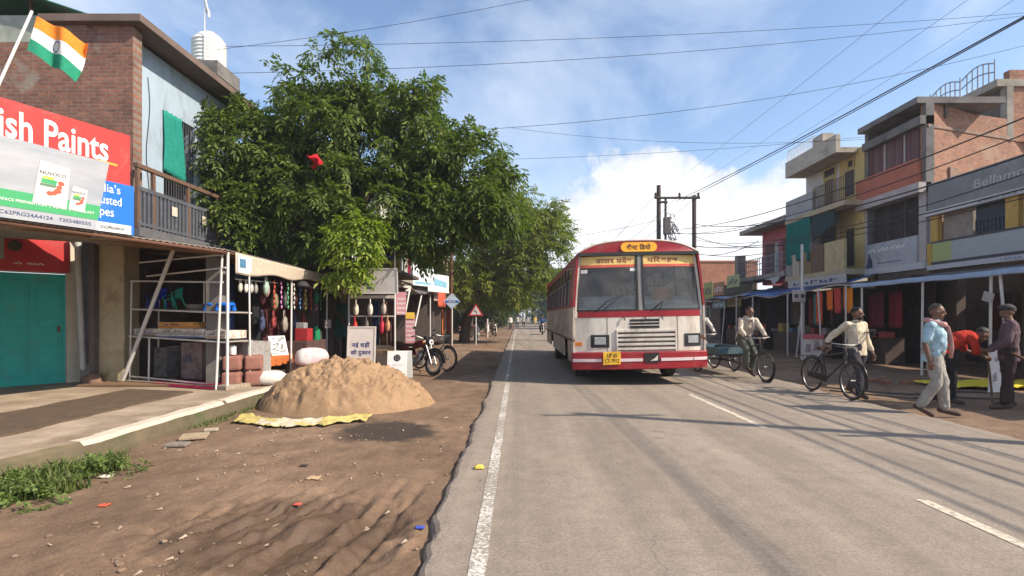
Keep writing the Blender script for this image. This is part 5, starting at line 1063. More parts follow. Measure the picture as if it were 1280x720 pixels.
cm_ = MB(); cm_.hexa([GF(-.035, 1.64, .01), GF(.075, 1.64, .01), GF(.075, 1.64, -.05), GF(-.035, 1.64, -.05), GF(-.03, 2.9, .01), GF(.07, 2.9, .01), GF(.07, 2.9, -.05), GF(-.03, 2.9, -.05)]); BB(cm_, 'centre_pillar', mat('pillar_grey', (.20, .19, .185), .6), bevel=.01)
for s in (-1, 1):
    def f(u, v):
        z = 1.5+1.42*v; w_ = hw(z); return V((s*(w_-.055+.055*u), fy(w_, z)-.012+.10*u*u, z))
    BB(MB().grid(f, 4, 8, (0, -.06, 0)), 'corner_pillar', BWH, smooth='auto')
    def f2(u, v):
        z = 1.5+1.42*v; w_ = hw(z)-.075; return V((s*(w_-.03+.05*u), fy(w_, z)-.016, z))
    BB(MB().grid(f2, 2, 8, (0, -.05, 0)), 'white_trim', BWH)
# roof with a domed red cap
def ring(y, s=1., dz=0.): 
    P = []
    for i in range(25):
        a = pi*i/24; x = -cos(a); P.append(V((x*hw(2.9)*s, y, 2.90+.28*s*(1-abs(x)**3.2)+dz)))
    return P
rings = [ring(.10, .99, -.02), ring(.12), ring(.5), ring(3), ring(6), ring(L_-.3), ring(L_, .98, -.03)]
b = MB(); n = 25
for rg in rings: b.v += rg
b.f = [(j*n+i, j*n+i+1, (j+1)*n+i+1, (j+1)*n+i)[::-1] for j in range(len(rings)-1) for i in range(n-1)]+[list(range(n)), list(range((len(rings)-1)*n, len(rings)*n))[::-1]]; b.mi = [0]*len(b.f)
rf = BB(b, 'roof', BRED, smooth='auto')
b = MB(); b.path([V((p.x*1.003, .115, p.z+.012)) for p in ring(0)], .024, 6); BB(b, 'roof_trim', mat('trim_pale', (.60, .50, .45), .5), rf, smooth=True)
b = MB(); b.hexa([V((-1.33, .055, 2.86)), V((1.33, .055, 2.86)), V((1.33, .11, 2.86)), V((-1.33, .11, 2.86)), V((-1.31, .06, 2.93)), V((1.31, .06, 2.93)), V((1.31, .11, 2.93)), V((-1.31, .11, 2.93))]); BB(b, 'rain_lip', BLK, rf)
FDp = Fr(ROLL @ V((-.38, .075, 2.935)), ROLL.to_3x3() @ V((1, 0, 0)), (0, .12, 1)); q = MB(); pts = [(.10+.10*cos(a), .105+.105*sin(a)) for a in np.linspace(pi/2, 3*pi/2, 9)]+[(.70+.10*cos(a), .105+.105*sin(a)) for a in np.linspace(-pi/2, pi/2, 9)]; q.prism(FDp, pts, -.03, .012)
dp = q.build('destination_plate', mat('plate_orange', (.78, .36, .02), .5, .1), bus); lettering(cluster([['कै', 'half:न', 'ट'], ['िड', 'पो']], .028), FDp, .13, .66, .045, .175, mat('dark_brown_print', (.08, .03, .015), .6), dp, .0145, False)
# sides
side_w = [(1.0+.98*i, 1.86+.98*i) for i in range(9)]
for s in (-1, 1):
    X = lambda z: s*hw(z)
    def wall(y0, y1, z0, z1, d=.0, nm='side_panel', m=BSIDE, pr=bus, th=.04):
        b = MB(); b.hexa([V((X(z0)+s*d, y0, z0)), V((X(z0)+s*d, y1, z0)), V((X(z0)-s*th, y1, z0)), V((X(z0)-s*th, y0, z0)), V((X(z1)+s*d, y0, z1)), V((X(z1)+s*d, y1, z1)), V((X(z1)-s*th, y1, z1)), V((X(z1)-s*th, y0, z1))]); return BB(b, nm, m, pr)
    wl_ = wall(.10, L_, 1.02, 1.74); wall(.10, 1.35, .50, 1.02); wall(2.5, 6.6, .50, 1.02); wall(7.9, L_, .50, 1.02)
    wall(.09, L_, .98, 1.03, .02, 'rub_rail', mat('rail_brown', (.13, .08, .06), .7), wl_)
    wall(.09, L_, 1.741, 1.80, .004, 'side_red_band', BRED); wall(.09, L_, 2.74, 2.91, .003, 'side_red_top', BRED)
    wall(.09, 1.0, 1.80, 2.74, .002, 'side_red_front', BRED)
    for i, (a, c_) in enumerate(side_w):
        wall(c_, 1.0+.98*(i+1) if i < 8 else L_, 1.80, 2.74, .0, 'window_pillar', mat('side_dark_red', (.10, .03, .03), .6))
        o = wall(a, c_, 1.80, 2.74, -.02, 'side_window', GLS, th=.028)
        wall(a, c_, 2.38, 2.42, .0, 'window_bar', mat('alu_dull', (.22, .21, .20), .5, metal=.4), o)
        if s < 0: wall((a+c_)/2-.015, (a+c_)/2+.015, 1.8, 2.38, .0, 'window_mullion', mat('alu_dull', (.22, .21, .20), .5, metal=.4), o)
    for k in range(7): wall(2.6+1.05*k, 2.62+1.05*k, 1.05, 1.73, .004, 'panel_joint', mat('seam_dark', (.16, .12, .10), .8), wl_)
b = MB(); b.box(-1.42, 1.42, L_-.06, L_-.01, .5, 2.95); BB(b, 'rear_panel', BRED)
b = MB(); b.box(-1.38, 1.38, .55, L_-.1, .78, .86); b.box(-1.1, 1.1, 1.2, L_-1, .35, .77); BB(b, 'floor', BLK)
b = MB(); b.hexa([V((-1.33, .14, 1.40)), V((1.33, .14, 1.40)), V((1.33, .75, 1.40)), V((-1.33, .75, 1.40)), V((-1.33, .14, 1.70)), V((1.33, .14, 1.74)), V((1.33, .7, 1.98)), V((-1.33, .7, 1.98))]); BB(b, 'dashboard', mat('dash_grey', (.72, .69, .65), .8, .2, 4))
for y in np.arange(1.9, 9.8, .95):
    for x in (-.85, .85):
        b = MB(); b.box(x-.45, x+.45, y, y+.12, 1.1, 2.0); b.box(x-.45, x+.45, y-.4, y+.1, 1.1, 1.22); BB(b, 'seat', mat('bus_seat', (.03, .04, .07), .8, .2), bevel=.04)
b = MB(); b.torus((.72, .85, 1.98), (0, -.75, .66), .26, .017, 24, 6); b.tube((.72, .85, 1.83), (.72, .65, 1.5), .025); BB(b, 'steering_wheel', BLK, smooth=True)
b = MB(); b.box(.45, 1.0, 1.35, 1.5, 1.1, 2.1); BB(b, 'driver_seat', mat('bus_seat', (.03, .04, .07)), bevel=.05)
b = MB(); b.fbox(Fr(V((.42, .42, 1.88)), (1, 0, 0)), 0, .38, 0, .28, 0, .01); BB(b, 'orange_board', mat('dash_orange', (.45, .14, .05), .7))
for x0, x1, z0, z1 in ((-1.33, -1.18, 2.48, 2.56), (-.20, -.07, 2.51, 2.58)): BB(fpanel(x0, x1, z0, z1, -.006, .003, 2, 1), 'sticker', mat('white_sticker', (.6, .6, .58), .6))
for x0, x1, z0, z1 in ((-1.2, -.55, 1.67, 1.80), (.15, .60, 1.67, 1.78)):
    q = MB(); q.hexa([V((x0, .20, z0)), V((x1, .20, z0)), V((x1, .30, z0)), V((x0, .30, z0)), V((x0, .34, z1+.08)), V((x1, .34, z1+.06)), V((x1, .40, z1+.06)), V((x0, .40, z1+.08))]); BB(q, 'papers', mat('paper_white', (.66, .63, .58), .8))
# wipers, handles, mirror
for x0, z0, x1, z1 in ((-.98, 1.62, -.28, 2.05), (.25, 1.62, .45, 1.72)):
    b = MB(); b.path([GF(x0, z0, .03), GF(x0+.25, z0+.22, .05), GF(x1, z1, .03)], .010, 6); b.path([GF(x0+.2, z0+.06 if x0 < 0 else z0+.02, .035), GF(x1, z1, .03)], .007, 6); BB(b, 'wiper', BLK, smooth=True)
for x in (-.36, .47, .1): b = MB(); b.path([GF(x, 1.50, .0), GF(x, 1.50, .04), GF(x+.015, 1.43, .05)], .012, 6); BB(b, 'wiper_spindle', BLK, smooth=True)
# wheels
for y in (1.9, 7.25):
    for s in (-1, 1):
        for x in ((1.12,) if y < 3 else (1.22, .92)):
            b = MB(); c = V((s*x, y, .47)); b.lathe([(.29, -.11), (.44, -.13), (.47, -.09), (.475, 0), (.47, .09), (.44, .13), (.29, .11)], c, (1, 0, 0), 40)
            w_ = b.build('wheel', mat('bus_tyre', (.035, .032, .03), .9, .3, 9, .4, 30, stain=((.17, .13, .09), 4, .48, .75)), bus, smooth='auto')
            r_ = MB(); r_.lathe([(.29, -.10), (.27, -.03), (.16, .05), (.11, .10), (.0, .105)], c, (s, 0, 0), 28); r_.build('rim', mat('bus_rim', (.20, .10, .08), .7, .3), w_, smooth='auto')
b = MB(); b.box(-1.1, 1.1, 1.85, 1.95, .42, .52); b.box(-1.1, 1.1, 7.2, 7.3, .42, .52); b.build('axle', BLK, bus)
for s in (-1,):
    b = MB(); b.path([V((s*1.40, .05, 2.6)), V((s*1.58, -.12, 2.55)), V((s*1.60, -.14, 2.2))], .014, 6); BB(b, 'mirror_arm', BLK, smooth=True)
# ================================================================== two-wheelers
M1 = motorcycle('maroon motorcycle parked on its stand beside the white folding board', (-2.75, 13.62, -.03), R(55))
bicycle('black bicycle parked just behind the maroon motorcycle', (-2.45, 14.6, -.02), R(52), .08)
copy_tree(M1, (11.6, 16.6, .02), R(-62), 'dark motorcycle parked in the shade under the clothes awning')
copy_tree(M1, (9.0, 19.6, .0), R(-35), 'dark motorcycle parked behind the cycle cart')
for x, y, rz, lb in ((-1.9, 40, 12, 'parked motorcycle nearest in the row beyond the short white post'), (-2.6, 42.5, 8, 'parked motorcycle second in the row beyond the short white post'), (-3.2, 36.5, 20, 'parked motorcycle in the shade left of the short white post')): copy_tree(M1, (x, y, -.02), R(rz), lb, group='motorcycles parked far along the left')
BK = bicycle('black bicycle being walked by the man in the cream shirt', (5.97, 9.80, 0), R(3), .05)
# ================================================================== people
SK, SK2 = MATS['skin'], MATS['skin2']
CREAM = cloth('cream_shirt', (.56, .47, .34)); DGREY = cloth('dark_grey_trousers', (.055, .05, .055)); SANDAL = mat('brown_sandal', (.07, .04, .03), .7)
# man walking the bicycle
p, J, hp = person('man in a cream shirt and grey trousers walking beside his bicycle', (6.42, 9.72, 0), R(12), dict(
    Rs=(-.185, .03, 1.36), Re=(-.34, .22, 1.14), Rw=(-.47, .26, .97), Rp=(-.7, -.2, -.45), Lw=(.27, -.10, .80), Le=(.245, .02, 1.08), Lp=(.1, -.25, -1.),
    Rk=(-.10, -.16, .49), Ra=(-.09, -.16, .085), Lk=(.10, .02, .48), La=(.10, .24, .12), Lt=(.05, -1, -.5), yaw=R(38), pitch=R(8), curl=.7), dict(skin=SK2, shirt=CREAM, trousers=DGREY, shoe=SANDAL, hair=MATS['hair'], beard=True, sleeve=.86), hs=1.0)
q = MB(); q.fbox(Fr(V((.10, -.135, 1.20)), (1, 0, 0), (0, .1, 1)), -.05, .05, 0, .02, -.012, .004); q.build('pocket', mat('pocket_dark', (.05, .03, .03), .8), p)
# old man in pale blue shirt
p, J, hp = person('bald man in a pale blue shirt with a pink scarf stepping off the road', (6.44, 7.93, 0), R(48), dict(
    Rk=(-.09, -.03, .48), Ra=(-.08, .17, .115), Rt=(0, -.88, -.5), Lk=(.08, -.10, .49), La=(.08, -.12, .085), pelvis=(0, .02, .90), waist=(0, .0, 1.05), chest=(0, -.005, 1.24), top=(0, .02, 1.38), neck=(0, .0, 1.44), head=(0, -.04, 1.575),
    Rs=(-.185, .02, 1.37), Re=(-.25, .10, 1.09), Rw=(-.24, .04, .83), Rp=(.05, -.1, -1), Ls=(.185, .02, 1.37), Le=(.25, .06, 1.09), Lw=(.22, -.05, .84), yaw=R(8), pitch=R(10), belly=.04),
    dict(skin=SK2, shirt=cloth('pale_blue_shirt', (.34, .48, .54)), trousers=cloth('light_grey_trousers', (.30, .28, .25)), shoe=SANDAL, sleeve=.42, hair=MATS['bald'], hairline=.42, hem=.10, cuff=.072))
PINK = cloth('pink_scarf', (.50, .27, .25)); b = MB()
rg = [V((.105*sin(a), -.012-.105*cos(a)*(1.05), 1.415+.035*cos(a+pi))) for a in np.linspace(0, 2*pi, 25)[:-1]]; b.path(rg, [.038+.006*sin(i*2.1) for i in range(24)], 10, closed=True)
b.path([V((.10, -.10, 1.41)), V((.13, -.155, 1.34)), V((.155, -.185, 1.20)), V((.165, -.20, 1.02)), V((.17, -.19, .86))], [.035, .045, .05, .05, .04], 12, flat=.45)
b.build('scarf', PINK, p, smooth=True)
# bending man in a red shirt
p, J, hp = person('man in a red shirt bending over with a stick', (7.52, 8.92, .02), R(78), dict(
    pelvis=(0, .16, .84), waist=(0, .05, .98), chest=(0, -.13, 1.10), top=(0, -.28, 1.15), neck=(0, -.35, 1.15), head=(0, -.48, 1.17), pitch=R(42), Rh=(-.09, .15, .82), Lh=(.09, .15, .82),
    Rk=(-.11, .02, .46), Ra=(-.11, .05, .08), Lk=(.11, .08, .46), La=(.12, .16, .08), Rs=(-.18, -.24, 1.12), Re=(-.21, -.28, .88), Rw=(-.13, -.46, .78), Rp=(.1, -.8, -.3), Ls=(.18, -.24, 1.12), Le=(.2, -.32, .89), Lw=(.14, -.48, .82), Lp=(-.1, -.8, -.1), curl=1.2),
    dict(skin=SK2, shirt=cloth('red_shirt', (.42, .035, .02)), trousers=cloth('black_trousers', (.022, .02, .022)), shoe=SANDAL, hair=MATS['hair'], sleeve=.5, hem=.05))
tag(tubes('stick', WOOD, None, [[V((8.06, 8.70, .03)), V((8.05, 8.74, .5)), V((8.02, 8.77, .95))]], .018, 8), 'dark wooden stick held upright by the bending man', 'stick')
# man with his back turned
p, J, hp = person('man in a dark purple grey shirt standing with his back turned', (8.0, 8.35, .02), R(-128), dict(
    Rk=(-.12, -.01, .48), Ra=(-.16, .02, .08), Lk=(.12, -.03, .48), La=(.18, -.06, .08), Re=(-.25, -.04, 1.09), Rw=(-.17, -.24, .92), Rp=(.3, -.9, -.2), Le=(.25, -.04, 1.09), Lw=(.14, -.24, .92), Lp=(-.3, -.9, -.2), pitch=R(20), yaw=R(20), curl=1.1), dict(
    skin=SK2, shirt=cloth('purple_grey_shirt', (.115, .075, .085)), trousers=cloth('brown_black_trousers', (.04, .026, .024)), shoe=SANDAL, hair=MATS['hair'], sleeve=.93, hem=.14, hairline=-.05))
cp = MB(); cp.ell(hp(0, .012, .065), (.095, .112, .062), None, 20, 12); cp.build('cap', mat('dark_cap', (.035, .03, .03), .8, .3, 20), p, smooth=True)
tag(tubes('iron_rod', RUST, None, [[V((7.85, 8.12, .92)), V((8.28, 7.72, .56))], [V((7.88, 8.14, .90)), V((8.30, 7.76, .52))]], .014, 8), 'pair of iron rods held low by the man with his back turned', 'rod')
# ------------------------------------------------------------------ cycle cart and riders
def seated_rider(label, loc, rz, shirt, trousers, look2, yaw=0., group=None):
    d = dict(pelvis=(0, .36, 1.0), waist=(0, .28, 1.13), chest=(0, .20, 1.31), top=(0, .15, 1.43), neck=(0, .12, 1.49), head=(0, .07, 1.62), Rh=(-.09, .35, .96), Lh=(.09, .35, .96), Rk=(-.12, .0, .72), Ra=(-.11, .05, .30), Lk=(.12, .06, .58), La=(.11, .22, .17),
        Rs=(-.185, .14, 1.42), Ls=(.185, .14, 1.42), Re=(-.27, .02, 1.20), Le=(.27, .02, 1.20), Rw=(-.25, -.18, 1.03), Lw=(.25, -.18, 1.03), Rp=(.15, -1, -.2), Lp=(-.15, -1, -.2), yaw=yaw, pitch=R(6), curl=1.1, Rt=(0, -1, -.15), Lt=(0, -1, -.3))
    return person(label, loc, rz, d, dict(dict(skin=SK2, shirt=shirt, trousers=trousers, shoe=SANDAL, hair=MATS['hair'], sleeve=.93, hem=.09), **look2), group, lowres='lowres' in look2)
def cart(label, loc, rz):
    t = thing('cycle_cart', label, 'cycle cart', loc, rz); k, ch, rb = MATS['bikeblack'], MATS['chrome'], MATS['rubber']
    r = .345; F_ = V((0, -.58, r)); bb = V((0, .14, .29)); stt = V((0, .28, .80)); hd, hd0 = V((0, -.36, .88)), V((0, -.40, .70))
    tubes('frame', k, t, [[hd0+V((0, 0, .02)), bb], [hd+V((0, .015, -.04)), stt-V((0, 0, .06))], [bb, stt], [hd0, hd], [bb, V((0, .9, .36)), V((0, 1.75, .34))], [stt-V((0, 0, .2)), V((0, .75, .52)), V((0, .9, .36))]]+[[V((s*.38, .75, .50)), V((s*.38, 2.45, .50))] for s in (-1, 1)]+[[V((-.45, y, .50)), V((.45, y, .50))] for y in (.75, 1.3, 2.4)]+[[V((s*.42, 1.75, .34)), V((s*.42, 1.75, .52))] for s in (-1, 1)]+[[V((-.5, 1.75, .345)), V((.5, 1.75, .345))]], .017, 8)
    tubes('fork', k, t, [[hd0+V((s*.8, 0, -.01)), hd0+V((s, -.03, -.12)), F_+V((s, 0.02, .08)), F_+V((s, 0, 0))] for s in (-.05, .05)], .011, 8)
    hb = MB(); hb.path([hd, hd+V((0, -.01, .12))], .013); hb.path([V((-.31, -.20, 1.02)), V((-.27, -.30, 1.02)), V((-.10, -.38, 1.0)), V((.10, -.38, 1.0)), V((.27, -.30, 1.02)), V((.31, -.20, 1.02))], .014, 8); hb.build('handlebar', ch, t, smooth='auto')
    sd = MB(); sd.ell((0, .34, .875), (.10, .11, .04), None, 16, 8); sd.ell((0, .22, .875), (.04, .12, .03), None, 14, 8); sd.build('saddle', MATS['saddle'], t, smooth='auto')
    wheel_parts(t, F_, r, .022, rb, ch, ch)
    for s in (-1, 1): wheel_parts(t, V((s*.53, 1.75, r)), r, .024, rb, ch, ch)
    m = MB(); m.torus(F_, (1, 0, 0), r+.02, .026, 20, 6, -.35, 2.0, .25, start=(0, -1, 0)); m.build('mudguard', k, t, smooth='auto')
    cr = MB(); cr.lathe([(.09, -.004), (.09, .004)], bb+V((-.06, 0, 0)), (1, 0, 0), 24); cr.tube(bb+V((-.07, 0, 0)), bb+V((-.09, -.11, -.02)), .010); cr.tube(bb+V((.07, 0, 0)), bb+V((.09, .11, .02)), .010); cr.rbox(bb+V((-.13, -.11, -.02)), (.09, .07, .022)); cr.rbox(bb+V((.13, .11, .02)), (.09, .07, .022)); cr.build('crank', ch, t, smooth='auto')
    g = MB()
    for i in range(6): g.box(-.46+.155*i, -.46+.155*i+.145, .68, 2.5, .525, .555)
    bd = g.build('cargo_bed', mat('bed_plank', (.15, .13, .11), .9, .3, 3), t)
    q = MB(); q.box(-.50, -.47, .66, 2.52, .52, .72); q.box(.47, .50, .66, 2.52, .52, .72); q.box(-.47, .47, .66, .69, .556, .72); q.box(-.47, .47, 2.49, 2.52, .556, .72); q.build('bed_rail', paint('dull_blue_green', (.06, .12, .16), .6, .8), t, bevel=.006)
    return t
seated_rider('bus driver in a khaki shirt behind the steering wheel', (BX+.72, BY+1.0, .60), 0, cloth('khaki_shirt', (.34, .25, .14)), DGREY, dict(lowres=1), 0)
CP = V((5.62, 12.35, 0)); cart('cycle cart with a dull blue bed ridden toward the camera beside the bus', CP, R(6))
SHAWL = cloth('white_shawl', (.46, .42, .37))
p, J, hp = seated_rider('rider in a pale shirt and scarf pedalling the cycle cart', CP, R(6), cloth('off_white_shirt', (.50, .44, .36)), cloth('green_grey_trousers', (.09, .095, .075)), dict(hairline=.25), R(20))
b = MB(); rg = [V((.10*sin(a), .115-.10*cos(a), 1.465+.03*cos(a+pi))) for a in np.linspace(0, 2*pi, 25)[:-1]]; b.path(rg, .032, 10, closed=True); b.path([V((.03, .02, 1.45)), V((.04, .0, 1.3)), V((.05, .04, 1.12))], [.035, .05, .045], 10, flat=.4); b.build('scarf', SHAWL, p, smooth=True)
# another rider mostly hidden by the bus
HB = V((5.62, 15.55, 0)); copy_tree(BK, tuple(HB), R(10), 'bicycle showing one wheel past the right edge of the bus')
seated_rider('rider in white mostly hidden behind the right edge of the bus', HB, R(10), cloth('white_kurta', (.56, .52, .47)), cloth('grey_lungi', (.2, .19, .18)), {}, 0)
# scooter rider far behind, left of the bus
far = copy_tree(M1, (2.02, 43, 0), R(0), 'motorcycle coming along the road behind the bus')
p, J, hp = person('rider in a blue jacket on the far motorcycle behind the bus', (2.02, 43.0, -.12), 0, dict(pelvis=(0, .3, .95), waist=(0, .26, 1.08), chest=(0, .2, 1.27), top=(0, .17, 1.4), neck=(0, .15, 1.46), head=(0, .11, 1.6), Rh=(-.1, .3, .92), Lh=(.1, .3, .92), Rk=(-.2, -.1, .85), Lk=(.2, -.1, .85), Ra=(-.18, .12, .42), La=(.18, .12, .42), Rs=(-.18, .17, 1.39), Ls=(.18, .17, 1.39), Re=(-.3, .06, 1.2), Le=(.3, .06, 1.2), Rw=(-.33, -.12, 1.12), Lw=(.33, -.12, 1.12)), dict(skin=SK2, shirt=cloth('blue_jacket', (.05, .10, .22)), trousers=DGREY, shoe=SANDAL, hair=MATS['hair']), lowres=True)
walk = dict(Rk=(-.1, -.15, .49), Ra=(-.1, -.2, .09), Lk=(.1, .0, .48), La=(.1, .26, .12))
p0_, J, hp = person('man in a white shirt walking far along the left roadside', (-.95, 60, 0), R(8), walk, dict(skin=SK2, shirt=cloth('white_kurta', (.56, .52, .47)), trousers=DGREY, shoe=SANDAL, hair=MATS['hair']), 'people far along the left roadside', lowres=True)
p0_['label'] = 'distant man in white nearest along the left roadside'
copy_tree(p0_, (-.15, 68, 0), R(-10), 'second distant man in white along the left roadside'); copy_tree(p0_, (.75, 76, 0), R(170), 'third distant man in white, closest to the middle of the road')
p1_, J, hp = person('distant person in yellow cloth walking on the road ahead of the bus shadow', (2.9, 88, 0), R(20), walk, dict(skin=SK2, shirt=cloth('yellow_cloth', (.55, .36, .08)), trousers=cloth('pale_trousers', (.4, .33, .2)), shoe=SANDAL, hair=MATS['hair']), lowres=True)
p1_['label'] = 'distant person in yellow walking on the far road'
# ================================================================== RIGHT SIDE (facades on x = 13.2)
XF = 13.2
def ypx(px, X=XF): return X*F/(px-VPX)
# --- A: two storey shop house with the grey signboard
yA0, yA1 = 9.4, 16.45; FA = rightF(XF, yA1); LA = yA1-yA0
A_ = thing('shoe_shop_building', 'low shop building with grey and white signboards above a blue edged awning', 'shop building', (15, 13, 0))
b = MB(); b.fbox(FA, 0, LA, 3.0, 3.85, -.25, -.05); b.fbox(FA, 0, LA, 4.72, 5.72, -.25, -.05); b.fbox(FA, 0, .12, 3.85, 4.72, -.25, 0); b.box(XF+.05, XF+4, yA0, yA0+.2, 0, 5.7); b.box(XF+2.0, XF+4.2, yA0, yA1, 5.5, 5.62); b.build('wall', mat('wall_a_grey', (.34, .32, .31), .9, .2), A_, True)
YEL = mat('yellow_column_paint', (.52, .32, .07), .7, .15, 3, stain=((.3, .19, .08), 3, .55, .7))
for a0, a1 in ((.12, .38), (2.62, 2.98), (5.2, 5.5)):
    b = MB(); b.fbox(FA, a0, a1, 3.83, 4.76, -.1, .05); b.build('column', YEL, A_, True)
b = MB(); b.fbox(FA, .02, .22, 3.05, 3.83, -.05, .09); b.build('column', YEL, A_, True)
b = MB(); b.fbox(FA, .4, 1.45, 3.85, 4.72, -.22, -.12); b.build('closed_panel', mat('ribbed_tan', (.30, .25, .21), .9, .25, 4), A_, True)
for a0, a1 in ((1.5, 2.6), (3.0, 5.15), (5.55, 6.9)):
    b = MB(); b.fbox(FA, a0, a1, 3.85, 4.72, -.22, -.16); o = b.build('window', mat('blue_black_window', (.03, .045, .07), .25, .4, 14), A_, True)
    g = MB(); k = int((a1-a0)/.12)
    for i in range(k): g.fbox(FA, a0+.12*i, a0+.12*i+.02, 3.85, 4.30, -.16, -.14)
    for z in (3.95, 4.12, 4.28): g.fbox(FA, a0, a1, z, z+.02, -.14, -.128)
    g.build('grille', mat('window_grille', (.05, .07, .10), .5), o, True)
b = MB(); b.fbox(FA, .10, LA, 4.84, 5.72, -.04, .12); s_ = b.build('signboard', mat('grey_flex_sign', (.20, .195, .20), .55, .12, 1.2, stain=((.28, .27, .27), 1.2, .5, .65)), A_, True)
b = MB(); b.fbox(FA, 4.05, LA+.01, 4.84, 5.35, .121, .128); b.build('pale_patch', mat('pale_flex', (.40, .40, .42), .5, .1), s_, True)
lettering('Bellamoz', FA, 1.75, 3.45, 5.18, 5.42, mat('pale_sign_text', (.46, .45, .45), .6), s_, .125, shear=.1)
b = MB(); b.fbox(FA, .0, LA, 4.70, 4.86, .0, .16); w_ = b.build('white_band', mat('white_band_a', (.50, .49, .50), .6, .12), A_, True)
lettering('AFREEN SHOE HOUSE', FA, 1.9, 3.75, 4.735, 4.825, mat('dark_sign_text', (.10, .09, .11), .7), w_, .164)
b = MB(); b.fbox(FA, .30, LA, 3.22, 3.80, -.04, .14); p_ = b.build('lower_panel', mat('grey_panel', (.36, .39, .39), .5, .06), A_, True)
b = MB(); b.fbox(FA, .30, 1.0, 3.22, 3.80, .141, .145); b.build('lime_patch', mat('lime_patch', (.37, .42, .16), .5, .08), p_, True)
for z0, z1 in ((3.80, 3.86), (3.14, 3.22)):
    b = MB(); b.fbox(FA, .25, LA, z0, z1, -.02, .15); b.build('edge_trim', mat('dark_trim', (.07, .065, .07), .7), p_, True)
b = MB(); b.fbox(FA, .1, LA, 2.98, 3.13, -.05, .16); w_ = b.build('lower_band', mat('white_band_a', (.50, .49, .50)), A_, True)
lettering('USHA SHOE HOUSE', FA, 2.6, 4.7, 3.02, 3.10, mat('blue_grey_text', (.22, .24, .32), .7), w_, .164)
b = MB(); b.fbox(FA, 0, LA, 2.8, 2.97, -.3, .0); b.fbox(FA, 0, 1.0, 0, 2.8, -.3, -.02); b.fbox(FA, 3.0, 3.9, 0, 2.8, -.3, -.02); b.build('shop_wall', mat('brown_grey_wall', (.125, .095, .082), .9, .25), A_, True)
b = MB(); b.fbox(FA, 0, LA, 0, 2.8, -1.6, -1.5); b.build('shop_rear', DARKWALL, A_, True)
for i in range(5):
    b = MB(); b.fbox(FA, 1.05+.38*i, 1.36+.38*i, 1.1, 2.2, -1.0, -.98); b.build('hung_goods', cloth('dim%d' % (i % 3), ((.09, .02, .02), (.05, .03, .035), (.07, .05, .04))[i % 3]), A_, True)
b = MB(); b.fbox(FA, 3.88, LA, .0, .9, -1.2, -.4); b.build('shop_counter', mat('counter_brown', (.10, .06, .045), .7, .3), A_, True)
# --- B: maroon shutters, salmon parapet, brick flank
yB0, yB1 = 16.5, 19.4; FBd = rightF(XF, yB1); LB = yB1-yB0
B_ = thing('brick_flank_building', 'tall building with maroon shutters, salmon parapet and a raw brick flank', 'building', (15, 18, 0))
fu = V((4.6, 1.5, 0)).normalized(); FFl = Fr((XF, yB0, 0), fu, n=(fu.y, -fu.x, 0))
b = MB(); b.fbox(FFl, 0, 6.5, 4.6, 7.62, -.23, 0); b.prism(FFl, [(0, 7.72), (6.5, 7.72), (6.5, 8.1), (4.5, 8.36), (2.2, 8.30), (0, 8.52)], -.23, 0)
b.build('brick_flank', brick('brick_flank', tuple(fu)[:2], (.35, .15, .085), (.24, .105, .065), (.25, .18, .13), .08, .23, plaster=(.30, .19, .13)), B_, True)
b = MB(); b.fbox(FFl, -.02, 6.5, 7.62, 7.72, -.23, .03); b.fbox(FFl, .95, 1.35, 4.8, 6.4, 0, .06); b.build('ledge', mat('brick_ledge', (.24, .16, .12), .95, .3, 5, .4), B_, True)
b = MB(); b.fbox(FBd, -.02, .16, 3.2, 8.4, -.2, .06); b.fbox(FBd, LB-.16, LB, 3.2, 8.4, -.2, .06); b.fbox(FBd, .1, LB, 7.72, 8.0, -.2, .25); b.fbox(FBd, 0, LB, 8.4, 8.6, -2.5, .35); b.build('frame', CONCD, B_, True)
b = MB(); b.fbox(FBd, .16, LB-.16, 8.0, 8.4, -.8, -.7); b.box(XF+.3, XF+5, yB1-.2, yB1, 0, 8.4); b.build('recess', DARKWALL, B_, True)
MAR = mat('maroon_shutter_paint', (.12, .055, .055), .7, .2, 4, stain=((.18, .13, .12), 2, .5, .8), str_=(1, 1, .2))
b = MB(); k = 14
for i in range(k): a = .16+(LB-.32)*i/k; b.fbox(FBd, a, a+(LB-.32)/k-.015, 6.65, 7.72, -.08, .0-.008*(i % 2))
b.build('shutter', MAR, B_, True)
for a in (.95, 1.9): b = MB(); b.fbox(FBd, a, a+.06, 6.65, 7.72, 0, .035); b.build('shutter_post', mat('pale_post', (.42, .38, .36), .7), B_, True)
b = MB(); b.fbox(FBd, -.2, LB-.2, 5.85, 6.66, .0, .28); b.build('parapet', mat('salmon_paint', (.43, .13, .08), .8, .18, 2, stain=((.25, .1, .07), 2, .55, .75)), B_, True)
b = MB(); b.fbox(FBd, -.2, LB, 5.52, 5.85, -.1, .30); b.fbox(FBd, LB-.28, LB+.02, 3.2, 5.52, -.1, .08); b.fbox(FBd, -.05, .12, 3.2, 5.52, -.1, .08); b.build('pale_beam', mat('pale_beam_b', (.42, .37, .35), .8, .2), B_, True)
b = MB(); b.fbox(FBd, .12, LB-.28, 4.2, 5.52, -.3, -.25); w_ = b.build('window', mat('dark_lattice', (.035, .03, .03), .6, .5, 9), B_, True)
g = MB(); 
for i in range(22): g.fbox(FBd, .14+.112*i, .165+.112*i, 4.2, 5.1, -.15, -.13)
for z in np.arange(4.25, 5.1, .12): g.fbox(FBd, .12, LB-.28, z, z+.02, -.13, -.118)
for a in (.95, 1.75): g.fbox(FBd, a, a+.06, 4.2, 5.5, -.16, -.10)
g.build('lattice', mat('lattice_brown', (.07, .055, .05), .7), w_, True)
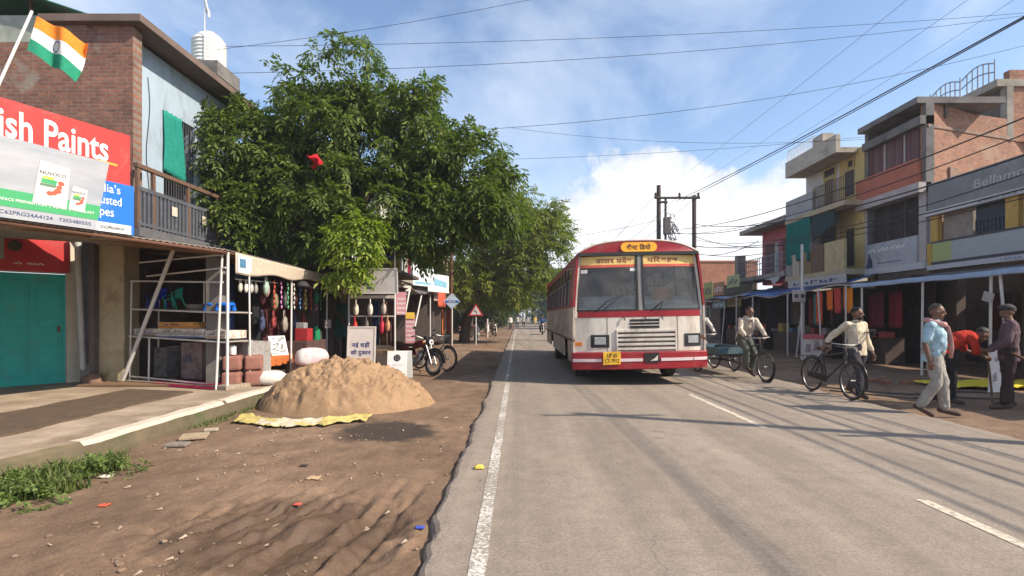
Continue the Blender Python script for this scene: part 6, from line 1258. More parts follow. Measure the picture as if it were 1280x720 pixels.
b = MB(); b.fbox(FBd, .1, LB-.3, 3.28, 4.18, -.05, .12); s_ = b.build('signboard', mat('pale_flex_b', (.40, .41, .43), .5, .15, 2, stain=((.25, .27, .30), 2.5, .5, .7)), B_, True)
lettering('~abcd abcde abcdef', FBd, .2, 2.1, 3.86, 4.02, WHITET, s_, .125); b = MB(); b.prism(FBd, [(.15, 3.3), (.5, 3.3), (.48, 3.55), (.38, 3.72), (.3, 3.85), (.22, 3.55)], .121, .125); b.fbox(FBd, .75, 1.9, 3.42, 3.45, .121, .125); b.build('print', mat('sign_ink', (.06, .07, .12), .7), s_, True)
b = MB(); b.fbox(FBd, -.1, LB+.1, 3.05, 3.27, -.1, .2); b.build('white_band', mat('white_band_a', (.5, .49, .5)), B_, True)
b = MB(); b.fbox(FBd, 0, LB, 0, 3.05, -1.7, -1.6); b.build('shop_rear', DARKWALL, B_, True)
# roof room with the curved railing
b = MB(); b.box(17, 17.15, 17.8, 23.5, 7.6, 9.5); b.build('roof_room', DARKWALL, B_, True); b = MB(); b.box(16.6, 20, 17.75, 23.6, 9.5, 9.75); b.box(16.9, 17.12, 17.7, 17.95, 7.6, 9.5); b.build('roof_slab', CONC, B_, True)
b = MB(); b.box(17.1, 20, 17.82, 18.05, 7.6, 10.1); b.build('roof_brick', brick('brick_side2', (1, 0)), B_, True)
arcs = []
for y0 in (17.9, 19.3, 20.7, 22.1):
    arcs += [[V((16.65, y0+1.35*k/10, 10.35+.22*sin(pi*k/10))) for k in range(11)], [V((16.65, y0+1.35*k/10, 10.05+.16*sin(pi*k/10))) for k in range(11)], [V((16.65, y0, 9.75)), V((16.65, y0, 10.5))]]+[[V((16.65, y0+.22*k, 9.75)), V((16.65, y0+.22*k, 10.4+.15*sin(pi*k*.163)))] for k in range(1, 6)]
tubes('railing', mat('rail_grey', (.20, .22, .25), .5, metal=.3), B_, arcs, .022, 6, True)
b = MB(); b.box(13.3, 13.6, 11.9, 12.2, 5.72, 6.2); tag(b.build('roof_box', mat('black_box', (.03, .03, .035), .7), bevel=.02), 'small black box on the parapet of the grey signboard building', 'box')
# --- C: yellow and white house with balconies and the green net
yC0, yC1 = 19.45, 23.5; FC = rightF(XF, yC1); LC = yC1-yC0
C_ = thing('balcony_house', 'three storey yellow and white house with stacked balconies and a green net', 'house', (15, 21.5, 0))
YW = mat('yellow_house_paint', (.52, .40, .16), .85, .15, 1.5, stain=((.33, .25, .13), 1.5, .55, .75)); WW = mat('white_house_paint', (.50, .49, .47), .85, .15, 1.5, stain=((.30, .29, .28), 1.2, .55, .75))
b = MB(); b.fbox(FC, LC-1.6, LC, 3.0, 8.0, -.2, .0); b.box(XF+.2, XF+6, yC0, yC0+.2, 0, 8); b.build('yellow_wall', YW, C_, True)
b = MB(); b.fbox(FC, 0, LC-1.6, 3.0, 8.0, -.2, -.002); b.box(XF+.2, XF+6, yC1-.2, yC1, 0, 8); b.build('white_wall', WW, C_, True)
b = MB(); b.fbox(FC, LC-.45, LC+.05, 3.0, 8.0, .0, .10); b.build('column', YW, C_, True)
XB = 12.3; FK = rightF(XB, yC1); c0 = XF-XB
b = MB(); b.fbox(FK, 0, LC-.3, 7.85, 8.05, -c0-4, .05); b.fbox(FK, 0, LC-.3, 8.05, 8.55, -.12, .05); b.fbox(FK, 0, .12, 8.05, 8.55, -c0-2, -.12); b.build('roof', mat('roof_parapet', (.44, .39, .32), .9, .2, 2, stain=((.26, .22, .18), 1.5, .5, .7)), C_, True)
tubes('roof_railing', WHITE, C_, [[FK.P(.05+.12*i, 8.55, -.03), FK.P(.05+.12*i, 9.05, -.03)] for i in range(18)]+[[FK.P(0, 9.05, -.03), FK.P(2.2, 9.05, -.03)]], .015, 6, True)
b = MB(); b.fbox(FK, 2.2, 2.9, 8.55, 8.9, -.4, .06); b.build('roof_block', mat('roof_parapet', (.4, .4, .4)), C_, True)
b = MB(); b.fbox(FK, -.05, LC+.2, 5.72, 5.92, -c0, .04); b.build('balcony_slab', mat('slab_tan', (.42, .34, .22), .9, .2, 2), C_, True); b = MB(); b.fbox(FK, -.05, LC+.2, 3.1, 3.32, -c0, .04); b.build('balcony_slab', mat('slab_tan', (.42, .34, .22), .9, .2, 2), C_, True)
b = MB(); b.fbox(FK, 0, 2.1, 5.92, 6.75, -.10, .03); b.build('balcony_parapet', mat('grey_parapet', (.34, .34, .34), .9, .15, 2, stain=((.14, .14, .14), 2.2, .6, .7)), C_, True)
tubes('balcony_railing', mat('wood_rail', (.20, .14, .09), .7), C_, [[FK.P(2.1+.13*i, 5.92, -.04), FK.P(2.1+.13*i, 6.85, -.04)] for i in range(16)]+[[FK.P(2.1, 6.85, -.04), FK.P(LC, 6.85, -.04)], [FK.P(2.1, 6.4, -.04), FK.P(LC, 6.4, -.04)]], .022, 6, True)
for (a0, a1, z0, z1) in ((.3, .75, 6.8, 7.05), (1.5, 2.15, 5.95, 7.3), (1.45, 2.2, 7.45, 7.75), (LC-1.2, LC-.6, 6.3, 7.3), (LC-1.0, LC-.7, 7.45, 7.7), (LC-1.15, LC-.6, 3.5, 5.0), (1.2, 2.3, 3.35, 5.2)):
    b = MB(); b.fbox(FC, a0, a1, z0, z1, .0, .02); o = b.build('window', mat('brown_window', (.05, .03, .028), .6, .3), C_, True); b = MB()
    for q in ((a0-.06, a1+.06, z1, z1+.07), (a0-.06, a0, z0, z1), (a1, a1+.06, z0, z1), (a0-.06, a1+.06, z0-.05, z0)): b.fbox(FC, *q, .0, .05)
    b.build('frame', YW, o, True)
b = MB(); b.grid(lambda u, v: FK.P(.05+1.9*u, 3.9+1.85*v-.06*sin(u*9)*(1-v), .02+.05*sin(u*14+v*3)*(1-v)), 36, 14, (.01, 0, 0)); b.build('green_net', cloth('green_net_cloth', (.008, .14, .115)), C_, True, smooth=True)
b = MB(); b.grid(lambda u, v: FK.P(1.95+1.5*u, 4.6+1.1*v+.5*u*(1-v), -.05+.04*sin(u*11)), 24, 8, (.01, 0, 0)); b.build('dark_net', cloth('dark_net_cloth', (.035, .06, .065)), C_, True, smooth=True)
for a0, a1, m_ in ((.0, .5, 'grey_tin'), (.55, 1.1, 'cream_board'), (1.2, 2.05, 'brown_wicker'), (2.1, 2.9, 'brown_board'), (2.95, LC+.15, 'yellow_wall2')):
    b = MB(); b.fbox(FK, a0, a1, 3.32, 4.25 if a0 < 2 else 4.45, -.08, .02); b.build('balcony_panel', mat(m_, dict(grey_tin=(.25, .25, .23), cream_board=(.42, .38, .28), brown_wicker=(.22, .15, .07), brown_board=(.15, .09, .06), yellow_wall2=(.46, .37, .2))[m_], .85, .25, 4), C_, True)
b = MB(); b.fbox(FC, 0, LC, 0, 3.0, -1.4, -1.3); b.build('shop_rear', DARKWALL, C_, True)
# --- D: small pink house
yD0, yD1 = 23.6, 28.9; FDd = rightF(XF, yD1); LD = yD1-yD0
D_ = thing('pink_house', 'small pink house with a flat roof and a railed balcony', 'house', (15, 26, 0))
b = MB(); b.fbox(FDd, 1.2, LD, 3.2, 6.0, -.2, -.8+.8); b.box(XF+.2, XF+5, yD1-1.2, yD1-1.0, 3.2, 6.0); b.build('wall', mat('pink_paint', (.46, .13, .15), .85, .15, 2, stain=((.30, .13, .13), 2, .55, .75)), D_, True)
b = MB(); b.fbox(FDd, .4, LD, 6.0, 6.22, -3, .9); b.build('roof', CONC, D_, True); b = MB(); b.fbox(FDd, -.1, LD, 3.4, 3.62, -.3, .95); b.fbox(FDd, -.1, .3, 3.62, 4.9, .5, .95); b.build('balcony', CONC, D_, True)
tubes('railing', mat('rail_grey', (.2, .22, .25)), D_, [[FDd.P(.3+.25*i, 3.62, .9), FDd.P(.3+.25*i, 4.5, .9)] for i in range(20)]+[[FDd.P(.3, z, .9), FDd.P(LD, z, .9)] for z in (3.9, 4.2, 4.5)], .02, 6, True)
for a0, a1, z0, z1 in ((1.6, 2.6, 3.6, 5.3), (3.3, 4.3, 3.9, 5.4)):
    b = MB(); b.fbox(FDd, a0, a1, z0, z1, .002, .03); b.build('window', mat('maroon_door', (.11, .02, .025), .6, .3), D_, True)
b = MB(); b.fbox(FDd, 2.65, 3.0, 3.6, 5.3, .002, .06); b.build('column', WW, D_, True)
b = MB(); b.fbox(FDd, -.1, LD, 0, 3.4, -1.3, -1.2); b.build('shop_rear', DARKWALL, D_, True)
E2, FE = simple_building('shop_building', 'low dark roofed shop beyond the pink house', 13.4, 18, 29.2, 38, 2.9, 'R', mat('dark_brown_wall', (.13, .10, .09), .9, .25), [(1.0, 2.2, 1, 2.2)], roofm=mat('dark_roof', (.07, .065, .06), .9, .3), floor2=2.5)
B6, F6 = simple_building('brick_house', 'plain brick block far behind the bus on the right side', 15.6, 21, 45, 52, 6.3, 'R', brick('brick_far_r', (0, 1), (.42, .17, .09), (.33, .13, .07)), [(1.5, 2.6, 4, 5.2)], 'house', roofm=mat('brick_top', (.34, .15, .09), .9, .3), floor2=3.4)
simple_building('shop_building', 'row of plain shops far behind the bus on the right side', 11.5, 18, 54, 80, 4.6, 'R', mat('wall_far_r', (.34, .30, .26), .9, .25, .6), [(2+5*k, 4+5*k, 1, 2.4) for k in range(4)], floor2=2.8)
# --- awnings
def awning(label, y0, y1, xe, ze, xb, zb, m, poles, wav=.05, nm='awning', droop=.0):
    t = thing(nm, label, 'awning', ((xe+xb)/2, (y0+y1)/2, 0))
    b = MB(); n = max(20, int((y1-y0)*8)); b.grid(lambda u, v: V((xe+(xb-xe)*v, y0+(y1-y0)*u, ze+(zb-ze)*v-droop*sin(pi*v)+wav*sin(u*(y1-y0)*2.1+v*2)*(1-.5*v)+.03*nz(u*9, v*5, y0))), n, 10, (0, 0, .012)); b.build('sheet', m, t, True, smooth=True)
    tubes('edge_pole', PIPE, t, [[V((xe+.03, y0+(y1-y0)*i/8, ze-.03+wav*sin((y1-y0)*2.1*i/8))) for i in range(9)]], .022, 6, True)
    for p in poles: tubes('pole', PIPE, t, [p], .028, 8, True)
    return t
BTARP = mat('blue_tarp', (.03, .10, .28), .4, .25, 2, bump=.2, bsc=4); DTARP = mat('dark_tarp', (.07, .075, .09), .5, .25, 2, stain=((.22, .25, .30), 2.5, .55, .7))
awning('long dark awning with a pale blue edge below the grey signboard building', 6.5, 15.6, 10.2, 2.46, 13.1, 2.86, DTARP, [[V((10.2, y, 0)), V((10.23, y, 2.44))] for y in (12.95, 11.08)]+[[V((10.05, 10.45, 0)), V((10.25, 10.9, 2.44))], [V((10.2, 15.2, 0)), V((10.2, 15.2, 2.44))]], .008)
b = MB(); b.grid(lambda u, v: V((10.16-.04*v, 6.5+9.1*u, 2.50-.13*v+.006*sin(u*60)+.008*sin(u*9.1*2.1))), 120, 3, (.006, 0, 0)); e_ = b.build('edge_cloth', mat('pale_blue_edge', (.26, .34, .46), .5, .2, 5), [o for o in S.objects if o.get('label', '').startswith('long dark awning')][0], True, smooth=True)
awning('short brown awning over the hanging clothes', 15.7, 18.4, 10.15, 2.50, 13.1, 2.75, mat('brown_tarp', (.07, .05, .045), .7, .3), [[V((10.2, 15.95, 0)), V((10.2, 15.95, 2.48))], [V((10.2, 17.2, 0)), V((10.15, 17.35, 2.48))], [V((10.2, 18.3, 0)), V((10.2, 18.3, 2.48))]])
awning('blue tarpaulin awning beside the clothes stall', 18.5, 23.2, 10.2, 2.38, 13.0, 3.05, BTARP, [[V((10.2, 18.8, 0)), V((10.6, 19.0, 2.4))], [V((10.2, 19.4, 0)), V((10.2, 19.4, 2.36))], [V((10.25, 22.3, 0)), V((10.25, 22.4, 2.36))]], .07, droop=.1)
awning('second blue tarpaulin awning farther toward the bus', 23.3, 28.5, 10.3, 2.48, 13.0, 2.95, BTARP, [[V((10.3, 24.2, 0)), V((10.3, 24.2, 2.46))], [V((10.3, 26, 0)), V((10.6, 26.2, 2.46))], [V((10.3, 28.2, 0)), V((10.3, 28.2, 2.46))]], .07, droop=.12)
# stalls in the shade: counters and shelves
def stall(label, y0, y1, cols):
    t = thing('shop_stall', label, 'stall', (12, y0, 0)); 
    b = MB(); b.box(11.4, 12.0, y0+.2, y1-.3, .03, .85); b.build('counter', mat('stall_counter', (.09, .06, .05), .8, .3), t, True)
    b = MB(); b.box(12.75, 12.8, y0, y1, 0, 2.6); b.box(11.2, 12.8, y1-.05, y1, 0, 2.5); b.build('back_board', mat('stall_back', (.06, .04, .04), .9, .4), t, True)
    for i, c_ in enumerate(cols):
        y = y0+.3+(y1-y0-.6)*i/len(cols); b = MB(); b.grid(lambda u, v: V((12.0-.25*(i % 2)+.03*sin(u*11+i), y+.55*u, 1.15+1.15*v)), 8, 6, (.01, 0, 0)); b.build('hung_goods', cloth('sg'+str(c_), tuple(min(.6, 2.1*k) for k in c_)), t, True, smooth=True)
    return t
stall('dark clothes stall with red and maroon goods', 15.7, 18.3, ((.16, .02, .03), (.10, .02, .035), (.2, .03, .03), (.05, .06, .05)))
stall('dark stall under the blue tarpaulin with dim goods', 18.8, 23.2, ((.08, .05, .045), (.05, .05, .06), (.14, .04, .03), (.07, .06, .05), (.04, .05, .06)))
stall('dark stall under the second blue tarpaulin', 23.6, 28.4, ((.06, .05, .045), (.05, .05, .06), (.08, .05, .03), (.07, .06, .05)))
for i, (y, x, z0, z1, c_, lb) in enumerate(((15.95, 10.3, 1.62, 2.40, (.75, .25, .02), 'bright orange cloth hanging nearest under the brown awning'), (16.15, 10.35, 1.75, 2.40, (.50, .10, .04), 'brick red cloth hanging next to the bright orange one'), (16.55, 10.3, 1.62, 2.42, (.48, .06, .05), 'dull red cloth hanging in the middle of the brown awning'), (16.35, 10.55, 1.6, 2.3, (.06, .12, .08), 'dark green cloth hanging between the red ones'), (17.0, 10.35, 1.72, 2.4, (.70, .16, .03), 'orange red cloth hanging behind the middle pole'), (16.85, 10.6, 1.7, 2.35, (.10, .16, .12), 'grey green cloth beside the orange red one'), (17.6, 10.35, 1.25, 2.35, (.60, .10, .04), 'long red orange cloth at the far end of the brown awning'), (17.85, 10.4, 1.2, 2.3, (.08, .20, .18), 'teal cloth at the far end of the brown awning'))):
    b = MB(); b.grid(lambda u, v: V((x+.03*sin(u*12+i)*(1-v*.5), y-.18+.36*u*(1-.12*(1-v)), z0+(z1-z0)*v)), 12, 8, (.01, 0, 0)); tag(b.build('hung_cloth', cloth('hc'+str(c_), c_), smooth=True), lb, 'cloth')
for i in range(16):
    y = 15.9+.78*i; s_ = .18+.16*rng.random(); q = MB(); q.box(11.42, 11.42+s_, y, y+s_*1.2, .85, .85+s_*(.6+.6*rng.random())); tag(q.build('goods_box', mat('rg%d' % (i % 5), ((.35, .06, .05), (.42, .36, .25), (.10, .16, .28), (.40, .28, .08), (.32, .31, .30))[i % 5], .6, .4, 12), bevel=.012), ('nearest', 'second nearest', 'third nearest', 'farthest')[i//5]+' '+('red', 'cream', 'blue', 'yellow', 'grey')[i % 5]+' goods box on the right stall counters', 'box', 'goods on the right stall counters')
# signs among the stalls
def rsign(nm, lb, X, y0, y1, z0, z1, col, m2=None, cat='sign'):
    Fk = rightF(X, y1); o = board(nm, lb, Fk, 0, y1-y0, z0, z1, col, cat, .03)
    if m2: lettering('~abcde', Fk, .1*(y1-y0), .9*(y1-y0), z0+.25*(z1-z0), z0+.75*(z1-z0), m2, o, .004, False)
    return o
rsign('sign', 'pale green yellow sign nearest the bus above the stalls', 11.6, 30.6, 32.0, 2.6, 3.6, (.36, .38, .12), NAVYT); rsign('sign', 'orange brown sign between the two green yellow signs', 11.6, 28.9, 30.5, 2.75, 3.5, (.40, .19, .09), WHITET); rsign('sign', 'pale yellow green sign on the near side of the orange brown one', 11.6, 26.9, 28.5, 3.1, 3.75, (.42, .45, .22), NAVYT)
rsign('sign', 'grey white signboard under the lower balcony of the yellow house', 11.9, 18.6, 22.6, 2.75, 3.08, (.42, .40, .36), NAVYT); rsign('sign', 'pale blue sign hanging below the far blue tarpaulin', 10.6, 26.2, 28, 1.95, 2.35, (.16, .26, .30), WHITET)
rsign('sign', 'dull yellow sign hanging beside the pale blue one', 10.6, 24.4, 26, 2.0, 2.4, (.22, .17, .07), BLACKT); 
b = MB(); b.prism(Fr((11.9, 24.8, 3.0), (.5, -.87, 0)), [(0, .3), (.9, .42), (.5, .0), (.35, .25)], 0, .01); tag(b.build('cloth_scrap', cloth('white_rag', (.5, .48, .45))), 'white rag draped over the ledge of the pink house', 'cloth')
# electric meter box on the thin pole, thin pole, poster boards
tp = thing('thin_pole', 'thin pale pole standing before the yellow house', 'pole', (10.0, 18.05, 0)); tubes('shaft', PIPE, tp, [[V((0, 0, 0)), V((0, 0, 4.05))]], .045, 10)
mb = thing('meter_box', 'pale twin meter box on the thin pole', 'meter box', (9.93, 17.98, 2.02)); b = MB(); b.box(-.32, .12, -.08, 0, 0, .42); b.build('case', mat('meter_grey', (.42, .38, .34), .6), mb, bevel=.02)
for x in (-.21, .01): b = MB(); b.lathe([(.075, 0), (.07, .02), (0, .025)], (x, -.08, .21), (0, -1, 0), 16); b.build('dial', mat('dial_dark', (.06, .06, .06), .3), mb, smooth='auto')
FP1 = Fr((9.55, 17.3, .05), (.90, -.30, 0), (.15, .12, 1)); o = board('poster_board', 'pink topped poster board leaning at the foot of the thin pole', FP1, 0, .62, 0, .88, (.55, .46, .42), 'poster board'); q = MB(); q.fbox(FP1, 0, .62, .70, .88, .001, .004); q.build('pink_top', mat('poster_pink', (.50, .10, .11), .6), o); q = MB()
for x, y, w_, h_ in ((.1, .25, .18, .3), (.34, .3, .2, .32), (.12, .1, .4, .06), (.3, .62, .2, .05)): q.prism(FP1, [(x, y), (x+w_, y+.02), (x+w_*.8, y+h_), (x+.1*w_, y+h_*.9)], .001, .0045)
q.build('print', mat('poster_ink', (.30, .22, .22), .7, .5, 20), o)
FP2 = Fr((8.95, 9.75, .06), (.95, .1, 0), (.28, .25, 1)); o = board('poster_board', 'white poster board leaning between the two men on the right', FP2, 0, .46, 0, .86, (.55, .50, .47), 'poster board'); q = MB()
for x, y, w_, h_ in ((.08, .2, .1, .2), (.22, .4, .14, .25), (.3, .12, .08, .1), (.1, .6, .1, .12)): q.prism(FP2, [(x, y), (x+w_, y+.03), (x+w_*.7, y+h_), (x, y+h_*.8)], .001, .0045)
q.build('print', mat('poster_ink', (.3, .22, .22)), o)
b = MB(); b.rbox((10.0, 10.9, 1.92), (.02, .24, .2), Matrix.Rotation(.3, 3, 'X')); tag(b.build('paper_notice', mat('grey_notice', (.36, .34, .31), .8)), 'small grey notice on the leaning awning pole', 'notice')
# yellow tarp on the ground, bricks, cables
b = MB(); b.grid(lambda u, v: V((8.75+2.4*u+.1*nz(v*5, 3), 10.2+1.15*v+.15*nz(u*5, 1), max(gh(8.75+2.4*u, 10.2+1.15*v), -.05)+.05+.09*abs(fbm(u*5, v*4, 2, 1.6, 3)))), 44, 26, (0, 0, .004)); tag(b.build('tarpaulin', cloth('bright_yellow_tarp', (.68, .53, .05)), smooth=True), 'bright yellow tarpaulin spread on the ground behind the men', 'tarpaulin')
BR = mat('loose_brick', (.27, .12, .075), .95, .3, 8, .4)
for i in range(11):
    x, y = 7.6+1.5*rng.random()+.2*i*.4, 10.6+.9*rng.random()+.10*i; z = max(gh(x, y), -.06); b = MB(); b.rbox((x, y, z+.04), (.22, .11, .075), Matrix.Rotation(rng.uniform(0, 3), 3, 'Z')); tag(b.build('loose_brick', BR, bevel=.008), 'loose brick on the right dirt shoulder behind the men', 'brick', 'loose bricks on the shoulder')
for i, (pts, lb) in enumerate(((((6.3, 11.2), (7.0, 10.3), (7.6, 9.9), (8.4, 10.0), (9.2, 9.7)), 'black cable lying on the right shoulder, farther from the road'), (((6.35, 10.4), (6.9, 9.7), (7.4, 9.3), (8.0, 9.5), (8.9, 9.1)), 'black cable lying on the right shoulder, nearer the road'))):
    P_ = []
    for (a, c_) in zip(pts[:-1], pts[1:]):
        for k in range(6): x, y = a[0]+(c_[0]-a[0])*k/6, a[1]+(c_[1]-a[1])*k/6; P_.append(V((x, y+.04*sin(k*1.4+i), max(gh(x, y), -.03)+.03)))
    tag(tubes('ground_cable', BLACKT, None, [P_], .014, 6), lb, 'cable')
# --- H-frame utility pole
hpole = thing('twin_pole', 'dark twin utility pole with a crossbar behind the bus', 'utility pole', (9.3, 30, 0)); PD = mat('pole_dark', (.085, .065, .055), .85, .3, 3)
for x, z in ((8.22, 9.2), (8.62, 8.5), (10.3, 8.6)): tubes('shaft', PD, hpole, [[V((x, 30, 0)), V((x, 30, z))]], .13 if x != 8.62 else .07, 10, True)
tubes('crossbar', PD, hpole, [[V((7.95, 29.9, 8.45)), V((10.6, 29.9, 8.45))], [V((8.2, 29.9, 8.2)), V((8.7, 29.9, 8.2))]], .075, 8, True)
for x in (8.0, 9.4, 10.5):
    b = MB(); b.lathe([(.03, 0), (.09, .05), (.05, .1), (.09, .15), (.05, .2), (.07, .25), (.0, .28)], (x, 29.88, 8.48), n=12); b.build('insulator', mat('insulator_brown', (.10, .05, .035), .3), hpole, True, smooth='auto')
b = MB(); b.box(8.45, 8.85, 29.7, 29.95, 6.3, 7.3); b.build('junction_box', mat('junction_dark', (.10, .09, .085), .7, .3), hpole, True, bevel=.03)
loops = []
for i in range(16):
    c = V((8.75+.5*rng.random()-.1, 29.8, 5.6+1.9*rng.random())); r_ = .2+.35*rng.random(); loops.append([c+V((r_*.5*cos(t_), .05*sin(3*t_), r_*sin(t_))) for t_ in np.linspace(0, 5+rng.random(), 16)])
tubes('cable_tangle', BLACKT, hpole, loops, .018, 5, True)
# ================================================================== wires
WIRE = mat('wire_black', (.018, .017, .018), .7, .1)
def sagline(a, b_, s, n=28): a, b_ = V(a), V(b_); return [a.lerp(b_, t)-V((0, 0, s*4*t*(1-t))) for t in np.linspace(0, 1, n)]
def wire(label, a, b_, s, r, group='overhead wires'):
    return tag(tubes('overhead_wire', WIRE, None, [sagline(a, b_, s)], r, 5), label, 'wire', group)
# street-long bundle on the right: from the twin pole past the camera
Hh = [(9.0, 29.9, 6.6), (9.0, 29.9, 6.35), (10.3, 29.9, 6.9), (10.3, 29.9, 6.0), (10.3, 29.9, 5.6), (9.0, 29.9, 5.9)]
for i, (h_, x, z, s, r) in enumerate(((Hh[0], 9.7, 5.35, .55, .022), (Hh[1], 9.6, 5.0, .6, .017), (Hh[2], 9.9, 4.7, .7, .026), (Hh[3], 9.8, 4.35, .75, .018), (Hh[4], 9.95, 4.05, .5, .022), (Hh[5], 9.5, 3.75, .7, .015))):
    p = V((x, 8.6, z)); wire(('highest', 'second highest', 'third highest', 'fourth highest', 'second lowest', 'lowest')[i]+' sagging cable in front of the right shops', h_, p, s, r*.72, 'cables along the right shops'); wire(('highest', 'second highest', 'third highest', 'fourth highest', 'second lowest', 'lowest')[i]+' cable running on past the near end of the right shops', p, V((x-.3, -14, z+.9)), .45, r, 'cables past the near right shops')
for i, (z, x) in enumerate(((8.6, 8.0), (8.6, 9.4), (8.6, 10.5))): wire(('left', 'middle', 'right')[i]+' bare wire rising from the crossbar of the twin pole', (x, 29.9, z), (x+.7, -12, 9.0+.15*i), .5, .0045, 'bare line wires above the road side'); wire(('left', 'middle', 'right')[i]+' bare wire running away behind the twin pole', (x, 29.9, z), (x-.5, 75, 8.2), .8, .014, 'bare line wires behind the twin pole')
for i, (x, z, ex, ez) in enumerate(((9.0, 6.4, 13.2, 6.4), (10.3, 6.2, 13.2, 5.1), (9.0, 5.5, 13.0, 4.8), (10.3, 5.2, 12.3, 5.4))): wire(('highest', 'third highest', 'lowest', 'second highest')[i]+' service cable from the twin pole to the right houses', (x, 29.9, z), (ex, 25+i*.4, ez), .35, .018, 'service cables at the twin pole')
for i, (z0, X2, Y2, z2) in enumerate(((6.0, -4.5, 34, 6.5), (5.6, -4.8, 30, 5.8), (7.2, -4.6, 38, 7.0), (5.2, -5.2, 28, 5.2))): wire(('second highest', 'third highest', 'highest', 'lowest')[i]+' thin wire crossing behind the bus from the twin pole', (8.3, 30, z0), (X2, Y2, z2), .5, .013, 'thin wires crossing behind the bus')
for i, (x, z, r) in enumerate(((9.35, 6.6, .017), (9.75, 6.9, .013))): wire(('thicker', 'thinner')[i]+' bundled cable climbing from the twin pole high over the right shoulder', (9.2+.3*i, 29.9, 8.25), (x, -8, z), .35, r, 'bundled cables high on the right')
# long wires across the sky
for i, (a, c_, s, r, lb) in enumerate(((at(270, 62, 12.5), at(690, -6, 13), .1, .010, 'thin wire climbing from the water tank roof to the top of the sky'), (at(255, 58, 13), at(1420, 4, 15), .28, .011, 'long thin wire across the top of the sky, highest one'), (at(255, 92, 13), at(1400, 2, 16), .45, .012, 'long thin wire across the sky below the highest one'), (at(330, 168, 14), at(1300, 52, 15), .75, .012, 'long thin wire that dips behind the tree crown'), (at(600, 200, 20), at(1112, 168, 19.0), .15, .012, 'short thin wire from the tree to the brick flank building'), (at(640, 160, 22), at(1112, 172, 19.0), .4, .012, 'sagging thin wire between the tree and the brick flank building'))): wire(lb, a, c_, s, r*.52, 'long wires across the sky')
# an out-of-frame pole on the right shoulder whose shadow falls on the road
hp2 = thing('utility_pole', 'grey utility pole on the right shoulder near the cables', 'utility pole', (10.9, 4.3, 0)); tubes('shaft', PD, hp2, [[V((0, 0, 0)), V((0, 0, 8.6))]], [.14, .10], 12); tubes('arm', PD, hp2, [[V((-.9, 0, 5.1)), V((.5, 0, 5.1))], [V((-.9, 0, 8.3)), V((.9, 0, 8.3))]], .05, 6)
# ================================================================== trees
def leaves(name, m, centres, L, nl, parent, up=.0, droop=.5, wid=.36, spread=1.):
    """compound sprays: nl leaflets on a drooping stalk at every centre; centres: array of (x, y, z, outward x, y, z)"""
    n = len(centres); P = centres[:, :3]; O = centres[:, 3:]
    d = O+rng.normal(0, .55*spread, (n, 3)); d[:, 2] -= droop*.6; d /= np.linalg.norm(d, axis=1)[:, None]
    s = np.cross(d, np.array([0, 0, 1.])+rng.normal(0, .25, (n, 3))); s /= np.linalg.norm(s, axis=1)[:, None]; up_ = np.cross(s, d)
    k = np.arange(nl); t = (k//2+.7)/(nl/2+.5); side = np.where(k % 2 == 0, 1., -1.); side[-1] = 0
    Ls = L*rng.uniform(.7, 1.25, n)
    base = P[:, None]+d[:, None]*(t[None, :, None]*Ls[:, None, None]*2.1)-np.array([0, 0, 1.])*(droop*Ls[:, None]*t[None, :]**2)[:, :, None]
    ld = d[:, None]*.55+s[:, None]*side[None, :, None]+rng.normal(0, .16, (n, nl, 3)); ld[:, :, 2] -= droop*.35; ld /= np.linalg.norm(ld, axis=2)[:, :, None]
    lw = np.cross(ld, up_[:, None]+rng.normal(0, .3, (n, nl, 3))); lw /= np.linalg.norm(lw, axis=2)[:, :, None]
    nn = np.cross(lw, ld); ll = Ls[:, None]*rng.uniform(.75, 1.15, (n, nl)); W = ll*wid*.5
    v0 = base; v2 = base+ld*ll[:, :, None]-np.array([0, 0, 1.])*(ll*.18)[:, :, None]; mid = base+ld*(ll*.48)[:, :, None]
    v1 = mid+lw*W[:, :, None]+nn*(W*.35)[:, :, None]; v3 = mid-lw*W[:, :, None]+nn*(W*.35)[:, :, None]
    vs = np.stack([v0, v1, v2, v3], 2).reshape(-1, 3); N = n*nl; i0 = np.arange(N)*4
    tri = np.stack([i0, i0+1, i0+2, i0, i0+2, i0+3], 1).reshape(-1)
    me = bpy.data.meshes.new(name); me.vertices.add(len(vs)); me.vertices.foreach_set('co', vs.reshape(-1).astype(np.float32))
    me.loops.add(len(tri)); me.loops.foreach_set('vertex_index', tri.astype(np.int32)); me.polygons.add(len(tri)//3); me.polygons.foreach_set('loop_start', np.arange(0, len(tri), 3, dtype=np.int32)); me.update(calc_edges=True); me.validate()
    me.polygons.foreach_set('use_smooth', [False]*len(me.polygons))
    return link(name, me, parent, m)
def clumps(lobes, n, k, sig, gap, sc, shell):
    c = crown_points(lobes, n//k, gap, sc, shell); out = []
    for p in c:
        s_ = sig*rng.uniform(.6, 1.35)
        for _ in range(k):
            q = rng.normal(0, 1, 3); q /= np.linalg.norm(q); q = q*.8+p[3:]*.7+np.array([0, 0, .25]); q /= np.linalg.norm(q); r_ = s_*rng.uniform(.2, 1.)
            out.append(list(p[:3]+q*np.array([1, 1, .7])*r_)+list(q))
    return np.array(out)
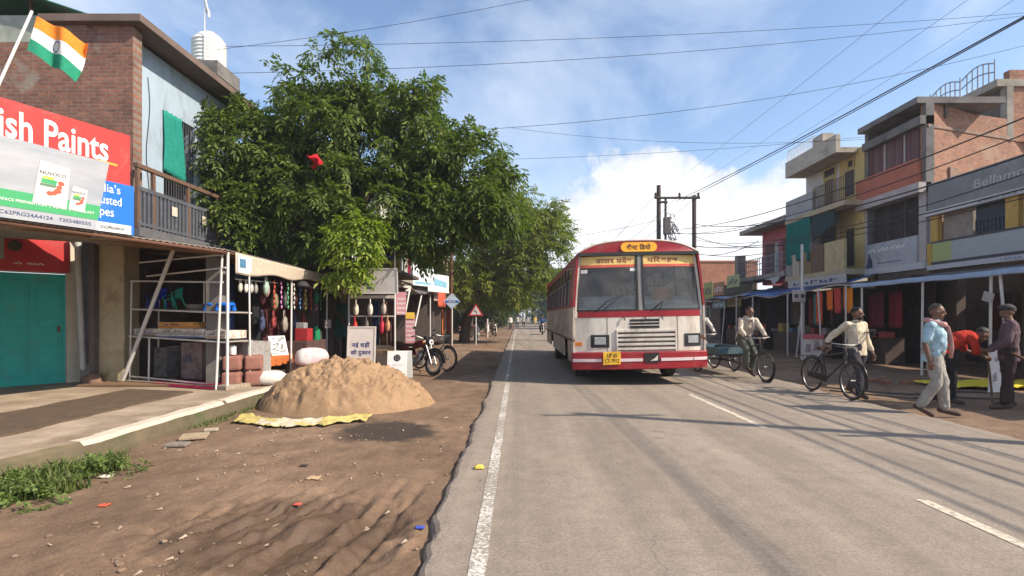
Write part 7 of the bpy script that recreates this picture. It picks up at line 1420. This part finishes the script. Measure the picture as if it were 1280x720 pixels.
def crown_points(lobes, n, gap=.12, sc=.9, shell=.55, seed=0):
    w_ = np.array([l[3]*l[4]*l[5] for l in lobes])**.75; w_ /= w_.sum(); out = []
    while len(out) < n:
        i = rng.choice(len(lobes), p=w_); c = np.array(lobes[i][:3]); r = np.array(lobes[i][3:6])
        q = rng.normal(0, 1, 3); q /= np.linalg.norm(q); rad = rng.uniform(shell, 1.)**.6*(1+.22*NZ.noise(V(tuple(q*2.2+c))))
        p = c+q*r*rad
        if NZ.noise(V((p[0]*sc, p[1]*sc, p[2]*sc+seed))) < -1+gap*2+(.55): 
            if NZ.noise(V((p[0]*sc, p[1]*sc, p[2]*sc+seed))) < gap-.35: continue
        out.append(list(p)+list(q*np.array([1, 1, .7])))
    return np.array(out)
BARK = mat('bark', (.085, .06, .045), .95, .35, 4, .8, 14, str_=(1, 1, .3))
def tree(nm, label, base, trunk, limbs, lobes, n, L, nl, m, r0, group=None, droop=.5, wid=.36, gap=.12, sc=.9, shell=.55, cat='tree', clump=None):
    t = thing(nm, label, cat, base, 0, group); B0 = V(base)
    tp = [V(p)-B0 for p in trunk]; b = MB(); rs = [r0*(1-.45*i/(len(tp)-1)) for i in range(len(tp))]; b.path(tp, rs, 12)
    for p, q, r in limbs:
        p, q = V(p)-B0, V(q)-B0; m_ = p.lerp(q, .5)+V((rng.normal(0, .12), rng.normal(0, .12), .15)); b.path([p, p.lerp(m_, .5), m_, m_.lerp(q, .55), q], [r, r*.85, r*.7, r*.5, r*.25], 8)
        for _ in range(3):
            q2 = m_.lerp(q, rng.uniform(.0, .9))+V((rng.normal(0, .5), rng.normal(0, .5), rng.uniform(.1, .8))); b.path([m_, m_.lerp(q2, .5)+V((0, 0, .1)), q2], [r*.4, r*.3, r*.1], 6)
    b.build('trunk', BARK, t, smooth='auto')
    cp_ = clumps(lobes, n, clump[0], clump[1], gap, sc, shell) if clump else crown_points(lobes, n, gap, sc, shell); cp_[:, :3] -= np.array(B0)
    leaves('crown', m, cp_, L, nl, t, droop=droop, wid=wid); return t
LF1 = leafmat('leaf_mid_green', (.048, .080, .013), (.165, .205, .038), .42, .6); LF2 = leafmat('leaf_olive', (.095, .125, .016), (.26, .27, .045), .42, .65); LF3 = leafmat('leaf_lime', (.17, .24, .03), (.30, .34, .05), .4); LF4 = leafmat('leaf_far', (.03, .055, .02), (.07, .10, .035), .25)
# the big roadside tree: lobes given as centre and radii
lob = [(-6.2, 14.3, 4.9, 1.7, 1.6, 1.35), (-5.0, 14.6, 6.4, 1.7, 1.7, 1.5), (-4.9, 14.2, 8.1, 1.15, 1.3, .95), (-3.1, 14.5, 6.3, 1.6, 1.6, 1.3), (-3.6, 13.8, 4.5, 1.4, 1.4, 1.1), (-1.7, 14.6, 5.6, 1.35, 1.5, 1.15), (-.75, 14.5, 4.75, .85, 1.2, 1.0), (-2.4, 14.2, 4.2, 1.1, 1.2, .95), (-7.4, 13.6, 5.9, 1.2, 1.2, 1.2), (-7.3, 13.3, 4.0, 1.0, 1.0, .95), (-6.3, 14.5, 7.2, 1.3, 1.4, 1.0), (-3.2, 14.6, 7.5, 1.1, 1.3, .75), (-6.0, 13.1, 3.7, .9, .8, .6), (-4.9, 13.0, 4.6, 1.0, .9, 1.0), (-1.5, 13.6, 4.4, .8, .8, .7)]
T1 = tree('roadside_tree', 'big broad leafed tree spreading over the left stalls', (-5.6, 14.8, 0), [(-5.6, 14.8, -.1), (-5.55, 14.8, 1.4), (-5.3, 14.7, 2.9), (-5.1, 14.6, 4.2), (-4.9, 14.5, 6.0), (-4.85, 14.4, 7.2)],
    [((-5.3, 14.7, 2.9), (-7.4, 13.6, 5.6), .13), ((-5.15, 14.6, 3.7), (-3.0, 14.4, 6.2), .14), ((-5.2, 14.6, 3.3), (-2.6, 14.2, 4.4), .10), ((-3.6, 14.4, 5.4), (-.9, 14.5, 4.9), .08), ((-5, 14.5, 5), (-6.2, 14.4, 7), .09), ((-5.2, 14.6, 3.4), (-6.2, 13.2, 4.2), .08), ((-3.2, 14.4, 6), (-1.6, 14.6, 5.9), .06)], lob, 9400, .155, 9, LF1, .24, droop=.85, wid=.42, gap=.22, sc=1.05, shell=.45, clump=(14, .38))
cp_ = crown_points([(-4.1, 12.6, 3.35, .62, .45, .52), (-4.25, 12.6, 2.75, .42, .35, .38), (-3.85, 12.6, 3.75, .45, .4, .3)], 420, .1, 1.2, .3); cp_[:, :3] -= np.array((-5.6, 14.8, 0)); o = leaves('young_leaf_cluster', LF3, cp_, .15, 9, T1, droop=.8, wid=.42); o['label'] = 'bright lime green young leaves hanging low'
b = MB(); b.grid(lambda u, v: at(388+13*u+3*sin(v*5), 207-13*v+3*sin(u*7), 12.45)+V((0, .12*sin(u*5+v*4), 0)), 10, 10, (0, .008, 0)); tag(b.build('caught_cloth', cloth('red_rag', (.50, .02, .025)), smooth=True), 'small red cloth caught among the leaves of the big tree', 'cloth')
T2 = tree('roadside_tree', 'olive green tree with a dark leaning trunk by the triangular sign', (-3.15, 30, 0), [(-3.2, 30, -.1), (-3.05, 30, 1.2), (-2.6, 30, 2.6), (-2.2, 30, 4.0), (-1.9, 30, 6.0), (-1.5, 30, 8.0)],
    [((-2.6, 30, 2.6), (.6, 29.6, 5.6), .16), ((-2.5, 30, 3.0), (-4.4, 30.5, 6.4), .14), ((-2.1, 30, 4.5), (1.2, 30, 7.5), .12), ((-2, 30, 5), (-3, 29.5, 8), .1)],
    [(-2.9, 30, 5.0, 2.1, 2.1, 1.7), (-.6, 29.6, 4.6, 1.9, 2.0, 1.5), (1.0, 29.8, 5.9, 1.7, 1.8, 1.6), (.9, 30, 7.6, 1.5, 1.6, 1.35), (-.9, 30, 7.6, 1.8, 1.8, 1.5), (-2.7, 30, 7.6, 1.7, 1.8, 1.5), (-.4, 28.8, 6.2, 1.9, 1.4, 1.6), (-2.2, 28.8, 3.6, 1.4, 1.2, 1.0), (.9, 29.2, 3.9, 1.2, 1.2, .9), (2.1, 30.0, 6.6, .8, 1.2, .8), (-.6, 29, 3.0, 1.0, 1.0, .6), (-1.2, 30.5, 2.9, 1.6, 1.4, .8), (.2, 31, 2.9, 1.4, 1.4, .7)], 7200, .21, 9, LF2, .33, droop=.45, wid=.36, gap=.16, shell=.5, clump=(16, .55))
def far_tree(label, x, y, h, r, m=LF4, n=1500, L=.36):
    lobs = [(x+rng.normal(0, r*.45), y+rng.normal(0, r*.4), h*rng.uniform(.42, .85), r*rng.uniform(.45, .7), r*rng.uniform(.45, .7), h*rng.uniform(.13, .2)) for _ in range(9)]
    return tree('far_tree', label, (x, y, 0), [(x, y, -.1), (x+.1, y, h*.25), (x+.2, y, h*.5), (x+.1, y, h*.8)], [((x+.1, y, h*.3), (x+r*.6, y, h*.6), .12), ((x+.1, y, h*.35), (x-r*.6, y, h*.65), .12)], lobs, n, L, 7, m, .28, 'trees far along the road', wid=.5, gap=.08, shell=.3)
far_tree('leafy tree just beyond the leaning trunk, left roadside', -4.2, 44, 8.5, 3.4, LF2, 2200, .3); far_tree('far tree on the left where the road narrows', -3.2, 62, 8.5, 3.6); far_tree('far tree reaching over the road behind the walkers', -2.2, 84, 9.5, 4.4, n=1900); far_tree('dark tree closing the far end of the road', 3.5, 128, 13, 6.5, n=2600, L=.6)
far_tree('distant tree left of the road end', -6, 118, 13, 6, n=2200, L=.6); far_tree('distant tree right of the road end', 10.5, 112, 12, 5.5, n=2200, L=.55); far_tree('tree top showing above the bus roof', 10.6, 62, 11.2, 3.0, LF2, 1300, .3); far_tree('small tree behind the bus near the road', 7.6, 78, 9.5, 3.2)
far_tree('tree behind the far brick block', 22, 80, 10, 5); far_tree('tree behind the pink building on the left', -12, 52, 9, 4.5)
def low_tree(label, x, y, h, r, n=1300):
    lobs = [(x+rng.normal(0, r*.5), y+rng.normal(0, r*.4), h*rng.uniform(.2, .7), r*rng.uniform(.4, .6), r*rng.uniform(.4, .6), h*rng.uniform(.18, .25)) for _ in range(8)]
    return tree('roadside_shrub', label, (x, y, 0), [(x, y, -.1), (x+.1, y, h*.3), (x+.1, y, h*.6)], [((x+.1, y, h*.2), (x+r*.5, y, h*.5), .06)], lobs, n, .3, 7, LF4, .12, 'shrubs far along the road', wid=.5, gap=.05, shell=.2, cat='shrub')
low_tree('tall shrub on the left behind the parked motorcycles', -4.4, 50, 4.5, 2.4); low_tree('tall shrub on the left just before the walkers', -3.6, 72, 5, 2.6); low_tree('tall shrub on the left beyond the walkers', -3.2, 98, 6, 3.4); low_tree('tall shrub on the right behind the bus', 8.5, 100, 6, 3.4)
for i in range(9):
    bt = thing('packet_strip', ('nearer ', 'farther ')[i//6]+('red', 'pink', 'green', 'white', 'blue', 'yellow')[i % 6]+' packet strip hanging in the mouth of the left stall' if i in (0, 1, 2, 6, 7, 8) else 'only '+('red', 'pink', 'green', 'white', 'blue', 'yellow')[i % 6]+' packet strip hanging in the left stall mouth', 'packet strip', (-5.2, 10.9+.32*i, 2.3), .2, 'packet strips in the stall mouth'); cc = ((.5, .08, .05), (.55, .42, .08), (.08, .2, .42), (.5, .48, .45), (.1, .35, .15), (.5, .2, .4))[i*5 % 6]
    for k in range(6): q = MB(); q.ell((.012*(k % 2), 0, -.06-.105*k), (.016, .045, .046), None, 8, 6, jit=.3); q.build('packet', mat('packet'+str(cc), cc, .3, .4, 22), bt, smooth=True)
for i in range(11):
    bag(('nearer ', 'farther ')[i//6]+('dark red', 'dark blue', 'tan', 'bright red', 'black', 'beige')[i % 6]+' bag hung inside the dark left stall', -5.45-.15*(i % 2), 10.9+.27*i, 2.12-.52*(i % 2), .24+.04*(i % 3), ((.10, .03, .03), (.05, .06, .12), (.22, .17, .10), (.30, .05, .05), (.08, .08, .08), (.28, .24, .20))[i % 6], 'bag', 'bags hung inside the dark left stall')
WD = crown_points([(-3.95, 4.95, 0.0, .30, .28, .12), (-4.5, 4.5, .0, .45, .35, .12), (-4.1, 4.2, -.02, .3, .3, .10)], 260, .05, 2, .2)
tag(leaves('weeds', leafmat('weed_leaf', (.06, .10, .02), (.16, .22, .05), .3, .6), WD, .045, 7, None, droop=.2, wid=.6), kind='stuff')
FW = crown_points([(x_, 165+rng.normal(0, 4), 4.5+rng.normal(0, 1), 7, 4, 4.5) for x_ in np.arange(-60, 80, 6.5)], 5200, .05, .3, .2)
tag(leaves('far_woods', LF4, FW, .8, 7, None, droop=.4, wid=.6), kind='stuff')
# ================================================================== camera and output
cam = bpy.data.cameras.new('camera'); co_ = bpy.data.objects.new('camera', cam); C.objects.link(co_); S.camera = co_
co_.location = (0, 0, EYE); co_.rotation_euler = (R(90), 0, 0); cam.sensor_width = 36; cam.lens = 36*F/1280
cam.shift_x = -(VPX-640)/1280; cam.shift_y = (VPY-360)/1280; cam.clip_start = .05; cam.clip_end = 3000
S.view_settings.view_transform = 'Standard'; S.view_settings.look = 'None'; S.view_settings.exposure = EXPOSURE; S.view_settings.gamma = 1
S.cycles.max_bounces = 6; S.cycles.transparent_max_bounces = 12; S.cycles.use_denoising = True; S.cycles.caustics_reflective = False; S.cycles.caustics_refractive = False
# far things fade a little into the morning air
b = MB(); b.box(-270, 270, -66, 428, -1.2, 26); m = bpy.data.materials.new('air'); t = NT(m); t.n.remove(t.b)
pv = t.new('ShaderNodeVolumePrincipled'); pv.inputs['Density'].default_value = .0009; pv.inputs['Color'].default_value = (.86, .91, 1., 1); pv.inputs['Anisotropy'].default_value = .2
t.link(pv.outputs[0], t.o.inputs['Volume']); tag(b.build('haze', m), kind='stuff')
